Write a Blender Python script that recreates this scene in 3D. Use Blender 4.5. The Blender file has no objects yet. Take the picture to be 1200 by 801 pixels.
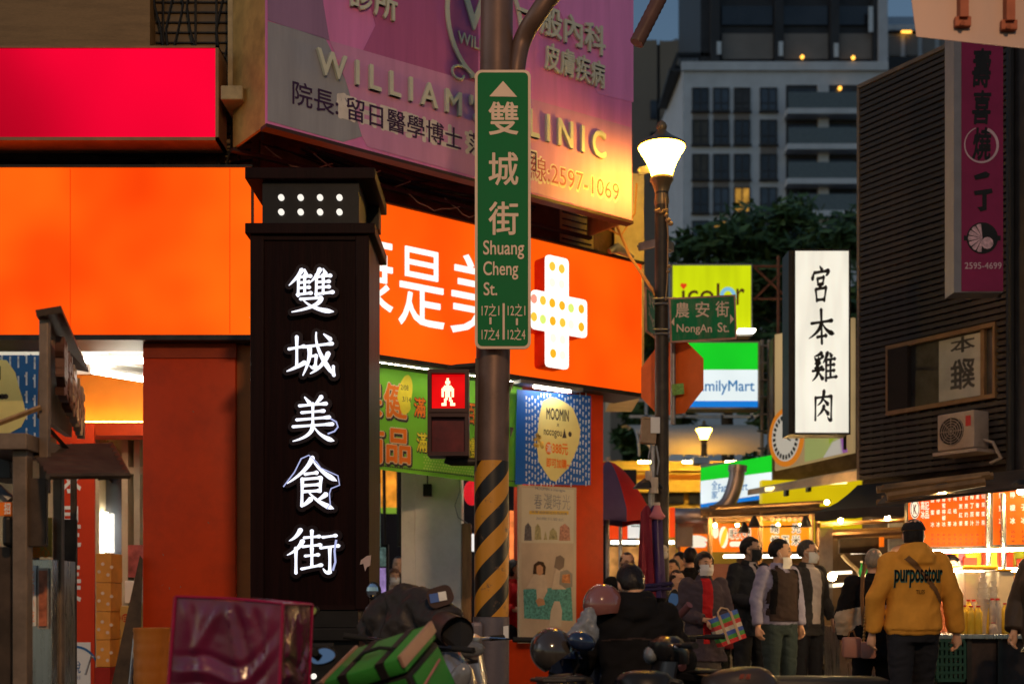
import bpy, bmesh, math, random
from mathutils import Vector, Matrix, noise
from mathutils.bvhtree import BVHTree
random.seed(7)
R = math.radians
SC = bpy.context.scene
COL = SC.collection

# ------------------------------------------------------------ camera, sky, sun, exposure
F = 1400.0            # focal length in photograph pixels (the photograph is 1200 wide)
HOR = 708.0           # row of the horizon
CAMH = 1.1
cam_d = bpy.data.cameras.new('camera')
cam = bpy.data.objects.new('camera', cam_d)
COL.objects.link(cam)
SC.camera = cam
cam.location = (0, 0, CAMH)
cam.rotation_euler = (R(90), 0, 0)
cam_d.sensor_width = 36
cam_d.lens = 42
cam_d.shift_y = (HOR - 400.5) / 1200
cam_d.clip_start = 0.1
cam_d.clip_end = 3000
cam_d.dof.use_dof = True
cam_d.dof.focus_distance = 8.8
cam_d.dof.aperture_fstop = 1.6

SUN_EL, SUN_AZ = 24, 255           # last dusk glow from behind the camera
wd = bpy.data.worlds.new('World')
SC.world = wd
wd.use_nodes = True
nt = wd.node_tree
bg = nt.nodes['Background']
sky = nt.nodes.new('ShaderNodeTexSky')
sky.sky_type = 'NISHITA'
sky.sun_disc = False
sky.sun_elevation = R(SUN_EL)
sky.sun_rotation = R(SUN_AZ)
sky.air_density = 1.6
sky.dust_density = 0.6
sky.ozone_density = 4.0
nt.links.new(sky.outputs[0], bg.inputs[0])
bg.inputs[1].default_value = 0.062
sd = bpy.data.lights.new('sun', 'SUN')
sun = bpy.data.objects.new('sun', sd)
COL.objects.link(sun)
sd.energy = 0.06
sd.angle = R(20)
sd.color = (0.85, 0.88, 1.0)
sun.rotation_euler = (R(90 - SUN_EL), 0, R(180 - SUN_AZ))
SC.view_settings.view_transform = 'Standard'
SC.view_settings.look = 'None'
SC.view_settings.exposure = 0
SC.view_settings.gamma = 1
SC.cycles.use_denoising = True
SC.cycles.max_bounces = 6
SC.cycles.diffuse_bounces = 3
SC.cycles.glossy_bounces = 3
SC.cycles.transmission_bounces = 4
SC.cycles.transparent_max_bounces = 6
SC.cycles.sample_clamp_indirect = 3.0
SC.cycles.caustics_reflective = False
SC.cycles.caustics_refractive = False

# ------------------------------------------------------------ materials
def c(r, g, b):
    f = lambda v: ((v / 255 + 0.055) / 1.055) ** 2.4 if v > 10 else v / 255 / 12.92
    return (f(r), f(g), f(b))

_mats = {}
def pm(name, col, rough=0.6, metal=0.0, var=0.15, vs=6.0, bump=0.0, bs=60.0, dirt=0.0, ds=2.0, stretch=(1, 1, 1),
       coat=0.0, trans=0.0, alpha=1.0, spec=0.22, dirtcol=(0.02, 0.015, 0.01), sheen=0.0):
    if name in _mats:
        return _mats[name]
    m = bpy.data.materials.new(name)
    m.use_nodes = True
    t = m.node_tree
    N, L = t.nodes, t.links
    b = N['Principled BSDF']
    tc = N.new('ShaderNodeTexCoord')
    mp = N.new('ShaderNodeMapping')
    mp.inputs['Scale'].default_value = stretch
    L.new(tc.outputs['Object'], mp.inputs[0])
    n1 = N.new('ShaderNodeTexNoise')
    n1.inputs['Scale'].default_value = vs
    n1.inputs['Detail'].default_value = 5
    n1.inputs['Roughness'].default_value = 0.6
    L.new(mp.outputs[0], n1.inputs['Vector'])
    r1 = N.new('ShaderNodeValToRGB')
    lo = [max(0, v * (1 - var)) for v in col] + [1]
    hi = [min(1, v * (1 + var)) for v in col] + [1]
    r1.color_ramp.elements[0].position = 0.3
    r1.color_ramp.elements[1].position = 0.7
    r1.color_ramp.elements[0].color = lo
    r1.color_ramp.elements[1].color = hi
    L.new(n1.outputs['Fac'], r1.inputs[0])
    out = r1.outputs[0]
    if dirt > 0:
        n2 = N.new('ShaderNodeTexNoise')
        n2.inputs['Scale'].default_value = ds
        n2.inputs['Detail'].default_value = 8
        n2.inputs['Roughness'].default_value = 0.7
        L.new(mp.outputs[0], n2.inputs['Vector'])
        r2 = N.new('ShaderNodeValToRGB')
        r2.color_ramp.elements[0].position = 0.45
        r2.color_ramp.elements[1].position = 0.75
        r2.color_ramp.elements[0].color = (0, 0, 0, 1)
        r2.color_ramp.elements[1].color = (dirt, dirt, dirt, 1)
        L.new(n2.outputs['Fac'], r2.inputs[0])
        mx = N.new('ShaderNodeMix')
        mx.data_type = 'RGBA'
        L.new(r2.outputs[0], mx.inputs[0])
        L.new(out, mx.inputs[6])
        mx.inputs[7].default_value = (*dirtcol, 1)
        out = mx.outputs[2]
    L.new(out, b.inputs['Base Color'])
    b.inputs['Metallic'].default_value = metal
    b.inputs['Specular IOR Level'].default_value = spec
    mr = N.new('ShaderNodeMapRange')
    mr.inputs[3].default_value = max(0.02, rough - 0.08)
    mr.inputs[4].default_value = min(1, rough + 0.08)
    L.new(n1.outputs['Fac'], mr.inputs[0])
    L.new(mr.outputs[0], b.inputs['Roughness'])
    b.inputs['Coat Weight'].default_value = coat
    b.inputs['Transmission Weight'].default_value = trans
    b.inputs['Alpha'].default_value = alpha
    b.inputs['Sheen Weight'].default_value = sheen
    if bump > 0:
        n3 = N.new('ShaderNodeTexNoise')
        n3.inputs['Scale'].default_value = bs
        n3.inputs['Detail'].default_value = 4
        L.new(mp.outputs[0], n3.inputs['Vector'])
        bp = N.new('ShaderNodeBump')
        bp.inputs['Strength'].default_value = bump
        bp.inputs['Distance'].default_value = 0.02
        L.new(n3.outputs['Fac'], bp.inputs['Height'])
        L.new(bp.outputs[0], b.inputs['Normal'])
    _mats[name] = m
    return m

def em(name, col, strength=1.0, var=0.0, vs=1.5, stretch=(1, 1, 1), col2=None, rough=0.4):
    """a backlit or glowing surface; var: unevenness of the tubes behind it"""
    if name in _mats:
        return _mats[name]
    m = bpy.data.materials.new(name)
    m.use_nodes = True
    t = m.node_tree
    N, L = t.nodes, t.links
    b = N['Principled BSDF']
    b.inputs['Base Color'].default_value = (*[min(0.2, v * 0.15) for v in col], 1)
    b.inputs['Roughness'].default_value = rough
    b.inputs['Specular IOR Level'].default_value = 0.06
    b.inputs['Emission Color'].default_value = (*col, 1)
    b.inputs['Emission Strength'].default_value = strength
    if var > 0:
        tc = N.new('ShaderNodeTexCoord')
        mp = N.new('ShaderNodeMapping')
        mp.inputs['Scale'].default_value = stretch
        L.new(tc.outputs['Object'], mp.inputs[0])
        n = N.new('ShaderNodeTexNoise')
        n.inputs['Scale'].default_value = vs
        n.inputs['Detail'].default_value = 2
        L.new(mp.outputs[0], n.inputs['Vector'])
        mr = N.new('ShaderNodeMapRange')
        mr.inputs[1].default_value = 0.3
        mr.inputs[2].default_value = 0.7
        mr.inputs[3].default_value = strength * (1 - var)
        mr.inputs[4].default_value = strength * (1 + var)
        L.new(n.outputs['Fac'], mr.inputs[0])
        L.new(mr.outputs[0], b.inputs['Emission Strength'])
        if col2:
            mx = N.new('ShaderNodeMix')
            mx.data_type = 'RGBA'
            m2 = N.new('ShaderNodeMapRange')
            m2.inputs[1].default_value = 0.3
            m2.inputs[2].default_value = 0.7
            L.new(n.outputs['Fac'], m2.inputs[0])
            L.new(m2.outputs[0], mx.inputs[0])
            mx.inputs[6].default_value = (*col2, 1)
            mx.inputs[7].default_value = (*col, 1)
            L.new(mx.outputs[2], b.inputs['Emission Color'])
    _mats[name] = m
    return m

# ------------------------------------------------------------ objects
_W = {}
def wm(o):
    return _W.get(o.name, Matrix.Identity(4))

def thing(name, label, cat, loc=(0, 0, 0), rotz=0.0, group=None):
    o = bpy.data.objects.new(name, None)
    o.empty_display_size = 0.2
    COL.objects.link(o)
    o.location = loc
    o.rotation_euler = (0, 0, rotz)
    _W[o.name] = Matrix.Translation(loc) @ Matrix.Rotation(rotz, 4, 'Z')
    return tag(o, label, cat, group)

def tag(o, label=None, cat=None, group=None, kind=None):
    if label: o['label'] = label
    if cat: o['category'] = cat
    if group: o['group'] = group
    if kind: o['kind'] = kind
    return o

def copy_tree(o, loc=None, rotz=None, parent=None):
    n = o.copy()
    COL.objects.link(n)
    if parent is not None:
        n.parent = parent
    if loc is not None:
        n.location = loc
    if rotz is not None:
        n.rotation_euler = (0, 0, rotz)
    for ch in list(o.children):
        copy_tree(ch, parent=n)
    return n

class MB:
    """collects shapes into one mesh"""
    def __init__(s, M=None):
        s.v, s.f, s.mi = [], [], []
        s.M = M.copy() if M is not None else Matrix.Identity(4)
        s.cur = 0
    def add(s, verts, faces, M=None):
        k = len(s.v)
        T = s.M @ M if M is not None else s.M
        s.v += [T @ Vector(p) for p in verts]
        s.f += [[k + i for i in f] for f in faces]
        s.mi += [s.cur] * len(faces)
        return s
    def addbm(s, bm, M=None):
        bm.verts.index_update()
        s.add([v.co.copy() for v in bm.verts], [[v.index for v in f.verts] for f in bm.faces], M)
        bm.free()
        return s
    def box(s, x, y, z, bev=0.0, M=None):
        (x0, x1), (y0, y1), (z0, z1) = sorted(x), sorted(y), sorted(z)
        if bev > 0:
            bm = bmesh.new()
            bmesh.ops.create_cube(bm, size=1)
            for v in bm.verts:
                v.co = Vector(((x0 + x1) / 2 + v.co.x * (x1 - x0), (y0 + y1) / 2 + v.co.y * (y1 - y0), (z0 + z1) / 2 + v.co.z * (z1 - z0)))
            bmesh.ops.bevel(bm, geom=list(bm.edges), offset=min(bev, 0.45 * min(x1 - x0, y1 - y0, z1 - z0)), segments=2, affect='EDGES', profile=0.5)
            return s.addbm(bm, M)
        v = [(x0, y0, z0), (x1, y0, z0), (x1, y1, z0), (x0, y1, z0), (x0, y0, z1), (x1, y0, z1), (x1, y1, z1), (x0, y1, z1)]
        return s.add(v, [(3, 2, 1, 0), (4, 5, 6, 7), (0, 1, 5, 4), (1, 2, 6, 5), (2, 3, 7, 6), (3, 0, 4, 7)], M)
    def tube(s, pts, r, n=10, cap=True, M=None, flat=1.0):
        pts = [Vector(p) for p in pts]
        rs = r if isinstance(r, (list, tuple)) else [r] * len(pts)
        V, Fc = [], []
        t0 = (pts[1] - pts[0]).normalized()
        a = Vector((0, 0, 1)) if abs(t0.z) < 0.9 else Vector((1, 0, 0))
        side = t0.cross(a).normalized()
        for i, p in enumerate(pts):
            if i == 0: t = pts[1] - pts[0]
            elif i == len(pts) - 1: t = pts[-1] - pts[-2]
            else: t = (pts[i + 1] - p).normalized() + (p - pts[i - 1]).normalized()
            if t.length < 1e-9: t = t0.copy()
            t.normalize()
            side = (side - t * side.dot(t))
            if side.length < 1e-6: side = t.orthogonal()
            side.normalize()
            up = t.cross(side)
            for k in range(n):
                an = 2 * math.pi * k / n
                V.append(p + (side * math.cos(an) + up * math.sin(an) * flat) * rs[i])
        for i in range(len(pts) - 1):
            for k in range(n):
                Fc.append((i * n + k, i * n + (k + 1) % n, (i + 1) * n + (k + 1) % n, (i + 1) * n + k))
        if cap:
            Fc.append(tuple(reversed(range(n))))
            Fc.append(tuple(range((len(pts) - 1) * n, len(pts) * n)))
        return s.add(V, Fc, M)
    def loft(s, secs, n=16, M=None):
        """secs: (z, half width, half depth, x offset, y offset): stacked ellipses"""
        V, Fc = [], []
        for (z, a, b, xo, yo) in secs:
            for k in range(n):
                an = 2 * math.pi * k / n
                V.append((xo + a * math.cos(an), yo + b * math.sin(an), z))
        m = len(secs)
        for i in range(m - 1):
            for k in range(n):
                Fc.append((i * n + k, i * n + (k + 1) % n, (i + 1) * n + (k + 1) % n, (i + 1) * n + k))
        Fc.append(tuple(reversed(range(n))))
        Fc.append(tuple(range((m - 1) * n, m * n)))
        return s.add(V, Fc, M)
    def lathe(s, prof, c0=(0, 0, 0), n=20, M=None):
        return s.loft([(z + c0[2], r, r, c0[0], c0[1]) for (r, z) in prof], n, M)
    def ell(s, cc, rr, n=14, m=8, M=None):
        secs = []
        V, Fc = [], []
        for i in range(1, m):
            ph = math.pi * i / m
            secs.append((cc[2] - rr[2] * math.cos(ph), rr[0] * math.sin(ph), rr[1] * math.sin(ph), cc[0], cc[1]))
        k = len(s.v)
        s.loft(secs, n, M)
        T = s.M @ M if M is not None else s.M
        # poles: pull the caps out into points
        nf = len(s.f)
        bot, top = s.f[nf - 2], s.f[nf - 1]
        del s.f[nf - 2:]
        del s.mi[nf - 2:]
        s.v.append(T @ Vector((cc[0], cc[1], cc[2] - rr[2])))
        s.v.append(T @ Vector((cc[0], cc[1], cc[2] + rr[2])))
        b, t = len(s.v) - 2, len(s.v) - 1
        for j in range(n):
            s.f.append([bot[j], bot[(j + 1) % n], b]); s.mi.append(s.cur)
            s.f.append([top[j], top[(j + 1) % n], t]); s.mi.append(s.cur)
        return s
    def prism(s, poly, y0, y1, M=None):
        """polygon in the local xz plane, swept along y from y0 (front) to y1"""
        n = len(poly)
        V = [(p[0], y0, p[1]) for p in poly] + [(p[0], y1, p[1]) for p in poly]
        Fc = [tuple(range(n)), tuple(reversed(range(n, 2 * n)))]
        Fc += [(i, i + n, (i + 1) % n + n, (i + 1) % n) for i in range(n)]
        return s.add(V, Fc, M)
    def disc(s, x, z, r, y0, y1, n=20, rz=None, M=None):
        rz = rz or r
        return s.prism([(x + r * math.cos(2 * math.pi * k / n), z + rz * math.sin(2 * math.pi * k / n)) for k in range(n)], y0, y1, M)
    def build(s, name, mats, parent=None, smooth=None, label=None):
        me = bpy.data.meshes.new(name)
        off = Vector((0, 0, 0))
        if parent is None and s.v:
            xs = [p.x for p in s.v]; ys = [p.y for p in s.v]; zs = [p.z for p in s.v]
            off = Vector(((min(xs) + max(xs)) / 2, (min(ys) + max(ys)) / 2, min(zs)))
        me.from_pydata([p - off for p in s.v], [], s.f)
        if not isinstance(mats, (list, tuple)):
            mats = [mats]
        for m in mats:
            me.materials.append(m)
        if len(mats) > 1:
            me.polygons.foreach_set('material_index', s.mi)
        bm = bmesh.new()
        bm.from_mesh(me)
        bmesh.ops.recalc_face_normals(bm, faces=bm.faces)
        bm.to_mesh(me)
        bm.free()
        if smooth is not None:
            me.shade_smooth()
            me.set_sharp_from_angle(angle=R(smooth))
        o = bpy.data.objects.new(name, me)
        COL.objects.link(o)
        o.location = off
        _W[o.name] = Matrix.Translation(off)
        if parent is not None:
            o.parent = parent
            o.matrix_parent_inverse = wm(parent).inverted()
        if label:
            o['label'] = label
        return o

# ------------------------------------------------------------ lettering
_tc = {}
def text_mesh(body, bold=0.0, ext=0.0, res=3, shear=0.0, line=1.0):
    key = (body, bold, ext, res, shear, line)
    if key not in _tc:
        cu = bpy.data.curves.new('t', 'FONT')
        cu.body = body
        cu.offset = bold
        cu.extrude = ext
        cu.resolution_u = res
        cu.shear = shear
        cu.space_line = line
        cu.align_x = 'CENTER'
        ob = bpy.data.objects.new('t', cu)
        COL.objects.link(ob)
        dg = bpy.context.evaluated_depsgraph_get()
        me = bpy.data.meshes.new_from_object(ob.evaluated_get(dg))
        V = [tuple(v.co) for v in me.vertices]
        Fc = [tuple(p.vertices) for p in me.polygons]
        bpy.data.objects.remove(ob)
        bpy.data.curves.remove(cu)
        bpy.data.meshes.remove(me)
        xs = [p[0] for p in V] or [0, 1]; ys = [p[1] for p in V] or [0, 1]
        _tc[key] = (V, Fc, min(xs), max(xs), min(ys), max(ys))
    return _tc[key]

def add_text(mb, body, x0, x1, z0, z1, y=0.0, bold=0.0, ext=0.0, keep=False, M=None, res=3, shear=0.0, line=1.0, flip=False):
    """fits the lettering into the rectangle x0..x1, z0..z1 of the local xz plane, facing -y"""
    V, Fc, a0, a1, b0, b1 = text_mesh(body, 0.0, 1.0 if ext > 0 else 0.0, res, shear, line)
    sx = (x1 - x0) / max(1e-6, a1 - a0)
    sz = (z1 - z0) / max(1e-6, b1 - b0)
    ox = x0
    if keep:
        sx = sz
        ox = (x0 + x1) / 2 - (a1 - a0) * sx / 2
    # weight: the same outline repeated on a small ring, each copy a hair prouder than the last
    n = 0 if bold <= 0 else (6 if bold < 0.04 else 10)
    for i in range(max(1, n)):
        dx = bold * sx * math.cos(2 * math.pi * i / n) if n else 0
        dz = bold * sz * math.sin(2 * math.pi * i / n) if n else 0
        yy = y - 0.00015 * i
        if flip:
            P = [(ox + (a1 - p[0]) * sx + dx, yy - (p[2] + 1) * 0.5 * ext, z0 + (p[1] - b0) * sz + dz) for p in V]
        else:
            P = [(ox + (p[0] - a0) * sx + dx, yy - (p[2] + 1) * 0.5 * ext, z0 + (p[1] - b0) * sz + dz) for p in V]
        mb.add(P, Fc, M)
    return mb

# hand-brushed characters: kind + x,y points on a 100 grid
BRUSH = {
 '雙': 'p31,97 22,82 4,62;v24,80 23,38;d37,98 40,86;h24,80 50,83;h24,68 47,70;h24,56 47,58;h21,41 51,45;v37,85 37,43;p69,98 62,84 50,70;v62,86 61,39;d76,99 81,88;h62,81 92,84;h62,69 89,71;h62,57 89,59;h60,42 97,47;v76,86 76,43;h28,31 72,34;p72,34 56,16 10,2;n34,29 60,11 98,3',
 '城': 'h5,63 36,69;v21,90 21,26;p37,34 20,24 1,15;h38,68 92,75;p46,68 45,40 33,6;h46,47 60,49;v60,49 58,27;p58,27 54,22 47,27;n60,99 66,58 95,6;v95,6 94,26;p84,54 70,28 48,10;d75,95 88,84',
 '美': 'd32,98 43,85;p69,99 62,90 55,84;h20,79 80,84;h25,64 75,68;v50,84 50,40;h14,48 87,54;h6,33 94,39;p50,38 40,16 6,1;n52,34 70,14 97,2',
 '食': 'p51,99 34,74 1,49;n51,95 70,73 99,54;h36,67 60,70;h31,57 68,60;v68,60 66,33;h34,45 66,47;h32,33 66,35;v31,58 30,5;p48,19 38,10 29,4;p78,28 70,22 60,16;n43,33 64,14 93,0',
 '街': 'p27,99 18,84 5,74;p31,74 20,56 1,42;v18,58 18,1;h34,81 64,84;v49,97 49,60;h31,61 66,65;h36,40 62,43;v49,58 49,16;h29,11 68,20;h70,82 96,86;h66,58 101,63;v84,60 84,6;p84,5 78,3 71,12',
 '宮': 'd47,100 56,89;d22,84 15,66;h22,82 84,88;p84,88 80,80 72,74;v37,66 39,50;h37,66 64,70;v64,70 60,51;h39,51 60,53;p50,50 46,44 40,38;v29,37 34,5;h29,37 74,42;v74,42 66,6;h34,8 66,10',
 '本': 'h12,60 90,69;v49,101 52,1;p50,62 36,38 3,16;n53,62 72,40 99,30;h34,20 68,25',
 '雞': 'p40,99 28,92 10,86;d12,82 20,73;d27,85 31,76;p45,88 40,82 34,76;p30,76 22,70 16,62;h16,62 32,66;p32,66 22,54 14,46;h14,46 42,50;h4,36 48,42;p27,42 20,20 2,2;n28,36 38,18 49,6;p64,99 57,80 46,64;v59,78 58,2;d74,99 80,88;h59,75 94,79;h59,56 91,59;h59,36 91,39;h58,12 100,17;v76,77 76,14',
 '肉': 'v14,79 13,2;h14,77 86,83;v86,83 84,6;p84,5 76,4 68,14;p52,100 44,70 22,52;n48,74 60,64 74,52;p52,50 42,32 22,16;n50,44 62,32 76,20',
}
def add_brush(mb, ch, x0, x1, z0, z1, y=0.0, thick=0.02, w=9.0, grow=0.0, seed=0):
    """one brush written character as swept strokes; grow widens every stroke (for a backing)"""
    for k, st in enumerate(BRUSH[ch].split(';')):
        kind = st[0]
        P = [Vector([float(q) for q in p.split(',')]) for p in st[1:].split()]
        n = 11
        Q = []
        for i in range(n):
            t = i / (n - 1)
            if len(P) == 2:
                Q.append(P[0].lerp(P[1], t))
            else:
                Q.append(P[0] * (1 - t) ** 2 + (P[1] * 2 - (P[0] + P[2]) * 0.5) * 2 * t * (1 - t) + P[2] * t ** 2)
        hw = []
        for i in range(n):
            t = i / (n - 1)
            if kind == 'h': q = 0.36 + 0.12 * abs(2 * t - 1) ** 2 + (0.14 if t > 0.88 else 0)
            elif kind == 'v': q = 0.56 - 0.14 * math.sin(math.pi * t) - 0.1 * t
            elif kind == 'p': q = 0.62 * (1 - t) ** 0.7 + 0.12
            elif kind == 'n': q = 0.2 + 0.75 * t ** 1.3 if t < 0.86 else 0.82 * (1 - (t - 0.86) / 0.16)
            else: q = 0.22 + 0.48 * t
            hw.append(max(0.05, q) * w + grow)
        L, Rr = [], []
        for i in range(n):
            d = (Q[min(i + 1, n - 1)] - Q[max(i - 1, 0)]).normalized()
            nn = Vector((-d.y, d.x))
            L.append(Q[i] + nn * hw[i]); Rr.append(Q[i] - nn * hw[i])
        d0 = (Q[0] - Q[1]).normalized(); d1 = (Q[-1] - Q[-2]).normalized()
        def capp(cn, d, r, back):
            nn = Vector((-d.y, d.x)); o = []
            for a in (-60, -30, 0, 30, 60):
                o.append(cn + (d * math.cos(R(a)) + nn * math.sin(R(a))) * r * (0.8 if grow == 0 else 1))
            return o
        poly = L + list(reversed(capp(Q[-1], d1, hw[-1], 0))) + list(reversed(Rr)) + list(reversed(capp(Q[0], d0, hw[0], 1)))
        S = [(x0 + (x1 - x0) * p.x / 100, z0 + (z1 - z0) * p.y / 100) for p in poly]
        # build as a strip so that concave outlines stay clean
        yy = y - 0.0004 * k
        m = len(S)
        V = [(p[0], yy - thick, p[1]) for p in S] + [(p[0], y, p[1]) for p in S]
        nL = n
        capE = [nL + i for i in range(5)]
        right = [nL + 5 + i for i in range(n)]          # reversed order
        capS = [nL + 5 + n + i for i in range(5)]
        Fc = []
        for i in range(n - 1):
            Fc.append((i, i + 1, right[n - 2 - i], right[n - 1 - i]))
        Fc.append(tuple([nL - 1] + capE + [right[0]]))
        Fc.append(tuple([right[-1]] + capS + [0]))
        for i in range(m):
            Fc.append((i, (i + 1) % m, (i + 1) % m + m, i + m))
        mb.add(V, Fc)
    return mb

# ------------------------------------------------------------ upright planes in the world
class Plane:
    def __init__(s, o, u, off=0.0):
        s.u = Vector((u[0], u[1])).normalized()
        s.n = Vector((s.u.y, -s.u.x))
        s.o = Vector((o[0], o[1])) + s.n * off
        s.M = Matrix(((s.u.x, -s.n.x, 0, s.o.x), (s.u.y, -s.n.y, 0, s.o.y), (0, 0, 1, 0), (0, 0, 0, 1)))
    def off(s, d):
        return Plane(s.o, s.u, d)
    def t(s, px):
        a = (px - 600) / F
        return (a * s.o.y - s.o.x) / (s.u.x - a * s.u.y)
    def dep(s, px):
        return s.o.y + s.t(px) * s.u.y
    def z(s, px, py):
        return (HOR - py) * s.dep(px) / F + CAMH
    def at(s, px, py):
        return (s.t(px), s.z(px, py))
    def rect(s, px0, py0, px1, py1):
        """x0, x1, z0, z1 in metres; rows are read at the middle column"""
        m = (px0 + px1) / 2
        return (s.t(px0), s.t(px1), s.z(m, py1), s.z(m, py0))
    def w(s, px, py):
        a, b = s.at(px, py)
        return Vector((s.o.x + s.u.x * a, s.o.y + s.u.y * a, b))

def W(px, py, d):
    return Vector(((px - 600) / F * d, d, (HOR - py) * d / F + CAMH))
def X(px, d):
    return (px - 600) / F * d
def Z(py, d):
    return (HOR - py) * d / F + CAMH
def front(d):
    return Plane((0, d), (1, 0))
# ------------------------------------------------------------ shared materials
M_asph = pm('asphalt', (0.05, 0.05, 0.052), 0.55, var=0.35, vs=40, bump=0.5, bs=220, dirt=0.6, ds=0.8)
M_pave = pm('paving', (0.22, 0.2, 0.18), 0.65, var=0.2, vs=8, bump=0.3, bs=40, dirt=0.5, ds=1.2)
M_conc = pm('concrete', (0.32, 0.3, 0.27), 0.8, var=0.15, vs=5, bump=0.2, bs=60, dirt=0.4)
M_black = pm('black_paint', (0.012, 0.011, 0.011), 0.45, var=0.3)
M_rubber = pm('rubber', (0.015, 0.015, 0.015), 0.8)
M_dmetal = pm('dark_metal', (0.05, 0.045, 0.04), 0.5, metal=0.6, var=0.3, dirt=0.4)
M_gmetal = pm('grey_metal', (0.28, 0.28, 0.28), 0.45, metal=0.7, var=0.2, vs=14, dirt=0.5, bump=0.08)
M_galv = pm('galvanised', (0.36, 0.36, 0.37), 0.5, metal=0.5, var=0.25, vs=20, dirt=0.4, ds=4)
M_steel = pm('stainless', (0.5, 0.49, 0.47), 0.28, metal=1.0, var=0.12, vs=3, stretch=(12, 12, 1), bump=0.04)
M_chrome = pm('chrome', (0.7, 0.7, 0.7), 0.12, metal=1.0)
M_cable = pm('cable', (0.02, 0.018, 0.016), 0.6)
M_wcable = pm('pale_cable', (0.45, 0.38, 0.28), 0.6)
M_white = pm('white_print', (0.78, 0.77, 0.74), 0.5, var=0.04)
M_glass = pm('dark_glass', (0.03, 0.035, 0.045), 0.08, spec=0.8, var=0.2)
M_wood = pm('bare_wood', (0.3, 0.17, 0.07), 0.6, var=0.3, vs=5, stretch=(6, 6, 0.8), bump=0.2)
M_tube = em('tube_light', (1.0, 0.90, 0.72), 45.0)
M_tubew = em('cool_tube_light', (1.0, 0.90, 0.72), 9.0)
M_tubei = em('inner_fill_tube', (1.0, 0.92, 0.78), 200.0)
M_warmlamp = em('warm_lamp', (1.0, 0.58, 0.16), 25.0)
M_tile = pm('wall_tile', (0.25, 0.17, 0.09), 0.45, var=0.25, vs=10, dirt=0.7, ds=2.5, bump=0.15, bs=30)

# ------------------------------------------------------------ ground, pavements
g = MB(); g.add([(-600, -60, 0), (600, -60, 0), (600, 1500, 0), (-600, 1500, 0)], [(0, 1, 2, 3)])
tag(g.build('road', M_asph), kind='structure')
FR = Plane((0, 11), (1, 0))
CX = X(296, 11)
FA = Plane((CX, 11), (0.794, 0.608))
p = MB()
edge = [(-40, 7.7), (-1.2, 7.7), (0.9, 8.5), (2.2, 10.2), (4.6, 13.6), (5.6, 16.0)]
back = [(4.2, 18.0), (FA.o.x + FA.u.x * 4.9 , FA.o.y + FA.u.y * 4.9), (CX, 11.3), (-40, 11.3)]
poly = edge + back
n = len(poly)
p.add([(a, b, 0.12) for a, b in poly] + [(a, b, -0.02) for a, b in poly],
      [tuple(range(n))] + [(i, (i + 1) % n, (i + 1) % n + n, i + n) for i in range(n)])
tag(p.build('pavement', M_pave), kind='structure')
k = MB()
for i in range(len(edge) - 1):
    a, b = Vector(edge[i]), Vector(edge[i + 1])
    d = (b - a).normalized(); nn = Vector((d.y, -d.x))
    q = [a, b, b + nn * 0.15, a + nn * 0.15]
    k.add([(v.x, v.y, 0.126) for v in q] + [(v.x, v.y, -0.02) for v in q],
          [(0, 1, 2, 3), (2, 3, 7, 6), (0, 1, 5, 4), (1, 2, 6, 5), (3, 0, 4, 7)])
tag(k.build('kerb', M_conc), kind='structure')

# ------------------------------------------------------------ the corner building on the left
M_orange = em('orange_lightbox', (1.0, 0.135, 0.004), 1.12, var=0.2, vs=0.7, col2=(1.0, 0.05, 0.001))
M_orange2 = em('orange_lightbox_deep', (1.0, 0.115, 0.003), 1.05, var=0.1, vs=0.8, col2=(1.0, 0.07, 0.002))
M_panel = pm('red_orange_panel', (0.62, 0.05, 0.004), 0.5, var=0.06, vs=2, dirt=0.25, ds=3, bump=0.02)
M_panel2 = pm('brown_orange_panel', (0.4, 0.11, 0.02), 0.45, var=0.1)
M_brownwall = pm('brown_cladding', (0.30, 0.185, 0.085), 0.6, var=0.12, vs=30, stretch=(1, 1, 8), dirt=0.35)
M_dwall = pm('grimy_wall', (0.16, 0.09, 0.05), 0.7, var=0.35, vs=4, dirt=0.8, ds=3, bump=0.3, bs=25)
M_iwall = pm('cream_wall', (0.58, 0.5, 0.34), 0.6, var=0.06, dirt=0.25)
M_wwall = pm('white_wall', (0.82, 0.79, 0.72), 0.6, var=0.06, dirt=0.3, ds=3, bump=0.06, bs=12)
M_ceil = em('ceiling_panel_lit', (1.0, 0.9, 0.7), .6)
M_osoff = pm('orange_soffit', (0.8, 0.28, 0.03), 0.5, var=0.05)
M_oltr = em('orange_fluorescent_soffit', (1.0, 0.4, 0.04), 0.25)

B = thing('corner_building', 'dark corner building above and behind the orange pharmacy fascia', 'building', (CX, 11.6, 0))
# upper walls; frontal part, chamfered part, and the back of the arcade
w = MB(); w.box((-14, CX), (0.35, 0.9), (4.95, 12), M=FR.M); w.M = FA.M; w.box((0, 5.1), (0.4, 0.95), (4.9, 12)); w.build('upper_wall', M_dwall, B)
w = MB(FR.M); x0, x1, z0, z1 = FR.rect(-260, -200, 171, 55)
w.box((x0, x1), (0.12, 0.345), (z0, z1)); w.build('cladding_panel', M_brownwall, B)
# tiled strip with the cage of bars
w = MB(FR.M); x0, x1, z0, z1 = FR.rect(172, -100, 271, 172); w.box((x0, x1), (0.26, 0.345), (z0 - .1, z1))
w.build('tiled_strip', M_tile, B)
w = MB(FR.M)
for k in range(19):
    zz = z0 + 0.02 + k * 0.095
    w.box((x0 + .01, x1), (0.235, 0.258), (zz, zz + 0.012))
for px in (183, 222, 247):
    w.tube([(FR.t(px), 0.22, z0), (FR.t(px), 0.22, z1)], 0.012, 6)
w.build('window_bars', M_dmetal, B)
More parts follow.
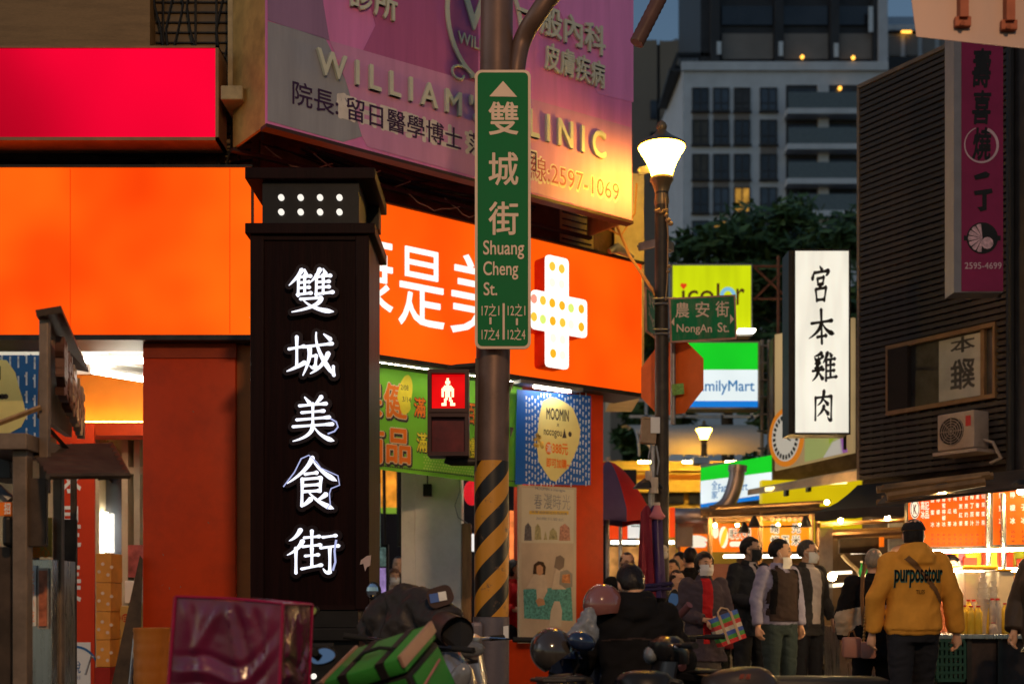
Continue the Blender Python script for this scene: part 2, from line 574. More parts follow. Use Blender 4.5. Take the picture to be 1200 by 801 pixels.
# arcade floor, ceiling, inner walls
w = MB(); w.add([(-14, 10.9, .13), (CX, 10.9, .13), (CX + .4, 11.05, .13), (1.6, 14.0, .13), (1.6, 26, .13), (-14, 26, .13)], [(0, 1, 2, 3, 4, 5)])
w.build('arcade_floor', M_pave, B)
w = MB(); w.box((-14, CX - .3), (11.52, 15.2), (3.66, 3.95)); w.M = FA.M; w.box((-.2, 4.6), (0.45, 4.2), (3.70, 3.95)); w.build('arcade_ceiling', M_wwall, B)
w = MB()
for px in (-40, 8, 56, 104, 152):
    xx = X(px, 12.1)
    w.box((xx - .195, xx + .195), (11.53, 13.2), (3.645, 3.657))
w.build('ceiling_light_panel', M_ceil, B)
w = MB()   # orange bulkhead inside, its lower lip and cove light
w.box((X(-60, 13.3), X(200, 13.3)), (13.3, 13.6), (Z(500, 13.3), 3.655)); w.build('orange_bulkhead', M_osoff, B)
w = MB(); w.box((X(60, 13.1), X(200, 13.1)), (12.95, 13.29), (Z(512, 13.1), Z(497, 13.1))); w.build('bulkhead_lip', M_panel, B)
w = MB(); w.box((X(60, 13.2), X(200, 13.2)), (13.16, 13.22), (Z(495.5, 13.2), Z(494, 13.2))); w.build('cove_light', em('cove', (1.0, .6, .18), 16), B)
w = MB(); w.box((-14, X(215, 13.7)), (13.65, 13.9), (.13, 3.655)); w.build('shop_wall', M_iwall, B)
fr = MB()
for px0, px1 in ((111, 120), (146, 153), (160, 167)):
    fr.box((X(px0, 13.5), X(px1, 13.5)), (13.4, 13.64), (.14, Z(512, 13.5)))
fr.box((X(111, 13.5), X(170, 13.5)), (13.42, 13.62), (Z(556, 13.5), Z(548, 13.5)))
d = fr.build('shop_door_frame', M_iwall, B)
w = MB(); w.box((X(124, 13.6), X(146, 13.6)), (13.60, 13.645), (.2, Z(560, 13.6))); w.build('door_glass', M_glass, d)
w = MB(); w.box((X(122, 13.5), X(126, 13.5)), (13.48, 13.52), (Z(646, 13.5), Z(600, 13.5))); w.build('door_light', M_tube, d)
w = MB(); w.box((X(150, 13.3), X(170, 13.3)), (13.3, 13.33), (Z(676, 13.3), Z(638, 13.3)))
w.build('shelf_notice', pm('violet_notice', (.5, .12, .1), .5, var=.7, vs=3), d)
# fluorescent fittings under the ceiling
for (pa, pb, d0, d1) in (((96, 421), (172, 421), 12.2, 12.2), ((110, 433), (172, 443), 12.4, 11.9)):
    a, b = W(*pa, d0), W(*pb, d1)
    q = MB(); q.tube([a + Vector((0, 0, .05)), b + Vector((0, 0, .05))], .055, 8); f_ = q.build('ceiling_fitting', M_white, B)
    q = MB(); q.tube([a + Vector((0, -.02, -.02)), b + Vector((0, -.02, -.02))], .026, 8); q.build('tube_lamp', M_tube, f_)
# pillars at the street line
q = MB(FR.M)
q.box((X(167, 11.15), X(276, 11.15)), (.15, 1.0), (.12, 3.57), bev=.012); pl = q.build('pillar', M_panel, B, smooth=30)
q = MB(FR.M); q.box((X(276, 11.15) + .004, X(296, 11.15)), (.19, 1.0), (.12, 3.57)); q.build('pillar_side_trim', M_panel2, B)
q = MB(FR.M); q.box((X(167, 11.12), X(276, 11.12)), (.135, .149), (Z(419, 11.13), 3.572)); q.build('pillar_head', pm('pillar_head_paint', (.36, .045, .01), .5), pl)
q = MB(FR.M); rnd = random.Random(41)
for px, py in ((199, 667), (183, 686), (193, 690), (206, 688), (186, 650), (240, 612), (222, 480)):
    x, z = FR.t(px), FR.z(0, py); a = rnd.uniform(0, 3); L_ = rnd.uniform(.008, .025)
    q.prism([(x, z), (x + L_ * math.cos(a), z + L_ * math.sin(a)), (x + L_ * math.cos(a) + .006, z + L_ * math.sin(a) + .006), (x + .007, z + .005)], .146, .1485)
q.build('scuff_marks', pm('scuff', (.3, .16, .1), .7), pl)
q = MB(FA.M); t0, t1 = FA.t(672), FA.t(719.5)
q.box((t0, t1), (.18, 1.1), (.12, 3.55), bev=.01); q.build('pillar', M_panel, B, smooth=30)
q = MB(FA.M); t0, t1 = FA.t(600), FA.t(672)
q.box((t0, t1 - .004), (.20, .5), (.12, FA.z(640, 750))); q.build('low_orange_wall', M_panel, B)
# inner white column and its timber edge
q = MB(); q.box((X(470, 13.4), X(486, 13.4)), (13.42, 14.0), (.13, 3.7), bev=.01); q.box((X(486, 13.4), X(541, 13.4)), (13.4, 14.0), (.13, 3.7), bev=.012)
cw = q.build('inner_column', M_wwall, B)
q = MB(); q.box((X(541, 13.4) + .003, X(552, 13.4)), (13.38, 13.6), (.13, Z(613, 13.4)), bev=.005); q.build('timber_edge', M_wood, cw)
q = MB(); q.box((X(496, 13.35), X(506, 13.35)), (13.3, 13.398), (Z(581, 13.35), Z(567, 13.35)), bev=.006); bx = q.build('switch_box', M_black, cw)
q = MB(); q.tube([W(501, 567, 13.37), W(501, 545, 13.37)], .008, 5); q.build('wire', M_cable, bx)
q = MB(); q.tube([W(538, 556, 13.38), W(539, 575, 13.38), W(533, 592, 13.38), W(537, 606, 13.38), W(548, 613, 13.38)], .006, 5); q.build('loose_wire', M_galv, cw)
# back of the arcade: dark passage with lit shops beyond
q = MB(); q.box((-3.2, 2.4), (23, 23.3), (0.1, 3.7)); q.build('passage_back_wall', pm('dim_wall', (.03, .025, .03), .7), B)

# fascia lightboxes
fs = thing('shop_fascia', 'long blank glowing orange fascia left of the dark totem sign', 'sign', (-5, 11, 3.58))
q = MB(FR.M); x0, x1, z0, z1 = FR.rect(-420, 196.5, 293.5, 392); q.box((x0, x1), (0, .02), (z0, z1)); q.build('light_panel', M_orange, fs)
q = MB(FR.M); q.box((x0, x1 + .04), (.022, .5), (z0 + .004, z1 - .004)); q.box((x0, x1 + .02), (-.012, .5), (z0 - .05, z0 - .003)); q.box((x0, x1 + .02), (-.012, .5), (z1 + .003, z1 + .025)); q.build('frame', M_dmetal, fs)
q = MB(FR.M)
for px in (-60, 82, 269):
    q.box((FR.t(px), FR.t(px) + .007), (-.0035, -.0005), (z0 + .01, z1 - .01))
q.build('panel_seam', em('seam_orange', (1, .05, .001), .8), fs)
fs = thing('shop_fascia', 'orange pharmacy fascia with white lettering and cross on the angled shopfront', 'sign', (0, 12.5, 3.55))
ZB, ZT = FA.z(433, 413.4), FA.z(433, 234.3)
q = MB(FA.M); q.box((.02, 4.92), (0, .02), (ZB, ZT)); q.build('light_panel', M_orange2, fs)
q = MB(FA.M); q.box((.05, 4.93), (.022, .5), (ZB + .004, ZT - .004)); q.box((.02, 4.94), (-.012, .5), (ZB - .05, ZB - .003)); q.box((.02, 4.94), (-.03, .5), (ZT + .003, ZT + .03))
q.build('frame', M_dmetal, fs)
M_wlit = em('white_lettering', (1.0, .97, .9), 1.15)
# 康是美: each character in its own rectangle on the plane
def fa_text(ch, px0, py0, px1, py1, bold=0):
    x0, x1, z0, z1 = FA.rect(px0, py0, px1, py1)
    q.add_text if False else add_text(q, ch, x0, x1, z0, z1, y=-.012, bold=bold, ext=.02)
q = MB(FA.M)
fa_text('康', 394, 270, 459, 366); fa_text('是', 466, 292.5, 519, 384); fa_text('美', 527, 302, 598, 395)
q.build('lettering', M_wlit, fs)
# the cross with coloured pills
def crossp(px, py): return FA.off(.2).at(px, py)
P2 = FA.off(.22)
cx0, cx1, ax0, ax1 = P2.t(624), P2.t(688), P2.t(640.5), P2.t(666.5)
zz = lambda py: P2.z(655, py)
t, b, m0, m1 = zz(301), zz(431), zz(345), zz(390)
pts = [(ax0, t), (ax1, t), (ax1, m0), (cx1, m0), (cx1, m1), (ax1, m1), (ax1, b), (ax0, b), (ax0, m1), (cx0, m1), (cx0, m0), (ax0, m0)]
# round the outer corners a little
rp = []
for i, pnt in enumerate(pts):
    a, c0, e = Vector(pts[i - 1]), Vector(pnt), Vector(pts[(i + 1) % 12])
    da, de = (a - c0).normalized(), (e - c0).normalized()
    if i % 3 == 2:
        rp.append(tuple(c0)); continue
    for s in range(4):
        u = s / 3
        q0 = c0 + da * .05 * (1 - u) ** 2 + de * .05 * u ** 2
        rp.append(tuple(q0))
q = MB(P2.M); q.prism(rp, 0, .03); cr = q.build('cross_face', em('cross_white', (1, .93, .82), 1.5), fs)
q = MB(P2.M); q.prism([((x - (cx0 + cx1) / 2) * .985 + (cx0 + cx1) / 2, (z - (t + b) / 2) * .99 + (t + b) / 2) for x, z in rp], .032, .215); q.build('cross_side', pm('cross_side_red', (.75, .04, .01), .4), fs)
colr = {'y': em('pill_yellow', (1, .62, .06), .95), 'p': em('pill_pale', (1, .9, .72), 1.15), 'g': em('pill_green', (.72, .9, .2), 1.0), 'r': em('pill_red', (1, .35, .25), 1.0), 'o': em('pill_amber', (1, .5, .02), .95)}
dots = [(647, 312, 'y'), (658, 315, 'y'), (647, 331, 'p'), (658, 333, 'p'), (636, 352, 'y'), (647, 355, 'o'), (658.5, 358, 'o'), (669, 361, 'g'), (681, 362, 'o'),
        (625.5, 371, 'y'), (636, 374, 'g'), (647.5, 376, 'o'), (659, 378, 'y'), (669, 380, 'p'), (681, 383, 'o'), (625.5, 350, 'r'), (659, 398, 'p'), (648, 414, 'o'), (648, 396, 'p'), (659, 416, 'p')]
for key, mm in colr.items():
    q = MB(P2.M)
    for px, py, kk in dots:
        if kk == key:
            x, z = P2.at(px, py); q.disc(x, z, .042, -.006, -.001, 14, rz=.05)
    q.build('pill_dots', mm, cr)

# dark wall band, pipes and cables between fascia and billboard
q = MB(FA.M); q.box((.2, 3.3), (.25, .395), (5.0, 5.5)); q.build('weathered_band', M_dwall, B)
q = MB(FA.M); t0, t1 = FA.t(640), FA.t(705)
q.box((FA.t(655), FA.t(709)), (.2, .39), (ZT + .04, ZT + .6)); tw = q.build('tiled_strip', pm('yellow_tile', (.55, .42, .16), .4, var=.2, vs=9, dirt=.4, bump=.1), B)
q = MB(FA.M)
for k in range(7):
    zz_ = ZT + .08 + k * .075; q.box((FA.t(672), FA.t(706)), (.185, .198), (zz_, zz_ + .012))
q.build('grille_bars', M_dmetal, tw)
q = MB(FA.M); q.box((FA.t(624), FA.t(668)), (.18, .39), (ZT + .04, ZT + .62)); q.build('shutter_box', pm('brown_shutter', (.12, .06, .03), .6, var=.3, dirt=.4), B)
random.seed(3)
q = MB(FA.M)
for k in range(9):
    ta = random.uniform(.0, 1.2); tb = ta + random.uniform(1, 2.8); z0 = ZT + random.uniform(.06, .25); sag = random.uniform(.03, .12); yy = random.uniform(.0, .22)
    q.tube([(ta + (tb - ta) * i / 8, yy, z0 + .22 - sag * math.sin(math.pi * i / 8)) for i in range(9)], random.choice((.008, .012, .016)), 5)
q.M = FR.M
for k in range(12):
    xa = random.uniform(-6, -4.2); xb = xa + random.uniform(1, 3); xb = min(xb, CX - .05); z0 = 5.2 + random.uniform(.0, .2); sag = random.uniform(.02, .1); yy = random.uniform(.0, .3)
    q.tube([(xa + (xb - xa) * i / 8, yy, z0 + .06 - sag * math.sin(math.pi * i / 8)) for i in range(9)], random.choice((.008, .012, .02)), 5)
for px, ph in ((180, 20), (195, 60), (203, 30), (220, 90), (262, 100), (255, 60)):
    x0_ = FR.t(px); q.tube([(x0_ + .05 * math.sin(i * 1.3 + ph), .15, 5.15 + i * .22) for i in range(11)], .011, 5)
q.build('cables', M_cable, B)
q = MB(FA.M)
for k in range(5):
    ta = .1 + k * .5; tb = ta + random.uniform(.4, .9); z0 = ZT + .2 + random.uniform(-.05, .1)
    q.tube([(ta + (tb - ta) * i / 8, -.05, z0 - .12 * math.sin(math.pi * i / 8) * random.uniform(.8, 1.2)) for i in range(9)], .006, 5)
q.build('pale_cables', M_wcable, B)

# pink backlit box sign
pk = thing('blank_lightbox', 'blank crimson pink backlit box above the orange fascia', 'sign', (-5, 10.8, 5.3))
PF = front(10.75)
x0, x1, z0, z1 = PF.rect(-420, 57, 252.5, 161)
q = MB(PF.M); q.box((x0, x1), (0, .02), (z0, z1)); q.build('light_panel', em('pink_lightbox', (1.0, .0, .035), .82, var=.42, vs=.32, col2=(.72, 0, .02)), pk)
q = MB(PF.M)
q.box((x0, x1 + .03), (-.012, .3), (z0 - .03, z0 - .002)); q.box((x0, x1 + .03), (-.012, .3), (z1 + .002, z1 + .02)); q.box((x1 + .002, x1 + .03), (-.012, .3), (z0 - .03, z1 + .02)); q.box((x0, x1), (.025, .3), (z0, z1))
q.build('frame', pm('pink_sign_frame', (.42, .2, .09), .4, metal=.5), pk)

# ------------------------------------------------------------ clinic billboard on the corner
CL = FA.off(.72)
cb = thing('clinic_billboard', 'large pink and grey clinic billboard above the angled fascia', 'billboard', (0, 11.8, 5.24))
ta, tb = CL.t(312.5), CL.t(740.5)
zb = 5.24; zt = 8.6
M_pink = pm('billboard_pink', (.78, .24, .58), .42, var=.12, vs=3, stretch=(2.5, 2.5, .25), dirt=.12, ds=2, dirtcol=(.4, .35, .38))
q = MB(CL.M); q.box((ta, tb), (0, .03), (zb, zt)); q.build('face', M_pink, cb)
q = MB(CL.M); q.box((ta + .005, ta + .03), (.032, .7), (zb + .004, zt - .01)); q.box((tb - .03, tb - .005), (.032, .7), (zb + .004, zt - .01)); q.box((ta + .032, tb - .032), (.30, .69), (zb + .45, zt - .02)); q.build('box_side', pm('billboard_side', (.5, .3, .09), .45, var=.2, dirt=.5, ds=2), cb)
q = MB(CL.M); q.box((ta - .01, tb + .01), (-.015, .10), (zb - .03, zb)); q.box((ta - .01, tb + .01), (.66, .72), (zb - .03, zb)); q.build('bottom_trim', pm('billboard_trim', (.05, .025, .025), .5, dirt=.4), cb)
# paler printed areas, sheets a few millimetres proud
def cpoly(pts, y, mat, nm):
    q = MB(CL.M); q.prism([CL.at(*p) for p in pts], y - .002, y); return q.build(nm, mat, cb)
M_gry = pm('billboard_grey', (.34, .35, .40), .45, var=.1, vs=3, stretch=(2.5, 2.5, .25), dirt=.15)
M_mauve = pm('billboard_mauve', (.34, .20, .36), .45, var=.1, vs=3, stretch=(2.5, 2.5, .25))
M_rose = pm('billboard_rose', (.66, .30, .54), .45, var=.1, vs=3, stretch=(2.5, 2.5, .25))
M_rose2 = pm('billboard_deep', (.50, .13, .33), .45, var=.1, vs=3, stretch=(2.5, 2.5, .25))
cpoly([(313.5, 25), (381, 45), (405, 95), (424, 160), (402, 166.5), (313.5, 141.5)], -.002, M_gry, 'printed_field')
cpoly([(313.5, -120), (380, -110), (378, 0), (386, 48), (313.5, 24)], -.002, M_mauve, 'printed_field')
cpoly([(386, 48), (740, 150), (740, 258), (430, 172), (424, 160), (405, 95)], -.0035, M_rose, 'printed_field')
cpoly([(400, -120), (560, -60), (560, 99), (425, 60), (440, 30)], -.002, M_rose2, 'printed_field')
cpoly([(622, -60), (742, -60), (742, 120), (700, 110)], -.002, pm('billboard_bright_rose', (.86, .30, .68), .45, var=.1, vs=3, stretch=(2.5, 2.5, .25)), 'printed_field')
M_relief = pm('relief_letters', (.66, .68, .55), .4, var=.06)
M_plum = pm('plum_print', (.05, .02, .07), .5)
M_halo = pm('pale_outline_print', (.75, .7, .66), .5)
def ctext(q, body, px0, py0, px1, py1, slope, y, bold, ext, res=3):
    """lettering that runs along the board: a rectangle at every character, rows given at the first one"""
    chars = list(body)
    n = len(chars)
    t0, t1 = CL.t(px0), CL.t(px1)
    V, Fc, a0, a1, b0, b1 = text_mesh(body, bold, 1.0 if ext > 0 else 0.0, res)
    za, zc = CL.z(px0, py1), CL.z(px0, py0)
    add_text(q, body, t0, t1, za, zc, y=y, bold=bold, ext=ext, res=res)
q = MB(CL.M)
ctext(q, "W I L L I A M 'S", 370, 57, 564, 87, 0, -.012, .02, .035)
ctext(q, "C L I N I C", 590, 120, 706.5, 152, 0, -.012, .02, .035)
ctext(q, "一般內科", 604, -6, 706.5, 30, 0, -.012, .018, .03)
ctext(q, "皮膚疾病", 636.5, 50, 706, 81.5, 0, -.012, .018, .03)
ctext(q, "診所", 408, -27, 463, 8.5, 0, -.012, .02, .03)
q.build('relief_lettering', M_relief, cb)
q = MB(CL.M)
ctext(q, "院長: 留日醫學博士 范姜正明", 342.5, 94, 628, 122, 0, -.008, .012, 0)
q.build('lettering', M_plum, cb)
q = MB(CL.M)
ctext(q, "留日醫學博士 范姜正明", 395, 108.5, 628, 137, 0, -.0055, .06, 0)
ctext(q, "專線:2597-1069", 600, 174, 725.5, 206, 0, -.0055, .035, 0)
q.build('lettering_outline', M_halo, cb)
q = MB(CL.M)
ctext(q, "專線:2597-1069", 601, 175.5, 725, 204, 0, -.008, .002, 0)
q.build('phone_lettering', pm('rose_print', (.40, .09, .14), .5), cb)
# oval crest
ox, oz = CL.at(567, 26)
q = MB(CL.M)
for k in range(40):
    a0, a1 = 2 * math.pi * k / 40, 2 * math.pi * (k + 1) / 40
    ew, eh = .47, .62
    P = [(ox + ew * math.cos(a0), oz + eh * math.sin(a0)), (ox + ew * math.cos(a1), oz + eh * math.sin(a1)), (ox + (ew - .045) * math.cos(a1), oz + (eh - .045) * math.sin(a1)), (ox + (ew - .045) * math.cos(a0), oz + (eh - .045) * math.sin(a0))]
    q.prism(P, -.03, -.01)
for s in (-1, 1):
    q.tube([(ox + s * (.30 - .14 * math.cos(a) * (1 - a / 9)), -.02, oz - .60 + .10 * math.sin(a) * (1 - a / 9)) for a in [i * .45 for i in range(15)]], .014, 5)
add_text(q, 'W', ox - .3, ox + .3, oz - .12, oz + .28, y=-.01, bold=.01, ext=.02)
add_text(q, "WILLIAM'S", ox - .32, ox + .32, oz - .3, oz - .18, y=-.01, bold=0, ext=.015)
q.build('crest', M_relief, cb)
# pale bracket box beside the board, left
q = MB(FR.M); q.box((FR.t(271), FR.t(296)), (-.4, .1), (FR.z(283, 138), FR.z(283, 122)), bev=.01)
q.box((FR.t(270), FR.t(300)), (-.1, .2), (FR.z(283, 122), FR.z(283, -120)))
tag(q.build('junction_cabinet', pm('pale_cabinet', (.5, .38, .2), .5, var=.15, dirt=.5, ds=4)), 'pale metal cabinet between the tiled strip and the clinic billboard', 'cabinet')
# lit end wall right of the billboard
q = MB(); q.box((X(722, 13.9), X(752, 14.3)), (14.05, 15.5), (3.6, Z(212, 14.3))); q.build('end_wall', pm('yellow_end_wall', (.7, .6, .35), .6, var=.1, dirt=.3), B)
q = MB(FA.M); q.tube([(FA.t(707), -.1, FA.z(720, 300)), (FA.t(716), -.1, FA.z(720, 294)), (FA.t(735), -.1, FA.z(720, 300))], [.03, .06, .02], 10); q.build('dome_camera', M_gmetal, B, smooth=50)
q = MB(); q.tube([W(722, 262, 13.2), W(738, 300, 13.0), W(765, 340, 12.4), W(770, 352, 12.3)], .016, 6); q.tube([W(746, 215, 13.4), W(744, 250, 13.4), W(728, 276, 13.4), W(712, 268, 13.4)], .012, 6)
tag(q.build('hanging_cable', pm('orange_cable', (.5, .25, .08), .5)), 'cable looped from the billboard corner down to the lamp post', 'cable')
# ------------------------------------------------------------ dark totem of the food street
D = 8.6
TP = front(D)
tot = thing('street_totem', 'tall dark wooden totem with glowing white brush characters', 'totem', (X(363, D), D + .25, .12))
M_twood = pm('totem_wood', (.0085, .0019, .0022), .5, spec=.06, var=.35, vs=3, stretch=(9, 9, .5), bump=.08, bs=10, dirt=.15, dirtcol=(.06, .02, .015))
M_twood2 = pm('totem_wood_frame', (.012, .0035, .0035), .5, spec=.08, var=.3, vs=3, stretch=(9, 9, .5), bump=.08, bs=10)
xl, xr = X(293, D), X(432.5, D)
zt_, zb_ = Z(275, D), Z(714, D)
q = MB(TP.M)
q.box((xl + .10, xr - .10), (.02, .7), (zb_, zt_)); q.build('body', M_twood, tot)
q = MB(TP.M)
q.box((xl, xl + .099), (0, .7), (zb_, zt_), bev=.008); q.box((xr - .099, xr), (0, .7), (zb_, zt_), bev=.008)
q.box((xl + .099, xr - .099), (.004, .03), (zt_ - .035, zt_)); q.box((xl + .099, xr - .099), (.004, .03), (zb_, zb_ + .035))
q.build('body_frame', M_twood2, tot)
q = MB(TP.M)
for py0, py1 in ((197.5, 211), (262.5, 275)):
    q.box((X(288, D), X(440, D)), (-.03, .78), (Z(py1, D), Z(py0, D)), bev=.006)
q.build('eave', M_twood2, tot)
q = MB(TP.M); q.box((X(306.5, D), X(420, D)), (.03, .7), (Z(262, D) + .002, Z(211.5, D))); nk = q.build('neck', M_black, tot)
q = MB(TP.M)
for s, px in ((-1, 297), (1, 427)):
    q.box((X(px - 8, D), X(px + 7, D)), (.55, .7), (Z(240, D), Z(211.5, D)))
q.build('bracket', M_black, nk)
M_dot = em('totem_dot', (1, .93, .84), 1.0)
q = MB(TP.M)
for i in range(4):
    for j in range(2):
        q.disc(X(329 + 22.8 * i, D), Z(230.5 + 17 * j, D), .0215, .008, .029, 16)
q.build('light_dots', M_dot, nk)
q = MB(TP.M)
q.box((X(306.5, D), X(419, D)), (.02, .7), (Z(735, D), zb_ - .002), bev=.004)
q.box((X(288, D), X(440, D)), (-.03, .78), (Z(750, D), Z(735, D) - .002), bev=.006)
q.box((X(306.5, D), X(420, D)), (.03, .7), (Z(812, D), Z(750, D) - .002))
q.box((X(284, D), X(444, D)), (-.05, .8), (.12, Z(812, D) - .002), bev=.01)
bs_ = q.build('base', M_black, tot)
q = MB(TP.M)
for i in range(4):
    q.disc(X(340 + 27 * i - 27, D), Z(792, D), .0215, .008, .029, 16)
q.build('light_dots', M_dot, bs_)
M_tface = em('totem_letter_face', (.86, .88, 1.0), 1.5)
M_tback = pm('letter_backing', (.012, .005, .008), .4, var=.1)
chars = [('雙', 337.5, 316, 393, 368), ('城', 336.5, 390, 395, 444), ('美', 341, 465, 394, 518), ('食', 337, 536, 396, 596), ('街', 337, 620, 397, 672)]
for ch, px0, py0, px1, py1 in chars:
    q = MB(TP.M)
    add_brush(q, ch, X(px0, D), X(px1, D), Z(py1, D), Z(py0, D), y=.018, thick=.045, w=7.5, grow=8)
    bk = q.build('letter_backing', M_tback, tot)
    q = MB(TP.M)
    add_brush(q, ch, X(px0, D), X(px1, D), Z(py1, D), Z(py0, D), y=-.031, thick=.006, w=6.6)
    q.build('letter_face', M_tface, bk)
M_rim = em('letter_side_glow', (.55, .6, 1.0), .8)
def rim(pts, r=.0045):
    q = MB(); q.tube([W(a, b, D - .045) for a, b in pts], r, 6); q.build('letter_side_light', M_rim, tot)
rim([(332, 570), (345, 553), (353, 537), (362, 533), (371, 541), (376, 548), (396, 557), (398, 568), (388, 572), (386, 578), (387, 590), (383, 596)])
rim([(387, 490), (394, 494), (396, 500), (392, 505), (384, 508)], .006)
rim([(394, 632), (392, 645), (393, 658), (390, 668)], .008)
q = MB(TP.M); q.prism([(X(a, D), Z(b, D)) for a, b in ((423, 656), (430, 651), (435, 650), (434, 662), (430, 664), (428, 669), (426, 660), (422, 661))], -.008, -.001)
q.build('torn_sticker', pm('torn_paper', (.55, .42, .4), .8), tot)

# ------------------------------------------------------------ signal pole with the vertical street sign
D = 9.0
pole = thing('signal_pole', 'striped signal pole rising between the totem and the green banner', 'pole', (X(575, D), D, .12))
M_pole = pm('signal_pole_paint', (.2, .125, .10), .45, metal=.35, var=.2, vs=10, dirt=.6, ds=5, bump=.05, bs=30)
M_str = bpy.data.materials.new('hazard_stripes'); M_str.use_nodes = True
def stripes(m):
    t = m.node_tree; N, L = t.nodes, t.links; b = N['Principled BSDF']
    tc = N.new('ShaderNodeTexCoord'); sp = N.new('ShaderNodeSeparateXYZ'); L.new(tc.outputs['Object'], sp.inputs[0])
    at = N.new('ShaderNodeMath'); at.operation = 'ARCTAN2'; L.new(sp.outputs[0], at.inputs[0])
    ng = N.new('ShaderNodeMath'); ng.operation = 'MULTIPLY'; ng.inputs[1].default_value = -1; L.new(sp.outputs[1], ng.inputs[0]); L.new(ng.outputs[0], at.inputs[1])
    a = N.new('ShaderNodeMath'); a.operation = 'MULTIPLY'; a.inputs[1].default_value = -.129; L.new(at.outputs[0], a.inputs[0])
    s = N.new('ShaderNodeMath'); s.operation = 'ADD'; L.new(a.outputs[0], s.inputs[0]); L.new(sp.outputs[2], s.inputs[1])
    f = N.new('ShaderNodeMath'); f.operation = 'MULTIPLY'; f.inputs[1].default_value = 1 / .31; L.new(s.outputs[0], f.inputs[0])
    fr = N.new('ShaderNodeMath'); fr.operation = 'FRACT'; L.new(f.outputs[0], fr.inputs[0])
    gt = N.new('ShaderNodeMath'); gt.operation = 'GREATER_THAN'; gt.inputs[1].default_value = .47; L.new(fr.outputs[0], gt.inputs[0])
    ns = N.new('ShaderNodeTexNoise'); ns.inputs['Scale'].default_value = 9; ns.inputs['Detail'].default_value = 9; ns.inputs['Roughness'].default_value = .75; L.new(tc.outputs['Object'], ns.inputs['Vector'])
    rp_ = N.new('ShaderNodeValToRGB'); rp_.color_ramp.elements[0].position = .58; rp_.color_ramp.elements[1].position = .66; L.new(ns.outputs['Fac'], rp_.inputs[0])
    mx = N.new('ShaderNodeMix'); mx.data_type = 'RGBA'; L.new(gt.outputs[0], mx.inputs[0]); mx.inputs[6].default_value = (.012, .01, .009, 1); mx.inputs[7].default_value = (.62, .27, .02, 1)
    m2 = N.new('ShaderNodeMix'); m2.data_type = 'RGBA'; L.new(rp_.outputs[0], m2.inputs[0]); L.new(mx.outputs[2], m2.inputs[6]); m2.inputs[7].default_value = (.16, .09, .05, 1)
    L.new(m2.outputs[2], b.inputs['Base Color']); b.inputs['Roughness'].default_value = .42
stripes(M_str)
def cyl(q, px, d, r, z0, z1, px2=None, r2=None, n=28):
    q.tube([(X(px, d), d, z0), (X(px2 or px, d), d, z1)], [r, r2 or r], n)
q = MB(); q.tube([(X(576, D), D, Z(541, D)), (X(578, D), D, Z(405, D)), (X(582, D), D, Z(40, D)), (X(583.5, D), D, 7.2)], [.129, .128, .122, .118], 28); q.build('shaft', M_pole, pole, smooth=40)
# stripes use the part's own axis, so its origin sits on the pole
q = MB(); q.tube([(0, 0, 0), (0, 0, Z(541, D) - Z(722, D))], .1305, 36)
st = q.build('striped_band', M_str, pole, smooth=40); st.location = (0, 0, 0); st.matrix_parent_inverse = Matrix.Identity(4)
st.location = (X(576, D) - X(575, D), 0, Z(722, D) - .12)
q = MB(); q.tube([(X(575, D), D, .12), (X(575.5, D), D, Z(722, D) - .002)], .137, 28)
q.tube([(X(575, D), D, .12), (X(575, D), D, .16)], .2, 28)
sl = q.build('sleeve', pm('pole_sleeve', (.17, .15, .17), .5, metal=.4, var=.25, dirt=.5, ds=6, bump=.1), pole, smooth=40)
q = MB(); q.M = Matrix.Translation((X(557, D), D - .06, Z(754, D)))
q.box((-.035, .06), (-.11, .02), (-.17, .17), bev=.03); q.build('hatch', pm('hatch_paint', (.2, .17, .18), .5, metal=.4, dirt=.4), sl)
q = MB(); q.prism([(X(a, D), Z(b, D)) for a, b in ((590, 733), (596, 732), (596, 747), (590, 746))], D - .142 - 0, D - .13); q.build('sticker', M_white, sl)
arm = [W(590, 150, D + .02), W(602, 112, D + .03), W(605, 80, D), W(612, 48, D), W(629, 18, D - .1), W(655, -14, D - .15), W(720, -62, D - .2), W(830, -100, D - .2), W(1010, -130, D - .2)]
q = MB()
from mathutils import geometry
def smooth_path(P, k=5):
    P = [Vector(p) for p in P]; out = []
    for i in range(len(P) - 1):
        p0, p1, p2, p3 = P[max(0, i - 1)], P[i], P[i + 1], P[min(len(P) - 1, i + 2)]
        for j in range(k):
            t = j / k
            out.append(0.5 * ((2 * p1) + (p2 - p0) * t + (2 * p0 - 5 * p1 + 4 * p2 - p3) * t * t + (3 * p1 - p0 - 3 * p2 + p3) * t ** 3))
    out.append(P[-1]); return out
q.tube(smooth_path(arm), .068, 18); q.build('mast_arm', M_pole, pole, smooth=50)
# ribbed conduit that hangs from the arm
q = MB(); P = smooth_path([W(830, -96, 8.75), W(790, -35, 8.7), W(768, 8, 8.7), W(746, 51, 8.7)], 14)
q.tube(P, [.056 if i % 2 else .052 for i in range(len(P))], 14)
q.build('conduit', pm('ribbed_conduit', (.12, .06, .05), .4, dirt=.3), pole, smooth=60)

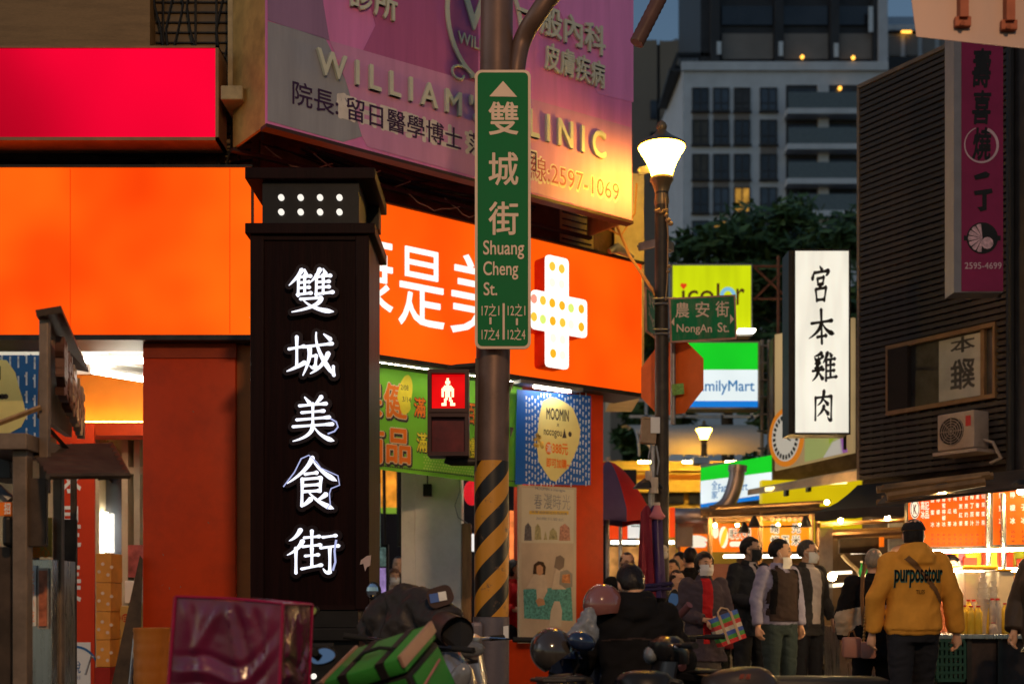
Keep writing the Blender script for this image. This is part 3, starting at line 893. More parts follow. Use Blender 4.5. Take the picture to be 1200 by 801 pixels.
sg = thing('street_name_sign', 'tall vertical green street sign with an arrow, on the striped pole', 'sign', (X(589, 8.82), 8.84, Z(408, 8.82)))
d = 8.8; SP = front(d)
M_grn = pm('sign_green', (.006, .17, .05), .6, var=.06, vs=3, spec=.15)
M_tan = pm('sign_white_sheeting', (.85, .62, .46), .5, var=.05, dirt=.1)
def rrect(x0, x1, z0, z1, r, k=5):
    o = []
    for cx_, cz_, a0 in ((x1 - r, z1 - r, 0), (x0 + r, z1 - r, 90), (x0 + r, z0 + r, 180), (x1 - r, z0 + r, 270)):
        for i in range(k + 1):
            a = R(a0 + 90 * i / k); o.append((cx_ + r * math.cos(a), cz_ + r * math.sin(a)))
    return o
x0, x1, z0, z1 = SP.rect(556.5, 82, 622, 408.5)
q = MB(SP.M); q.prism(rrect(x0, x1, z0, z1, .05), 0, .02); q.build('edge', M_tan, sg)
q = MB(SP.M); q.prism(rrect(x0 + .02, x1 - .02, z0 + .02, z1 - .02, .035), -.003, -.0005); q.build('plate', M_grn, sg)
q = MB(SP.M)
q.prism([SP.at(*p) for p in ((589.5, 95.5), (606, 114), (573.5, 113.5))], -.007, -.0045)
for ch, a in (('雙', (573, 120, 607, 158)), ('城', (573, 179, 607, 217)), ('街', (573, 237, 607, 275))):
    add_text(q, ch, *SP.rect(*a), y=-.005, bold=.014)
for s, a in (('Shuang', (566.5, 282, 614, 303.5)), ('Cheng', (566.5, 306.5, 607, 327.5)), ('St.', (567, 331, 582.5, 346))):
    add_text(q, s, *SP.rect(*a), y=-.005, bold=.012, res=5)
for s, a in (('17之1', (564.5, 356, 585, 370.5)), ('17之4', (564.5, 384, 585, 398.5)), ('12之1', (595, 356, 615.5, 370.5)), ('12之4', (595, 384, 615.5, 398.5))):
    add_text(q, s, *SP.rect(*a), y=-.005, bold=.006)
for a in ((573.5, 372, 576, 380), (604.5, 373, 607, 381), (589, 355.5, 591.5, 398)):
    r_ = SP.rect(*a); q.box((r_[0], r_[1]), (-.007, -.0045), (r_[2], r_[3]))
q.build('lettering', M_tan, sg)
q = MB()
for py in (120, 260, 385):
    q.box((X(570, 8.85), X(608, 8.85)), (8.821, 8.87), (Z(py + 4, 8.85), Z(py - 4, 8.85)))
q.build('clamp', M_gmetal, sg)

# pedestrian signal
ps = thing('pedestrian_signal', 'pedestrian signal showing a lit red standing figure', 'traffic signal', (X(525, 8.9), 8.95, Z(535, 8.9)))
d = 8.86; SP = front(d)
M_sig = pm('signal_housing_red_glow', (.04, .006, .006), .4, var=.2, spec=.3)  # dark red puts the lens glow into the colour of a grey housing
for i, (py0, py1) in enumerate(((434, 484), (485, 534.5))):
    x0, x1, z0, z1 = SP.rect(501.5, py0, 549.5, py1)
    q = MB(SP.M); q.box((x0, x1), (.0, .16), (z0, z1), bev=.012)
    h = q.build('housing', M_sig, ps, smooth=40)
    q = MB(SP.M)
    q.box((x0, x0 + .028), (-.055, -.001), (z0, z1)); q.box((x1 - .028, x1), (-.055, -.001), (z0, z1)); q.box((x0 + .028, x1 - .028), (-.055, -.001), (z1 - .028, z1)); q.box((x0 + .028, x1 - .028), (-.055, -.001), (z0, z0 + .028))
    q.build('bezel', M_sig, h)
    q = MB(SP.M); q.box((x0 + .03, x1 - .03), (-.006, -.001), (z0 + .03, z1 - .03))
    if i == 0:
        q.build('red_lens', em('red_lens_glow', (1.0, .003, .005), .62, var=.35, vs=3), h)
        pix = ["0001100", "0011110", "0001100", "0011110", "0111111", "1111111", "1101101", "1101101", "0011100", "0011100", "0110110", "1110111"]
        pix = [".....XX.....", ".....XX.....", "....XXXX....", "....XXXX....", ".....XX.....", "...XXXXXX...", "..XXXXXXXX..", ".XXXXXXXXXX.", ".XXXXXXXXXX.", ".XX.XXXX.XX.", ".XX.XXXX.XX.", ".XX.XXXX.XX.", ".XX.XXXX.XX.", "....XX.XX...", "...XXX.XX...", "...XX..XXX..", "...XX...XX..", ".XXXX...XXXX", ".XXXX...XXXX"]
        q = MB(SP.M)
        fx0, fx1, fz0, fz1 = SP.rect(516, 443, 533.5, 475.5)
        cw_ = (fx1 - fx0) / 12; chh = (fz1 - fz0) / len(pix)
        for r_, row in enumerate(pix):
            for k_, s_ in enumerate(row):
                if s_ == 'X':
                    q.box((fx0 + cw_ * (k_ + .06), fx0 + cw_ * (k_ + .94)), (-.010, -.007), (fz1 - chh * (r_ + .94), fz1 - chh * (r_ + .06)))
        q.build('lit_figure', em('lit_figure', (1.0, .62, .36), 2.6), h)
    else:
        q.build('dark_lens', pm('dark_lens', (.10, .003, .006), .3, spec=.3, var=.4, vs=8), h)
q = MB()
q.tube([W(525, 432, 8.95), W(535, 430, 8.95), W(560, 428, 8.98)], .022, 10); q.tube([W(522, 538, 8.95), W(530, 541, 8.95), W(558, 541, 8.98)], .03, 10)
q.box((X(557, 8.97), X(562, 8.97)), (8.93, 8.99), (Z(552, 8.97), Z(421, 8.97)))
q.build('bracket', M_dmetal, ps)
q = MB()
for py in (452, 505):
    q.prism([(X(597.5, D), Z(py - 4, D)), (X(602, D), Z(py - 3, D)), (X(598, D), Z(py + 8, D))], D - .05, D + .02)
q.build('bracket', M_dmetal, pole)

# ------------------------------------------------------------ lamp post
LD = 12.3
lx = X(775.5, LD)
M_lpost = pm('lamp_post_paint', (.065, .055, .045), .5, metal=.3, var=.3, vs=12, dirt=.5, ds=6, bump=.1)
M_cap = pm('lamp_cap', (.24, .17, .09), .35, metal=.4)
M_lglass = em('lamp_glass', (1.0, 0.52, 0.04), 75)
def street_lamp(x, y, z0, h, label, s=1.0, post_r=.075):
    """lantern of an inverted cone on a slim post; h: height of the lantern's foot"""
    o = thing('street_lamp', label, 'street lamp', (x, y, z0), 0, 'warm lantern lamps along the street')
    q = MB(Matrix.Translation((x, y, 0)))
    q.tube([(0, 0, z0), (0, 0, z0 + .9), (0, 0, z0 + .92), (0, 0, h)], [post_r * 1.25, post_r * 1.25, post_r, post_r * .92], 18)
    q.lathe([(post_r * 2.4, z0), (post_r * 2.2, z0 + .05), (post_r * 1.3, z0 + .1)])
    q.build('post', M_lpost, o, smooth=40)
    T = Matrix.Translation((x, y, h)) @ Matrix.Scale(s, 4)
    q = MB(T); q.lathe([(.06, -.14), (.07, -.1), (.06, -.02), (.085, .06), (.11, .10), (.105, .125)], n=24); q.build('collar', M_cap, o, smooth=40)
    q = MB(T); q.lathe([(.088, .127), (.098, .16), (.115, .21), (.14, .27), (.172, .33), (.203, .375), (.214, .40)], n=28); gl = q.build('lantern_glass', M_lglass, o, smooth=60)
    q = MB(T); q.lathe([(.222, .402), (.222, .42), (.17, .455), (.10, .50), (.055, .54), (.04, .56), (.045, .575), (.05, .60), (.035, .63), (.012, .65)], n=28); q.build('lantern_cap', M_cap, o, smooth=40)
    return o
lh = Z(224, LD)
main_lamp = street_lamp(lx, LD, .12, lh, 'tall lit lantern lamp beside the clinic billboard corner', s=1.115)

# a tall roadside luminaire, unseen and assumed on the camera's side of the junction, added for the warm light on everything that faces it
LUM_W = 680
lu = thing('assumed_luminaire', 'tall roadside lamp, assumed on the near side of the junction, unseen behind the viewer', 'street lamp', (3.4, -3.6, 0))
q = MB(); q.tube(smooth_path([(3.4, -3.6, 0), (3.4, -3.6, 4), (3.4, -3.6, 6.6), (3.2, -3.5, 7.3), (2.6, -3.2, 7.6), (1.9, -2.9, 7.6)]), .07, 12); q.build('post', M_lpost, lu, smooth=50)
LM = Matrix.Translation((1.5, -2.72, 7.6)) @ Matrix.Rotation(R(25), 4, 'Z') @ Matrix.Rotation(R(35), 4, 'X')
q = MB(LM); q.box((-.3, .3), (-.16, .16), (0, .12), bev=.03); q.build('lamp_head', M_gmetal, lu)
ad = bpy.data.lights.new('assumed_luminaire_light', 'AREA'); ad.shape = 'RECTANGLE'; ad.size = .5; ad.size_y = .25; ad.energy = LUM_W; ad.color = (1.0, .60, .30)
ao = bpy.data.objects.new('assumed_luminaire_light', ad); COL.objects.link(ao); ao.matrix_world = LM @ Matrix.Translation((0, 0, -.02))
_W[ao.name] = Matrix.Identity(4); ao.parent = lu; ao.matrix_parent_inverse = wm(lu).inverted()

# things on the lamp post
q = MB(); q.tube([W(779, 226, LD - .1), W(781, 250, LD - .1), W(783, 275, LD - .1), W(782, 330, LD - .09), W(780, 352, LD - .09)], .008, 6)
for (px, py, r_) in ((783, 258, .03), (786, 262, .028), (781, 252, .024), (784, 312, .022), (783, 318, .02), (778, 247, .02), (772, 246, .02)):
    v = W(px, py, LD - .1); q.ell(v, (r_, r_, r_ * .8), 10, 6)
q.tube([W(767, 246, LD - .08), W(775, 249, LD - .1), W(783, 245, LD - .08)], .012, 6)
tag(q.build('knotted_rope', pm('rope', (.45, .3, .15), .9, bump=.4, bs=90), smooth=60), 'knotted rope tied round the lamp post below the lantern', 'rope')

sg = thing('street_name_plate', 'worn green street plate with two arrows, fixed right of the lamp post', 'sign', (X(823, 12.2), 12.22, Z(402, 12.2)))
d = 12.18; tl = .018
SP = Plane((X(784, d), d), (1, .05)); M_rust = pm('rusty_edge', (.55, .28, .2), .6, var=.3, dirt=.4, ds=9)
q = MB(SP.M)
P = [SP.at(*p) for p in ((784, 349), (862, 345), (863.5, 397), (785.5, 401.5))]
q.prism(P, 0, .02); q.build('edge', M_rust, sg)
P2_ = [SP.at(*p) for p in ((786, 351), (860, 347), (861.5, 395), (787.5, 399.3))]
q = MB(SP.M); q.prism(P2_, -.003, -.0006)
q.build('plate', pm('worn_sign_green', (.010, .20, .07), .6, spec=.15, var=.2, vs=8, dirt=.35, ds=14, dirtcol=(.35, .22, .16), stretch=(1, 1, .35)), sg)
q = MB(SP.M)
def sptext(s, a, **k): add_text(q, s, *SP.rect(*a), y=-.0045, **k)
sptext('農', (791.5, 354.5, 807.5, 372), bold=.012); sptext('安', (815, 353.5, 831, 371.5), bold=.012); sptext('街', (838.5, 353, 854, 371), bold=.012)
sptext('NongAn', (793, 380, 834, 392), bold=.014, res=5); sptext('St.', (841, 378, 854, 389), bold=.014)
q.prism([SP.at(*p) for p in ((786.5, 377.5), (790, 371.5), (790, 382))], -.006, -.0045); q.prism([SP.at(*p) for p in ((860, 374), (855.5, 368), (855.5, 379.5))], -.006, -.0045)
q.build('lettering', M_tan, sg)
sg2 = thing('street_name_plate', 'green street plate seen edge on, left of the lamp post', 'sign', (X(764, 12.4), 12.4, Z(398, 12.4)))
SP = Plane((X(757, 12.0), 12.0), (.13, .6))
q = MB(SP.M); P = [SP.at(*p) for p in ((757, 336), (771, 346), (771, 397.5), (758, 388))]; q.prism(P, 0, .02); q.build('edge', M_rust, sg2)
P = [SP.at(*p) for p in ((757.8, 338.5), (770.4, 348), (770.4, 395), (758.6, 386.5))]
q = MB(SP.M); q.prism(P, -.003, -.0006); q.build('plate', _mats['worn_sign_green'], sg2)
q = MB(SP.M)
for ch, a in (('雙', (759.5, 345, 762.5, 358)), ('城', (763, 348, 766, 360)), ('街', (766.5, 350, 769.5, 362)), ('ShuangCheng', (759.5, 371, 769.5, 383))):
    add_text(q, ch, *SP.rect(*a), y=-.0045, bold=.01)
q.build('lettering', M_tan, sg2)
q = MB()
for py in (352, 358, 388, 393):
    q.tube([(lx - .1, LD - .075, Z(py, LD)), (lx + .13, LD - .09, Z(py, LD))], .012, 6)
tag(q.build('clamp_bands', M_gmetal), 'metal bands that clamp the street plates to the lamp post', 'bracket')

st = thing('traffic_sign_back', 'back of an octagonal stop sign coloured orange as if lit behind the lamp post', 'sign', (X(786, 12.5), 12.5, Z(487, 12.5)))
d = 12.48; OP = Plane((X(787, d), d), (.77, -.64))
cxo, czo = OP.at(787, 443); ro = .38
oc = [(cxo + ro / math.cos(R(22.5)) * math.cos(R(22.5 + 45 * i)), czo + ro * 1.0 / math.cos(R(22.5)) * math.sin(R(22.5 + 45 * i))) for i in range(8)]
q = MB(OP.M); q.prism(oc, 0, .006); q.build('plate', pm('sign_back_as_lit', (.85, .16, .025), .45, var=.08, dirt=.1, bump=.02), st)  # plain metal back, coloured orange for the light it catches
q = MB(OP.M); q.tube([(OP.t(790), -.02, Z(497, d)), (OP.t(790), -.02, Z(398, d))], .028, 12); q.build('post_stub', M_gmetal, st, smooth=50)
q = MB(OP.M)
for py in (415, 466):
    q.box((OP.t(764), OP.t(788)), (-.26, -.232), (OP.z(0, py + 2.5), OP.z(0, py - 2.5))); q.box((OP.t(783), OP.t(790)), (-.23, -.001), (OP.z(0, py + 3), OP.z(0, py - 3)))
    q.tube([(OP.t(764), -.27, OP.z(0, py)), (OP.t(766), -.27, OP.z(0, py))], .015, 8)
q.build('clamp', M_gmetal, st)
q = MB(OP.M); q.prism([OP.at(*p) for p in ((790.5, 451), (804, 449.5), (805, 462), (791.5, 464))], -.056, -.05); q.build('sticker', pm('green_sticker', (.25, .5, .12), .5, var=.4, vs=40), st)

bxo = thing('meter_box', 'small metal meter box with a white label on the lamp post', 'box', (X(760, 12.2), 12.25, Z(522, 12.2)))
d = 12.2
q = MB(Matrix.Translation((X(761, d), d, Z(505, d))) @ Matrix.Rotation(R(5), 4, 'Y'))
q.box((-.085, .075), (-.02, .10), (-.125, .125), bev=.008); q.box((-.095, .085), (-.03, .11), (.118, .14), bev=.004); q.build('box_case', pm('rusty_box', (.35, .24, .15), .55, dirt=.6, ds=6), bxo)
q = MB(); q.box((X(762, d), X(773, d)), (d - .035, d - .021), (Z(508, d), Z(489, d)), bev=.004); q.build('label_plate', M_white, bxo)
q = MB()
q.tube([W(765, 522, d), W(765, 560, d), W(764, 600, d)], .022, 10); q.tube([W(769, 522, d), W(772, 540, d), W(770, 556, d)], .009, 6); q.tube([W(763, 520, d), W(760, 535, d), W(763, 552, d)], .008, 6)
q.build('conduit', M_galv, bxo, smooth=50)
# ------------------------------------------------------------ far buildings
def window_grid(parent, plane, xs, rows, frame_m, name='window', y=-.05):
    pass
M_tileg = pm('pale_grey_tile', (.68, .70, .74), .6, var=.08, vs=.8, bump=.05, bs=2, dirt=.2, ds=.15)
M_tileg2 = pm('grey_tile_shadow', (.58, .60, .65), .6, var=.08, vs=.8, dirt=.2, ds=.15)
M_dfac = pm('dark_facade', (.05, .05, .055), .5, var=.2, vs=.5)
M_taup = pm('taupe_panel', (.25, .22, .20), .6, var=.1, vs=.6)
M_dwin = pm('night_window', (.03, .032, .04), .15, spec=.7, var=.4, vs=.4)
M_frame = pm('window_frame_dark', (.06, .06, .065), .5)
M_litw = em('lit_window', (1.0, .5, .08), .35, var=.8, vs=.8)
M_panes = [M_dwin, M_dwin, pm('window_sky_tint', (.06, .075, .10), .1, spec=.8, var=.3, vs=.5), pm('curtain_behind_glass', (.10, .095, .085), .5, var=.4, vs=3, stretch=(4, 1, .2)), pm('half_drawn_blind', (.07, .07, .075), .4, var=.6, vs=1.2, stretch=(.2, 1, 3))]
FD = 105
fp = front(FD)
ap = thing('apartment_tower', 'tall pale grey apartment block with dark top storeys above the trees', 'building', (X(910, FD), FD + 8, 0))
q = MB(fp.M); x0, x1 = fp.t(801), fp.t(1040)
ztop = fp.z(0, 77)
q.box((x0, x1), (0, 16), (0, ztop)); q.build('wall', M_tileg, ap)
q = MB(); A = (X(801, FD) - .02, FD + .1); Bq = (X(772, FD + 14), FD + 14)
q.add([(A[0], A[1], 0), (Bq[0], Bq[1], 0), (Bq[0], Bq[1], ztop), (A[0], A[1], ztop), (A[0], FD + 15, 0), (A[0], FD + 15, ztop)], [(0, 1, 2, 3), (1, 4, 5, 2), (2, 5, 3), (0, 4, 1), (0, 3, 5, 4)])
q.build('side_wall', M_tileg2, ap)
q = MB(fp.M)
q.box((fp.t(798), fp.t(1040)), (-.25, -.005), (ztop - .5, ztop + .25)); q.build('parapet', M_tileg, ap)
# windows
def win(px0, py0, px1, py1, lit=False, mull=True, par=ap, pl=fp):
    x0, x1, z0, z1 = pl.rect(px0, py0, px1, py1)
    q = MB(pl.M)
    q.box((x0 - .12, x0), (-.12, -.004), (z0 - .15, z1 + .1)); q.box((x1, x1 + .12), (-.12, -.004), (z0 - .15, z1 + .1))
    q.box((x0, x1), (-.12, -.004), (z1, z1 + .1)); q.box((x0 - .2, x1 + .2), (-.3, -.004), (z0 - .28, z0 - .151)); q.box((x0, x1), (-.12, -.004), (z0 - .15, z0))
    if mull:
        m = (x0 + x1) / 2; q.box((m - .06, m + .06), (-.1, -.004), (z0, z1)); zz = z0 + (z1 - z0) * .3; q.box((x0, m - .06), (-.1, -.004), (zz, zz + .08)); q.box((m + .06, x1), (-.1, -.004), (zz, zz + .08))
    f = q.build('window', M_frame, par)
    q = MB(pl.M); q.box((x0, x1), (-.06, -.002), (z0, z1)); q.build('pane', M_litw if lit else M_panes[int(px0 * 7 + py0 * 3) % 5], f)
rows = [(104.5, 129), (142, 168), (182, 209), (221, 248), (260, 287)]
for ci, (a, b) in enumerate(((812.5, 829), (837, 853), (861.5, 877.5), (892, 909))):
    for ri, (r0, r1) in enumerate(rows):
        lit = (ci, ri) in ((2, 3), (1, 4))
        win(a, r0, b, r1, lit)
        if ri in (0, 2) and ci < 3 or (ci == 3 and ri == 1):
            q = MB(fp.M); x0_, x1_, z0_, z1_ = fp.rect(a - 1, r1 + 2.4, b + 1, rows[ri + 1][0] - 1.4); q.box((x0_, x1_), (-.08, -.004), (z0_, z1_)); q.build('spandrel', M_taup, ap)
# balconies
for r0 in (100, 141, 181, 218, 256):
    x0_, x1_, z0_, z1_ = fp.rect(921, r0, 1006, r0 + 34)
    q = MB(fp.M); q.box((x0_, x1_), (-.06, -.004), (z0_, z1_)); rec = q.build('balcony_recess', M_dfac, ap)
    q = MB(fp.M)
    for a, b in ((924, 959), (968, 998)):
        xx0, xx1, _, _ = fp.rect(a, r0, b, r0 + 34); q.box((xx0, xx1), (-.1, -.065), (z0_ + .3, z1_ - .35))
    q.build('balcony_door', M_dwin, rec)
    q = MB(fp.M); zr = fp.z(0, r0 + 25); q.box((x0_ - .2, x1_ + .2), (-1.4, -.07), (z0_ - .5, z0_ - .02)); q.build('balcony_slab', M_tileg, ap)
    q = MB(fp.M); q.box((x0_ - .1, x1_ + .1), (-1.38, -1.33), (z0_, zr + .7)); q.build('balcony_rail', pm('green_glass_rail', (.14, .17, .18), .2, var=.15, spec=.5), ap)
    q = MB(fp.M); xm = fp.t(963.5); q.box((xm - .45, xm + .45), (-.5, -.066), (z0_, z1_)); q.build('balcony_pier', M_tileg, ap)
# dark crown storeys
q = MB(fp.M); q.box((fp.t(823), fp.t(1029)), (1.0, 15), (ztop, ztop + 14)); q.build('crown_wall', M_dfac, ap)
for a, b in ((848, 908), (921, 973), (986, 1026)):
    q = MB(fp.M); x0_, x1_, z0_, z1_ = fp.rect(a, 35, b, 65); q.box((x0_, x1_), (.7, .998), (z0_, z1_)); q.build('crown_panel', M_taup, ap)
    q = MB(fp.M); x0_, x1_, z0_, z1_ = fp.rect(a, 67, b, 77); q.box((x0_, x1_), (.8, .998), (z0_, z1_)); q.build('crown_window', pm('blue_glass', (.10, .13, .18), .12, spec=.9), ap)
    q = MB(fp.M); x0_, x1_, z0_, z1_ = fp.rect(a, 2, b, 24); q.box((x0_, x1_), (.8, .998), (z0_, z1_)); q.build('crown_window', M_dwin, ap)
q = MB(fp.M)
for px in (839, 914, 979.5, 1029):
    q.box((fp.t(px - 5), fp.t(px + 5)), (.2, 1.0), (ztop + .26, ztop + 14))
q.build('crown_column', M_dfac, ap)
q = MB(fp.M)
for px, py0, py1 in ((843, 48, 63), (915.5, 48, 65), (980.5, 50, 66), (1021, 7, 37)):
    q.box((fp.t(px - 2.6), fp.t(px + 2.6)), (.1, .19), (fp.z(0, py1), fp.z(0, py0)))
q.build('crown_glass_strip', pm('pale_strip', (.7, .75, .8), .3), ap)
q = MB(fp.M); q.box((fp.t(1029.5), fp.t(1040)), (-.1, 6), (ztop + .26, ztop + 14)); q.build('crown_pier', M_tileg2, ap)
for px, py in ((939, 69), (998.5, 70), (983, 105.5)):
    x, z = fp.at(px, py); q = MB(fp.M); q.ell((x, -.35, z), (.17, .17, .17), 10, 6); q.build('terrace_lamp', em('terrace_glow', (1, .45, .06), 3), ap)
# pergola on the roof
q = MB(fp.M)
P = [fp.at(*p) for p in ((786, 78), (795, 55), (838, 55), (838, 60), (798, 60), (790, 78))]
for i in range(4):
    q.prism(P, 1 + i * 2.5, 1.3 + i * 2.5)
for i in range(9):
    px = 797 + i * 5; q.box((fp.t(px), fp.t(px + 1)), (.8, 10), (fp.z(0, 59), fp.z(0, 56)))
q.box((fp.t(786), fp.t(824)), (.9, 9), (fp.z(0, 78) , fp.z(0, 75)))
q.build('pergola', M_dfac, ap)

bb = thing('brown_block', 'brown apartment block with roof aerials rising behind the lit street lamp', 'building', (X(790, 135), 140, 0))
bp_ = front(135)
q = MB(bp_.M); q.box((bp_.t(715), bp_.t(770)), (0, 14), (0, bp_.z(0, 47))); q.box((bp_.t(773.5), bp_.t(840)), (0, 14), (0, bp_.z(0, 48))); q.build('wall', pm('brown_tile_far', (.27, .22, .17), .7, var=.1, vs=.4, dirt=.2, ds=.2), bb)
q = MB(bp_.M); q.box((bp_.t(770.2), bp_.t(773.3)), (.5, 14), (0, bp_.z(0, 50))); q.build('recess', M_dfac, bb)
for py in (118, 155, 195):
    q = MB(bp_.M); x0_, x1_, z0_, z1_ = bp_.rect(762, py, 769.5, py + 22); q.box((x0_, x1_), (-.1, -.004), (z0_, z1_)); q.build('window', M_dwin, bb)
q = MB(bp_.M)
for px, h in ((779, 20), (796, 18), (782, 10)):
    q.tube([(bp_.t(px), 4, bp_.z(0, 48)), (bp_.t(px), 4, bp_.z(0, 48 - h))], .12, 5)
q.tube([(bp_.t(794), 4, bp_.z(0, 31)), (bp_.t(800), 4, bp_.z(0, 28))], .3, 5); q.tube([(bp_.t(776), 4, bp_.z(0, 40)), (bp_.t(782), 4, bp_.z(0, 38))], .1, 5)
q.tube([(bp_.t(754), 3, bp_.z(0, 43)), (bp_.t(764), 3, bp_.z(0, 41))], .3, 6)
q.build('aerial', M_galv, bb)

rb = thing('pale_block', 'pale grey flat-roofed block with a glass roof railing behind the slatted building', 'building', (X(1085, 120), 126, 0))
rp2 = front(120)
q = MB(rp2.M); q.box((rp2.t(1040.5), rp2.t(1180)), (0, 12), (0, rp2.z(0, 29))); q.build('wall', M_tileg, rb)
for i in range(7):
    q = MB(rp2.M); a = 1041 + i * 20; q.box((rp2.t(a), rp2.t(a + 14)), (-.2, -.004), (rp2.z(0, 66), rp2.z(0, 43))); q.build('window', M_taup, rb)
q = MB(rp2.M); q.box((rp2.t(1040), rp2.t(1180)), (-.4, -.01), (rp2.z(0, 90), rp2.z(0, 68.5))); q.box((rp2.t(1040), rp2.t(1180)), (-.5, 1), (rp2.z(0, 40), rp2.z(0, 38))); q.build('dark_band', M_dfac, rb)
q = MB(rp2.M); q.box((rp2.t(1040), rp2.t(1180)), (.3, .36), (rp2.z(0, 29), rp2.z(0, 18))); q.build('roof_rail', pm('rail_glass', (.3, .36, .45), .15, alpha=.6), rb)
x, z = rp2.at(1060, 40.5); q = MB(rp2.M); q.box((x - .5, x + .5), (-.62, -.51), (z - .12, z + .1)); q.build('soffit_lamp', _mats['terrace_glow'], rb)

# ------------------------------------------------------------ trees behind the market
M_leaf = [pm('leaf_dark', (.06, .11, .04), .6, var=.4, vs=.9), pm('leaf_mid', (.09, .15, .05), .55, var=.4, vs=.9), pm('leaf_pale', (.12, .18, .055), .55, var=.3, vs=.9)]
M_bark = pm('bark', (.07, .055, .04), .9, bump=.5, bs=20)
def tree(x, y, h, rx, rz, n, label, seed, lean=0.0, leaf=.28):
    rnd = random.Random(seed)
    o = thing('broadleaf_tree', label, 'tree', (x, y, 0), 0, 'trees behind the market roof')
    q = MB(); zc = h - rz
    q.tube([(x, y, 0), (x + .1, y, zc * .5), (x + lean, y, zc)], [.28, .22, .15], 10)
    cl = []
    for k in range(26):
        a = rnd.uniform(0, 6.28); e = rnd.uniform(-.7, 1); rr = rnd.uniform(.45, 1.0)
        cxx = x + lean + rx * rr * math.cos(a) * math.cos(e * 1.3); cy = y + rx * rr * math.sin(a) * math.cos(e * 1.3) * .8; cz = zc + rz * rr * math.sin(e * 1.3)
        cl.append((Vector((cxx, cy, cz)), rnd.uniform(.5, 1.15) * rx * .33))
        q.tube([(x + lean, y, zc - rz * .4), ((x + cxx) / 2, (y + cy) / 2, (zc + cz) / 2 - .2), (cxx, cy, cz)], [.09, .05, .02], 5)
    q.build('trunk', M_bark, o)
    q = MB()
    for i in range(n):
        cc, r_ = cl[rnd.randrange(len(cl))]
        dv = Vector((rnd.gauss(0, 1), rnd.gauss(0, 1), rnd.gauss(0, 1))).normalized() * r_ * (rnd.random() ** .45) 
        dv.z *= .75
        p = cc + dv
        a = Vector((rnd.gauss(0, 1), rnd.gauss(0, 1), rnd.gauss(0, .6))).normalized(); b = a.orthogonal().normalized(); s = leaf * rnd.uniform(.5, 1.2)
        q.cur = 0 if rnd.random() < .5 else (1 if rnd.random() < .75 else 2)
        q.add([p - a * s, p + b * s * .42, p + a * s, p - b * s * .42], [(0, 1, 2, 3)])
    q.build('crown', M_leaf, o)
tree(X(850, 38), 38, 13.4, 3.6, 3.6, 7500, 'broad dark tree below the grey tower, middle of the row', 1)
tree(X(945, 36), 36, 13.6, 2.7, 4.2, 6500, 'dark tree below the tower balconies, left of the slatted building', 2)
tree(X(772, 42), 42, 12.0, 2.6, 3.2, 4000, 'dark tree just behind the lamp post, leftmost of the row', 3)
tree(X(905, 46), 46, 16.8, 3.0, 4.2, 5500, 'taller dark tree standing behind the others', 4)
tree(X(915, 24), 24, 5.9, .8, 1.5, 900, 'small bright green tree beside the sign scaffold', 5, leaf=.14)

# ------------------------------------------------------------ slatted timber building on the right
RW = Plane((X(1008, 15.5), 15.5), (.543, -.84))
sb = thing('slatted_building', 'two-storey building clad in brown horizontal timber slats', 'building', (5.5, 14.5, 0))
M_slat = pm('slat_timber', (.05, .042, .039), .55, var=.3, vs=2, stretch=(.6, .6, 9), bump=.1, dirt=.3)
M_slat2 = pm('slat_backing', (.02, .015, .013), .8)
tR = RW.t(1187); zT = RW.z(1008, 104); zB = RW.z(1008, 562)
q = MB(RW.M); q.box((0, 6.0), (.06, 4.5), (0, zT)); q.build('wall', M_slat2, sb)
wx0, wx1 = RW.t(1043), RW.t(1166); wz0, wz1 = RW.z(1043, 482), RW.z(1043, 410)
q = MB(RW.M)
zz = zB; rnd = random.Random(4)
while zz < zT:
    if zz + .05 < wz0 - .04 or zz > wz1 + .04:
        q.box((0, tR), (-.012 + rnd.uniform(-.004, .004), .028), (zz, zz + .05))
    else:
        q.box((0, wx0 - .03), (-.012, .028), (zz, zz + .05)); q.box((wx1 + .03, tR), (-.012, .028), (zz, zz + .05))
    zz += .076
q.build('slat_cladding', M_slat, sb)
q = MB(RW.M)
for i in range(12):
    tt = .12 + i * (tR - .2) / 11
    if tt < wx0 - .1 or tt > wx1 + .1: q.box((tt, tt + .05), (.03, .055), (zB, zT))
    else: q.box((tt, tt + .05), (.03, .055), (zB, wz0 - .05)); q.box((tt, tt + .05), (.03, .055), (wz1 + .05, zT))
q.build('batten', M_slat, sb)
q = MB(RW.M); q.box((-.03, tR + .02), (-.03, .1), (zT + .002, zT + .05)); q.box((-.04, -.002), (-.02, .1), (zB, zT)); q.box((tR + .004, tR + .05), (-.03, .1), (zB, zT)); q.build('edge_trim', pm('trim_timber', (.16, .12, .09), .55, var=.2), sb)
q = MB(RW.M)
q.box((wx0 - .03, wx1 + .03), (-.05, .02), (wz1, wz1 + .05)); q.box((wx0 - .03, wx1 + .03), (-.05, .02), (wz0 - .05, wz0)); q.box((wx0 - .03, wx0), (-.05, .02), (wz0, wz1)); q.box((wx1, wx1 + .03), (-.05, .02), (wz0, wz1))
xm = RW.t(1150); q.box((xm, xm + .05), (-.02, .03), (wz0, wz1))
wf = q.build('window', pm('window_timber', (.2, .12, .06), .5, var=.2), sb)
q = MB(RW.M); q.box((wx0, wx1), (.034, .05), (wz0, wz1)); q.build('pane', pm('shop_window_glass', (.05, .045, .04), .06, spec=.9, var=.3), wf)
q = MB(RW.M); q.box((wx0, wx0 + .3), (-.045, .03), (wz0, wz1)); q.build('shutter', M_slat2, wf)
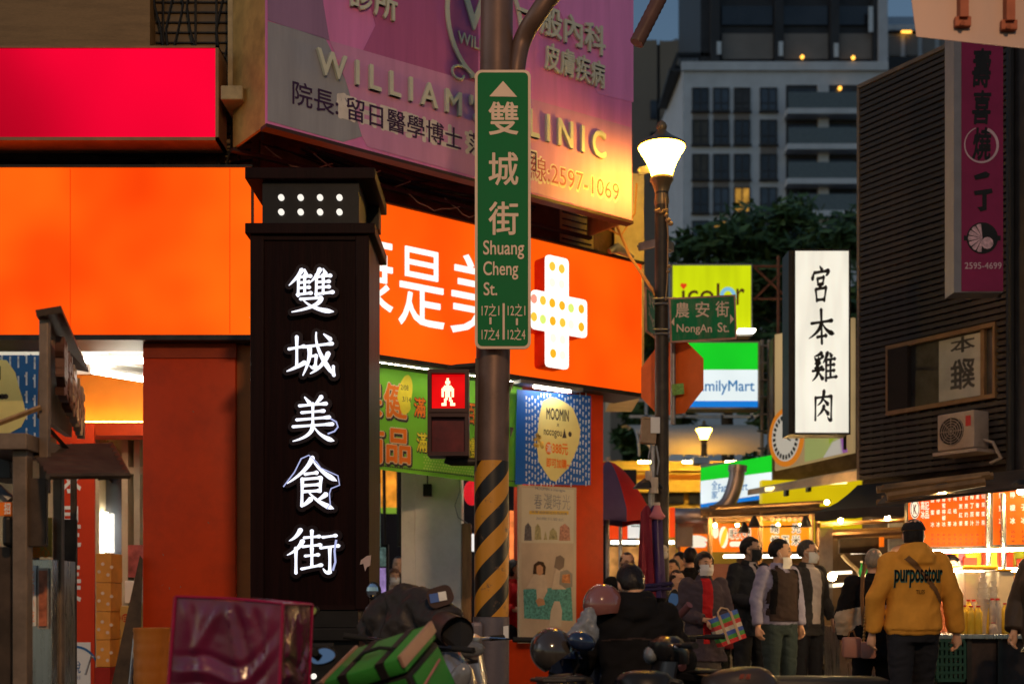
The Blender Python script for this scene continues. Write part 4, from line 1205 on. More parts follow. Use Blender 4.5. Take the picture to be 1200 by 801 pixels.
q = MB(RW.M); a0, a1 = RW.t(1099), RW.t(1149); q.box((a0, a1), (.020, .030), (wz0 + .02, wz1 - .02)); refl = q.build('painted_reflection', pm('painted_reflection', (.40, .39, .35), .5, var=.15, vs=3), wf)  # sheet and flipped characters paint the lit sign's reflection in the pane
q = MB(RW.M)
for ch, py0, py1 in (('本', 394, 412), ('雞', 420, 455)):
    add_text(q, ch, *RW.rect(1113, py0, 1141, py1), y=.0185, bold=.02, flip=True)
q.build('lettering', pm('reflected_characters', (.06, .055, .05), .6), refl)
q = MB(RW.M); q.box((tR + .06, 6.5), (-.06, 2), (0, zT + .6)); q.build('dark_side_wall', pm('dark_corrugated', (.03, .03, .035), .5, var=.3), sb)
q = MB(RW.M); q.tube([(RW.t(1192), -.12, 2), (RW.t(1192), -.12, zT + .5)], .05, 10); q.build('downpipe', M_black, sb)
# ground floor of it, behind the stalls
q = MB(RW.M); q.box((0, 6), (.05, .055), (.0, zB - .1)); q.build('shopfront', pm('dim_shopfront', (.10, .07, .045), .6, var=.4, dirt=.4), sb)

ac = thing('air_conditioner', 'pale outdoor air conditioner unit on a bracket below the window', 'air conditioner', tuple(RW.w(1140, 535)))
AP = RW.off(.12); x0, x1 = AP.t(1116), AP.t(1166); z0, z1 = AP.z(1116, 531), AP.z(1116, 488.5)
M_acp = pm('aged_plastic', (.34, .28, .24), .5, var=.08, dirt=.35, ds=4)
q = MB(AP.M); q.box((x0, x0 + .50), (-.28, 0), (z0, z1), bev=.02); q.build('case', M_acp, ac, smooth=40)
fxc, fzc = x0 + .20, (z0 + z1) / 2
q = MB(AP.M); q.disc(fxc, fzc, .165, -.286, -.281, 28); q.build('fan_opening', M_black, ac)
q = MB(AP.M)
for r_ in (.16, .13, .1, .07, .04):
    q.tube([(fxc + r_ * math.cos(a * .2618), -.292, fzc + r_ * math.sin(a * .2618)) for a in range(25)], .005, 4)
for k in range(8):
    a = k * math.pi / 4; q.tube([(fxc, -.295, fzc), (fxc + .165 * math.cos(a), -.295, fzc + .165 * math.sin(a))], .004, 4)
q.build('fan_grille', M_acp, ac)
q = MB(AP.M); q.box((x0 + .39, x0 + .46), (-.285, -.281), (z1 - .18, z1 - .06)); q.build('badge', pm('red_badge', (.35, .03, .03), .5), ac)
q = MB(AP.M); q.box((x0 - .05, x0 + .55), (-.30, .1), (z0 - .05, z0 - .012)); q.tube([(x0 + .48, -.1, z0 + .1), (x0 + .6, -.08, z0 + .06), (x0 + .65, .0, z0 - .12), (x0 + .5, .02, z0 - .16)], .02, 6); q.build('bracket', M_acp, ac)

# blade sign, dark magenta
bs = thing('blade_sign', 'unlit magenta blade sign with black characters high on the right', 'sign', (X(1150, 12), 12.2, Z(340, 12)))
d = 12.0; SP = front(d)
x0, x1, z0, z1 = SP.rect(1127, -20, 1175.5, 341)
q = MB(SP.M); q.box((x0, x1), (0, .008), (z0, z1)); q.build('face', pm('magenta_face', (.24, .015, .075), .5, var=.08, dirt=.2), bs)
q = MB(SP.M); q.box((x0 - .075, x1), (.01, .26), (z0 - .01, z1 + .01)); q.build('box_side', pm('sign_box_grey', (.20, .2, .22), .5, var=.1), bs)
q = MB(SP.M)
for ch, py0, py1 in (('壽', 58, 102), ('喜', 107, 145), ('燒', 150, 187)):
    x, z = SP.at(1150 - (1 if ch == '壽' else 0), (py0 + py1) / 2); add_text(q, ch, *SP.rect(1139.5, py0, 1161, py1), y=-.003, bold=.03, shear=.12)
q.prism([SP.at(*p) for p in ((1141, 206), (1155, 201), (1160, 204), (1158, 208), (1143, 211))], -.006, -.003)
q.prism([SP.at(*p) for p in ((1141, 224), (1162, 221), (1163, 226), (1156, 228), (1156, 246), (1149, 248), (1145, 243), (1151, 242), (1151, 228), (1142, 229))], -.006, -.003)
q.build('lettering', M_black, bs)
q = MB(SP.M); ox, oz = SP.at(1150, 170); 
for k in range(30):
    a0, a1 = R(110 + k * 10.6), R(110 + (k + 1) * 10.6); r_ = .175; w_ = .008 + .022 * (k / 30)
    q.prism([(ox + r_ * math.cos(a0), oz + r_ * 1.05 * math.sin(a0)), (ox + r_ * math.cos(a1), oz + r_ * 1.05 * math.sin(a1)), (ox + (r_ - w_) * math.cos(a1), oz + (r_ - w_) * 1.05 * math.sin(a1)), (ox + (r_ - w_) * math.cos(a0), oz + (r_ - w_) * 1.05 * math.sin(a0))], -.0045, -.002)
add_text(q, '2595-4699', *SP.rect(1130.5, 307.5, 1173.5, 315), y=-.003, bold=.01)
add_text(q, '新北海道', *SP.rect(1159, 60, 1166, 110), y=-.003, line=.9) if False else None
add_text(q, 'S\nU\nK\nI\nY\nA\nK\nI', *SP.rect(1134, 195, 1138, 248), y=-.003) if False else None
q.build('pale_print', pm('pale_pink_print', (.55, .38, .42), .6), bs)
q = MB(SP.M); x, z = SP.at(1151, 279); q.disc(x, z, .158, -.004, -.001, 28); q.box((x - .185, x + .185), (-.0035, -.001), (z - .025, z + .025)); q.build('pot_picture', M_black, bs)
q = MB(SP.M)
for k in range(7):
    a0 = R(96 + k * 25); a1 = R(96 + k * 25 + 20); q.prism([(x, z), (x + .14 * math.cos(a1), z + .14 * math.sin(a1)), (x + .145 * math.cos((a0 + a1) / 2), z + .145 * math.sin((a0 + a1) / 2)), (x + .14 * math.cos(a0), z + .14 * math.sin(a0))], -.0065, -.0045)
q.disc(x + .05, z - .05, .06, -.0065, -.0045, 12)
q.build('meat_slices', pm('meat_print', (.6, .38, .42), .6, var=.4, vs=25), bs)
q = MB(SP.M)
for py in (115, 222, 331):
    q.tube([(x1, .13, SP.z(0, py)), (SP.t(1194), .5, SP.z(0, py))], .03, 8)
q.build('bracket', M_black, bs)

# white lightbox with brush characters
wl = thing('white_lightbox', 'tall white glowing lightbox with four black brush characters', 'sign', (X(963, 14), 14.1, Z(508, 14)))
d = 14.0; SP = front(d)
x0, x1, z0, z1 = SP.rect(932, 294, 994.5, 506.5)
q = MB(SP.M); q.box((x0, x1), (0, .01), (z0, z1)); q.build('light_panel', em('white_lightbox', (1.0, .95, .80), .86, var=.14, vs=2.2, stretch=(2.2, 1, .35)), wl)
q = MB(SP.M); q.box((x0 - .075, x1 + .004), (.012, .34), (z0 - .02, z1 + .01)); q.box((x0 - .01, x1 + .02), (-.01, .01), (z0 - .025, z0 - .002)); q.box((x1 + .002, x1 + .02), (-.01, .01), (z0, z1)); q.box((x0 - .01, x1 + .02), (-.01, .01), (z1 + .002, z1 + .02)); q.box((x0 - .02, x0 - .002), (-.01, .01), (z0, z1)); q.build('frame', M_black, wl)
q = MB(SP.M)
for ch, px0, py0, px1, py1 in (('宮', 948, 312, 975, 355), ('本', 947, 363, 978, 403), ('雞', 951, 413, 980, 447), ('肉', 952, 458, 978, 493)):
    a, b, e, f_ = SP.rect(px0, py0, px1, py1); add_brush(q, ch, a, b, e, f_, y=-.001, thick=.003, w=10.5)
q.build('lettering', M_black, wl)
q = MB(SP.M)
for py in (320, 400, 480):
    q.tube([(x1, .17, SP.z(0, py)), (SP.t(1022), 1.2, SP.z(0, py))], .025, 8)
q.tube([(SP.t(1004), .5, SP.z(0, 300)), (SP.t(1004), .5, SP.z(0, 520))], .02, 8)
q.build('bracket', M_black, wl)

# yellow green sign
ic = thing('green_lightbox', 'yellow-green glowing lightbox with brown lower-case lettering', 'sign', (X(834, 22), 22.2, Z(390, 22)))
d = 22.0; SP = front(d)
x0, x1, z0, z1 = SP.rect(788.5, 311, 880, 390)
q = MB(SP.M); q.box((x0, x1), (0, .02), (z0, z1)); q.build('light_panel', em('lime_lightbox', (.62, .72, .004), 1.0, var=.15, vs=1.2, stretch=(2.5, 1, .3)), ic)
q = MB(SP.M); q.box((x0 - .05, x1 + .03), (.022, .35), (z0 - .04, z1 + .04)); q.build('frame', M_gmetal, ic)
q = MB(SP.M)
add_text(q, 'icol', *SP.rect(799, 332, 843, 357), y=-.002, bold=.006); add_text(q, 'r', *SP.rect(863, 338, 872.5, 357), y=-.002, bold=.006)
q.build('lettering', em('brown_lettering', (.12, .05, .01), .6), ic)
q = MB(SP.M); x, z = SP.at(853, 347)
for k in range(24):
    a0, a1 = 2 * math.pi * k / 24, 2 * math.pi * (k + 1) / 24
    q.prism([(x + .15 * math.cos(a0), z + .17 * math.sin(a0)), (x + .15 * math.cos(a1), z + .17 * math.sin(a1)), (x + .08 * math.cos(a1), z + .1 * math.sin(a1)), (x + .08 * math.cos(a0), z + .1 * math.sin(a0))], -.004, -.001)
q.build('letter_ring', em('sky_blue_print', (.25, .6, .85), .8), ic)
q = MB(SP.M); x, z = SP.at(801, 334); q.disc(x - .025, z, .035, -.006, -.003, 10); q.disc(x + .025, z, .035, -.006, -.003, 10); q.prism([(x - .055, z - .015), (x, z - .085), (x + .055, z - .015)], -.0065, -.003); q.build('heart', em('red_print', (.8, .05, .01), .9), ic)
x, z = SP.at(872, 388); q = MB(SP.M); q.box((x - .15, x + .15), (-.3, -.1), (z - .06, z - .02)); q.build('spotlight', M_tubew, ic)

# convenience store signs
M_fg = em('store_green', (.01, .62, .02), .95, var=.12, vs=1); M_fw = em('store_white', (.86, .96, .97), .95, var=.08, vs=1); M_fb = em('store_blue', (.01, .22, .75), .85); M_fl = em('store_letter_blue', (.01, .2, .5), .75)
fm = thing('store_lightbox', 'glowing green, white and blue shop lightbox right of the stop sign', 'sign', (X(845, 20), 20.2, Z(478, 20)))
d = 20.0; SP = front(d)
for nm, mt, py0, py1 in (('green_band', M_fg, 401.5, 433), ('white_band', M_fw, 433, 469.5), ('blue_band', M_fb, 469.5, 476.5)):
    x0, x1, z0, z1 = SP.rect(776, py0, 888, py1); q = MB(SP.M); q.box((x0, x1), (0, .02), (z0 + .001, z1)); q.build(nm, mt, fm)
q = MB(SP.M); add_text(q, 'FamilyMart', *SP.rect(812, 445.5, 884, 462), y=-.002, bold=.012, res=4); q.build('lettering', M_fl, fm)
x0, x1, z0, z1 = SP.rect(776, 400.5, 889.5, 477.5); q = MB(SP.M); q.box((x0 - .03, x1 + .02), (.022, .4), (z0 - .02, z1 + .02)); q.build('frame', M_gmetal, fm)
sc_ = MB()
for px in (893, 901):
    sc_.tube([(X(px, 20.3), 20.3, 0), (X(px, 20.3), 20.3, Z(398, 20.3))], .03, 6)
for k in range(9):
    py = 405 + k * 20; sc_.tube([W(893, py, 20.3), W(901, py, 20.3)], .018, 5); sc_.tube([W(888, py, 20.2), W(895, py, 20.3)], .018, 5)
for px, py in ((882, 313), (882, 350)): pass
tag(sc_.build('sign_scaffold', pm('scaffold_paint', (.35, .31, .26), .6, dirt=.5)), 'thin steel ladder frame that carries the shop lightbox', 'frame')
sc_ = MB()
for a, b in (((882, 312), (920, 312)), ((884, 313), (918, 345)), ((882, 350), (920, 350)), ((912, 300), (912, 400)), ((884, 350), (915, 320))):
    sc_.tube([W(*a, 22.2), W(*b, 22.2)], .025, 6)
sc_.tube([W(912, 300, 22.2), (X(912, 22.2), 22.2, 0)], .03, 6)
tag(sc_.build('rusty_frame', pm('rusty_steel', (.22, .08, .04), .7, var=.3)), 'rusty steel frame right of the yellow-green lightbox', 'frame')

fm = thing('store_fascia', 'angled green, white and blue shop fascia below the small street lamp', 'sign', (X(865, 19.5), 19.5, Z(592, 19.5)))
SP = Plane((X(822, 20.6), 20.6), (.75, -.66))
def ang(pts, nm, mt, y0=0, y1=.02):
    q = MB(SP.M); q.prism([SP.at(*p) for p in pts], y0, y1); return q.build(nm, mt, fm)
ang([(821, 548), (907, 532.5), (907, 552), (821, 563)], 'green_band', M_fg)
ang([(821, 563.3), (907, 552.3), (907, 577), (821, 590)], 'white_band', M_fw)
ang([(821, 590.3), (895, 579.5), (895, 584), (821, 594)], 'blue_band', M_fb)
q = MB(SP.M); t0, t1 = SP.t(842), SP.t(876); add_text(q, 'FamilyMart', t0, t1, SP.z(842, 579), SP.z(842, 567), y=-.002, bold=.012)
for ch, py0, py1 in (('全', 563, 573), ('家', 574.5, 584)):
    add_text(q, ch, *SP.rect(834, py0, 841, py1), y=-.002, bold=.012)
q.build('lettering', M_fl, fm)
t0, t1 = SP.t(820), SP.t(909); q = MB(SP.M); q.box((t0, t1), (.022, .4), (SP.z(860, 588), SP.z(860, 540))); q.build('frame', M_gmetal, fm)

# ------------------------------------------------------------ market hall with its curved roof
mk = thing('market_hall', 'yellow lit market hall under a translucent curved roof', 'building', (X(800, 30), 32, 0))
HP = front(30)
M_pol = pm('polycarbonate_roof', (.62, .52, .40), .35, var=.12, vs=2, dirt=.25)
q = MB()
n = 12
V = []
for i in range(n + 1):
    a = R(95 - 88 * i / n)
    zz = Z(537, 30) + (Z(487, 30) - Z(537, 30)) * math.sin(a); yy = 30 + 2.2 - 2.2 * math.cos(a) * 1.0
    yy = 30 - 1.6 * math.cos(a) + 1.6
    for px in (738, 886):
        V.append((X(px, 30), yy - 1.5, zz))
V = []
for i in range(n + 1):
    a = R(90 * i / n)
    xx = X(775, 30) - (X(775, 30) - X(738, 30)) * math.sin(a); 
    yy = 28.6 + 2.4 * (1 - math.sin(a)); zz = Z(537, 30) + (Z(487, 30) - Z(537, 30)) * math.cos(a) 
    V.append((X(745, 30), 28.6 + 2.4 * math.cos(a), Z(535, 30) + (Z(487, 30) - Z(535, 30)) * math.sin(R(90 * i / n))))
V = []
for i in range(n + 1):
    a = R(90 * i / n)
    yy = 28.2 + 2.6 * (1 - math.cos(a)); zz = Z(537, 29) + (Z(488, 29) - Z(537, 29)) * math.sin(a)
    V += [(X(735 + 25 * (1 - math.sin(a)), 29), yy, zz), (X(888, 29), yy, zz)]
q.add(V, [(2 * i, 2 * i + 1, 2 * i + 3, 2 * i + 2) for i in range(n)]); q.build('roof', M_pol, mk, smooth=60)
q = MB()
for k in range(9):
    for i in range(n): pass
    px0 = 745 + k * 17
    q.tube([(X(px0, 29), 28.2 + 2.6 * (1 - math.cos(R(90 * i / n))) + .03, Z(537, 29) + (Z(488, 29) - Z(537, 29)) * math.sin(R(90 * i / n)) - .04) for i in range(n + 1)], .03, 5)
q.box((X(738, 31), X(890, 31)), (31, 31.1), (Z(489, 31), Z(486, 31))); q.box((X(745, 31), X(890, 31)), (31, 31.1), (Z(470, 31), Z(467, 31)))
for px in (756, 800, 845, 880): q.box((X(px, 31), X(px + 3, 31)), (31, 31.1), (Z(489, 31), Z(467, 31)))
q.build('roof_frame', pm('pale_frame', (.45, .45, .45), .5), mk)
M_yel = pm('yellow_wall', (.75, .5, .08), .6, var=.1, dirt=.2)
q = MB(); q.box((X(700, 30), X(905, 30)), (30.2, 30.6), (0, Z(540, 30.2))); q.build('wall', M_yel, mk)
q = MB()
for py0, py1 in ((547, 551), (570, 576), (592, 597)):
    q.box((X(700, 30), X(905, 30)), (30.0, 30.19), (Z(py1, 30), Z(py0, 30)))
q.build('cornice', M_yel, mk)
q = MB()
for k in range(6):
    a = 712 + k * 32; q.box((X(a, 30), X(a + 26, 30)), (30.1, 30.19), (Z(590, 30), Z(577, 30)))
q.build('window', M_dwin, mk)
q = MB(); q.box((X(700, 29), X(905, 29)), (28.9, 29.0), (Z(562, 29), Z(556, 29))); q.build('gutter', M_osoff, mk)
q = MB()
for px0 in (748, 800, 850): q.tube([W(px0, 541, 29.3), W(px0 + 26, 541, 29.3)], .022, 6)
q.build('tube_lamp', em('assumed_hall_tube', (1.0, .68, .2), 120), mk)  # tubes assumed under the roof, added to light the hall
# second lamp of the row, and assumed warm lamps under the hall roof
l2 = street_lamp(X(825, 27.3), 27.3, 0, Z(520, 27.3), 'smaller far lantern lamp in front of the curved market roof', s=.84)
q = MB(); q.box((X(812, 27), X(831, 27)), (26.9, 27.2), (Z(544, 27), Z(535, 27)), bev=.02); tag(q.build('junction_box', M_white), 'white box on the post below the far lantern lamp', 'box')
q = MB(); 
P = smooth_path([W(864, 545, 19.0), W(862, 565, 19.0), W(852, 590, 19.0), W(832, 602, 19.0), W(808, 604, 19.0), W(790, 604, 19.2)])
q.tube(P, .125, 16); q.tube([W(864.5, 545, 19.0), W(864, 552, 19.0)], .15, 16)
tag(q.build('exhaust_duct', pm('duct_metal', (.34, .27, .25), .35, metal=.7, var=.15), smooth=50), 'bent metal exhaust duct rising below the shop fascia', 'duct')
q = MB(); q.box((X(800, 19.6), X(830, 19.6)), (19.5, 20.5), (Z(640, 19.6), Z(597, 19.6)), bev=.02); tag(q.build('exhaust_hood', pm('hood_metal', (.3, .24, .2), .4, metal=.6, dirt=.4)), 'metal exhaust hood at the foot of the bent duct', 'hood')

# beige clock sign
cs = thing('clock_sign', 'beige shop sign with an orange clock and coloured petals below the white lightbox', 'sign', (X(955, 17), 17, Z(552, 17)))
SP = Plane((X(908, 18), 18), (.60, -.80))
def csp(pts, nm, mt, y0, y1):
    q = MB(SP.M); q.prism([SP.at(*p) for p in pts], y0, y1); return q.build(nm, mt, cs)
csp([(908, 392), (1000, 372), (1000, 530), (908, 551)], 'board', em('beige_board', (.62, .42, .19), .5, var=.3, vs=.9), 0, .05)
csp([(945, 420), (988, 412), (981, 532), (943, 541)], 'green_petal', em('pale_green_print', (.55, .62, .2), .42), -.003, -.0005)
csp([(971, 430), (986, 428), (986, 505), (972, 520)], 'lime_petal', em('lime_print', (.42, .6, .04), .42), -.006, -.0035)
csp([(965, 536), (976, 518), (986, 513), (988, 531)], 'white_petal', em('white_print_lit', (.75, .72, .62), .45), -.009, -.0065)
csp([(985, 513), (990, 514), (994, 529.5), (986, 531)], 'violet_petal', em('violet_print', (.45, .16, .55), .42), -.009, -.0065)
x, z = SP.at(922, 512)
q = MB(SP.M); q.disc(x, z, .33, -.02, -.001, 32, rz=.44); q.build('clock_rim', em('clock_orange', (1, .3, .02), .5), cs)
q = MB(SP.M); q.disc(x, z, .26, -.03, -.021, 32, rz=.36); q.build('clock_face', em('clock_face_lit', (.8, .72, .58), .5), cs)
q = MB(SP.M)
for k in range(24):
    a = 2 * math.pi * k / 24; a2 = a + .16
    q.prism([(x + .24 * math.cos(a), z + .335 * math.sin(a)), (x + .24 * math.cos(a2), z + .335 * math.sin(a2)), (x + .19 * math.cos(a2), z + .265 * math.sin(a2)), (x + .19 * math.cos(a), z + .265 * math.sin(a))], -.034, -.031)
q.tube([(x, -.034, z), (x + .02, -.034, z + .17)], .012, 5); q.tube([(x, -.034, z), (x + .1, -.034, z - .06)], .012, 5)
q.build('clock_marks', M_black, cs)
sf = thing('canopy_shop', 'bright yellow lit shopfront under a beige canopy', 'shop', (X(945, 18.5), 18.5, 0))
q = MB(); q.add([W(872, 572, 18.2), W(1015, 585, 16.0), W(1015, 572, 17.2), W(880, 563, 19.5)], [(0, 1, 2, 3)]); 
CP = Plane((X(872, 18.6), 18.6), (.74, -.67))
q = MB(); P = [W(876, 575, 18.7), W(1018, 548, 15.9), W(1018, 561, 15.8), W(876, 580, 18.6)]
q.add(P + [p + Vector((.02, .06, .03)) for p in P], [(0, 1, 2, 3), (7, 6, 5, 4), (0, 1, 5, 4), (1, 2, 6, 5), (2, 3, 7, 6), (3, 0, 4, 7)])
q.build('canopy', pm('beige_canopy', (.68, .48, .28), .6, var=.1, dirt=.3), sf)
q = MB(); YP = front(19.2); q.box((YP.t(893), YP.t(1010)), (0, .2), (YP.z(0, 648), YP.z(0, 566))); q.M = YP.M
q = MB(YP.M); q.box((YP.t(893), YP.t(1010)), (0, .2), (YP.z(0, 640), YP.z(0, 562))); q.build('yellow_sign', em('yellow_lightbox', (.85, .62, .005), .72, var=.15, vs=1), sf)
q = MB(YP.M); q.box((YP.t(870), YP.t(1030)), (.3, .5), (0, YP.z(0, 640))); q.build('shop_wall', pm('dim_brown_wall', (.16, .1, .06), .7, var=.3), sf)
UP = front(19.6); q = MB(UP.M); q.box((UP.t(906), UP.t(1040)), (0, .3), (UP.z(0, 640), UP.z(0, 396))); q.build('upper_wall', pm('dim_brown_wall', (.16, .1, .06), .7, var=.3), sf)
for a, b, py in ((897, 918, 573), (922, 946, 570), (950, 992, 566)):
    q = MB(); q.tube([W(a, py, 18.0), W(b, py - 2, 18.0)], .03, 8); q.build('tube_lamp', em('warm_tube', (1, .8, .3), 3), sf)
q = MB()
for px, py in ((921, 575), (947, 570)): q.box((X(px - 2, 17.9), X(px + 2, 17.9)), (17.8, 17.95), (Z(py + 6, 17.9), Z(py - 5, 17.9)))
q.build('lamp_fitting', M_black, sf)
# ------------------------------------------------------------ banners under the fascia
BN = FA.off(-.34)
gb = thing('promotion_banner', 'green promotion banner with big orange characters hung under the fascia', 'banner', tuple(BN.w(520, 560)))
M_bgreen = pm('banner_green', (.20, .58, .035), .5, var=.12, vs=1.2)
q = MB(BN.M)
P = [BN.at(*p) for p in ((400, 424), (612, 453), (612, 571), (400, 544))]
q.prism(P, 0, .008); q.build('cloth', M_bgreen, gb)
M_bo = pm('banner_orange', (.85, .2, .015), .5, var=.05); M_bout = pm('banner_shadow', (.06, .045, .04), .5); M_by = pm('banner_yellow', (.85, .72, .05), .5); M_bpale = pm('banner_pale_edge', (.75, .6, .4), .5)
def btext(items, y, mat, bold, nm, dx=0, dy=0):
    q = MB(BN.M)
    for ch, a in items:
        r_ = BN.rect(a[0] + dx, a[1] + dy, a[2] + dx, a[3] + dy)
        add_text(q, ch, *r_, y=y, bold=bold)
    return q.build(nm, mat, gb)
big = [('保', (416, 447, 447, 487)), ('健', (450, 450, 476, 489)), ('商', (416, 500, 449, 541)), ('品', (453, 503, 480, 542))]
sm1 = [('滿', (485, 466, 498, 488)), ('千', (503, 467, 517, 490)), ('送', (532, 470, 545, 494)), ('百', (548, 473, 556, 496))]
sm2 = [('滿', (488, 507, 500, 529)), ('二', (504, 508, 518, 530)), ('送', (536, 512, 546, 535)), ('禮', (548, 513, 557, 536))]
btext(big, -.002, M_bout, .085, 'letter_shadow', .8, 1.6); btext(sm1, -.002, M_bout, .07, 'letter_shadow', .4, .6); btext(sm2, -.002, M_bout, .07, 'letter_shadow', .4, .6)
btext(big, -.0045, M_bpale, .05, 'letter_edge')
btext(big, -.007, M_bo, .026, 'lettering'); btext(sm1, -.007, M_bo, .02, 'lettering'); btext(sm2, -.007, M_by, .02, 'lettering')
q = MB(BN.M); x, z = BN.at(474, 462); T = Matrix.Translation((x, 0, z)) @ Matrix.Rotation(R(12), 4, 'Y')
q.prism([(.085 * math.cos(a) + (0 if math.sin(a) > -.5 else .03), .21 * math.sin(a)) for a in [i * .314 for i in range(20)]], -.0095, -.0075, M=T); ob_ = q.build('date_bubble', M_by, gb)
q = MB(BN.M); add_text(q, '2/08', *BN.rect(469, 451, 478, 457), y=-.0098); add_text(q, '3/14', *BN.rect(471, 465, 481, 471), y=-.0098); q.build('date_lettering', M_bout, gb)
q = MB(BN.M)
for k in range(62):
    px = 434 + k * 2.8; x, z = BN.at(px, 544.5 + (px - 434) * .118); q.box((x, x + .022), (-.004, -.001), (z, z + .012))
q.build('fine_print', M_bout, gb)
q = MB(BN.M); rnd = random.Random(5)
for i in range(20):
    for j in range(7):
        px = 497 + i * 3.2 + (j % 2) * 1.6; py = 528 + j * 3.4 + (px - 497) * .13
        x, z = BN.at(px, py); q.disc(x, z, .009 + .0006 * j, -.003, -.001, 8)
q.build('dot_pattern', pm('banner_lime', (.42, .68, .1), .5), gb)

BU = FA.off(-.15)
ub = thing('blue_banner', 'blue dashed banner with a cream blob hung beside the green banner', 'banner', tuple(BU.w(650, 570)))
M_bblue = pm('banner_blue', (.015, .12, .52), .45, var=.1, vs=2)
q = MB(BU.M); q.prism([BU.at(*p) for p in ((606, 456), (692.5, 463.5), (692, 568), (604, 567))], 0, .006); q.build('cloth', M_bblue, ub)
q = MB(BU.M); rnd = random.Random(9)
for i in range(22):
    px = 616 + i * 3.5; py = 460 + rnd.uniform(0, 8)
    while py < 566:
        L_ = rnd.uniform(3, 6); x, z = BU.at(px, py); x2, z2 = BU.at(px, py + L_)
        q.box((x, x + .014), (-.0025, -.0008), (z2, z)); q.box((x + .012, x + .02), (-.0025, -.0008), (z - .02, z - .005)); py += L_ + rnd.uniform(2.5, 5)
q.build('rain_dashes', pm('pale_blue_print', (.6, .68, .8), .5), ub)
cream = [(632, 486), (636, 470), (645, 464.5), (653, 467), (662, 471), (671, 478), (676, 490), (680, 504), (678, 520), (672, 535), (666, 548), (658, 556), (651, 564), (645, 562), (638, 552), (631, 540), (629, 524), (630, 505)]
q = MB(BU.M); q.prism([BU.at(*p) for p in cream], -.005, -.0028); q.build('cream_blob', pm('cream_print', (.78, .68, .28), .5, var=.05), ub)
q = MB(BU.M)
add_text(q, 'MOOMIN', *BU.rect(640, 479, 666, 492), y=-.006, bold=.03); add_text(q, 'x', *BU.rect(652, 496, 655, 499.5), y=-.006)
add_text(q, 'nocogou', *BU.rect(637, 504, 658, 513), y=-.006, bold=.015)
q.prism([BU.at(*p) for p in ((661, 502), (658.5, 513), (663.5, 513))], -.008, -.006); x, z = BU.at(667.5, 508.5); q.disc(x, z, .025, -.008, -.006, 8, rz=.03)
q.build('lettering', M_bout, ub)
q = MB(BU.M); x, z = BU.at(642.5, 525); q.disc(x, z, .045, -.008, -.0058, 16, rz=.07)
add_text(q, '388元', *BU.rect(647, 519.5, 665, 532), y=-.006, bold=.03); add_text(q, '即可加購~', *BU.rect(640, 537.5, 667, 548), y=-.006, bold=.03); q.build('price_lettering', M_bo, ub)
q = MB(BU.M); add_text(q, '滿', *BU.rect(640, 520, 645.5, 530), y=-.0085, bold=.01); q.build('price_mark', M_white, ub)
q = MB(BU.M); rnd = random.Random(2)
for k in range(14):
    x, z = BU.at(630 + rnd.uniform(-4, 5), 515 + rnd.uniform(-8, 9)); q.disc(x, z, rnd.uniform(.015, .03), -.009 - .0003 * k, -.0055, 7)
q.build('flower_print', pm('flower_print', (.6, .35, .08), .5, var=.9, vs=14), ub)

sp = thing('standing_poster', 'tall pale poster of two people on a green rug beside the orange pillar', 'poster', tuple(FA.w(640, 752)))
PP = FA.off(-.06)
q = MB(PP.M); q.prism([PP.at(*p) for p in ((608, 568), (675.5, 571), (675, 752), (608.5, 753))], .0, .03); q.build('board', pm('poster_frame', (.55, .47, .36), .5, var=.05), sp)
def pp(pts, nm, mt, y):
    q = MB(PP.M); q.prism([PP.at(*p) for p in pts], y - .002, y); return q.build(nm, mt, sp)
pp([(611, 571), (672.5, 573.5), (672, 636), (611, 635.5)], 'paper', pm('poster_paper', (.62, .57, .46), .5, var=.04), -.001)
pp([(611, 636), (672, 636.5), (671.5, 747), (611.5, 748)], 'photograph', pm('poster_photo', (.55, .44, .34), .5, var=.12, vs=4), -.001)
pp([(613, 690), (669, 687), (671, 727), (614, 724)], 'rug_picture', pm('rug_teal', (.10, .34, .33), .6, var=.6, vs=40), -.0035)
M_cl = pm('cream_clothes_print', (.6, .5, .4), .6, var=.12, vs=12); M_sk = pm('skin_print', (.55, .30, .17), .6, var=.1); M_hr = pm('hair_print', (.05, .025, .015), .6)
pp([(617, 688), (622, 677), (627, 672), (637, 673), (640, 680), (641, 692), (637, 700), (635, 703), (629, 703), (628, 690)], 'sitter_picture', M_cl, -.006)
pp([(624, 672), (625, 661), (630, 657), (636, 658), (639, 664), (638, 673)], 'sitter_hair', M_hr, -.0085)
pp([(628, 671), (628, 663), (632, 661), (635.5, 664), (635.5, 671), (632, 674)], 'sitter_face', M_sk, -.0105)
pp([(627, 703), (631, 700), (637, 702), (638, 708), (630, 710)], 'sitter_hands', M_sk, -.0085)
pp([(646, 690), (649, 672), (653, 664), (660, 668), (659, 678), (663, 690)], 'second_sitter_picture', M_cl, -.006)
pp([(649, 664), (651, 652), (656, 650), (661, 654), (660, 664), (655, 668)], 'second_sitter_hair', pm('grey_hair_print', (.2, .15, .12), .6), -.0085)
pp([(655, 684), (656, 669), (664, 667), (670, 672), (670, 687), (662, 689)], 'rucksack_picture', pm('rucksack_print', (.3, .27, .24), .6), -.0085)
pp([(657.5, 682), (658.5, 673), (667, 672), (667.5, 683)], 'rucksack_pocket', pm('rucksack_orange', (.6, .25, .1), .6, var=.4, vs=30), -.0105)
pp([(643, 733), (645, 715), (649, 704), (655, 704), (658, 715), (657, 734)], 'white_bag_picture', pm('pale_bag_print', (.62, .55, .46), .6, var=.08), -.0085)
pp([(620, 598), (666, 598.5), (666, 602.5), (620, 602)], 'yellow_strip', pm('yellow_strip', (.75, .5, .08), .5), -.0035)
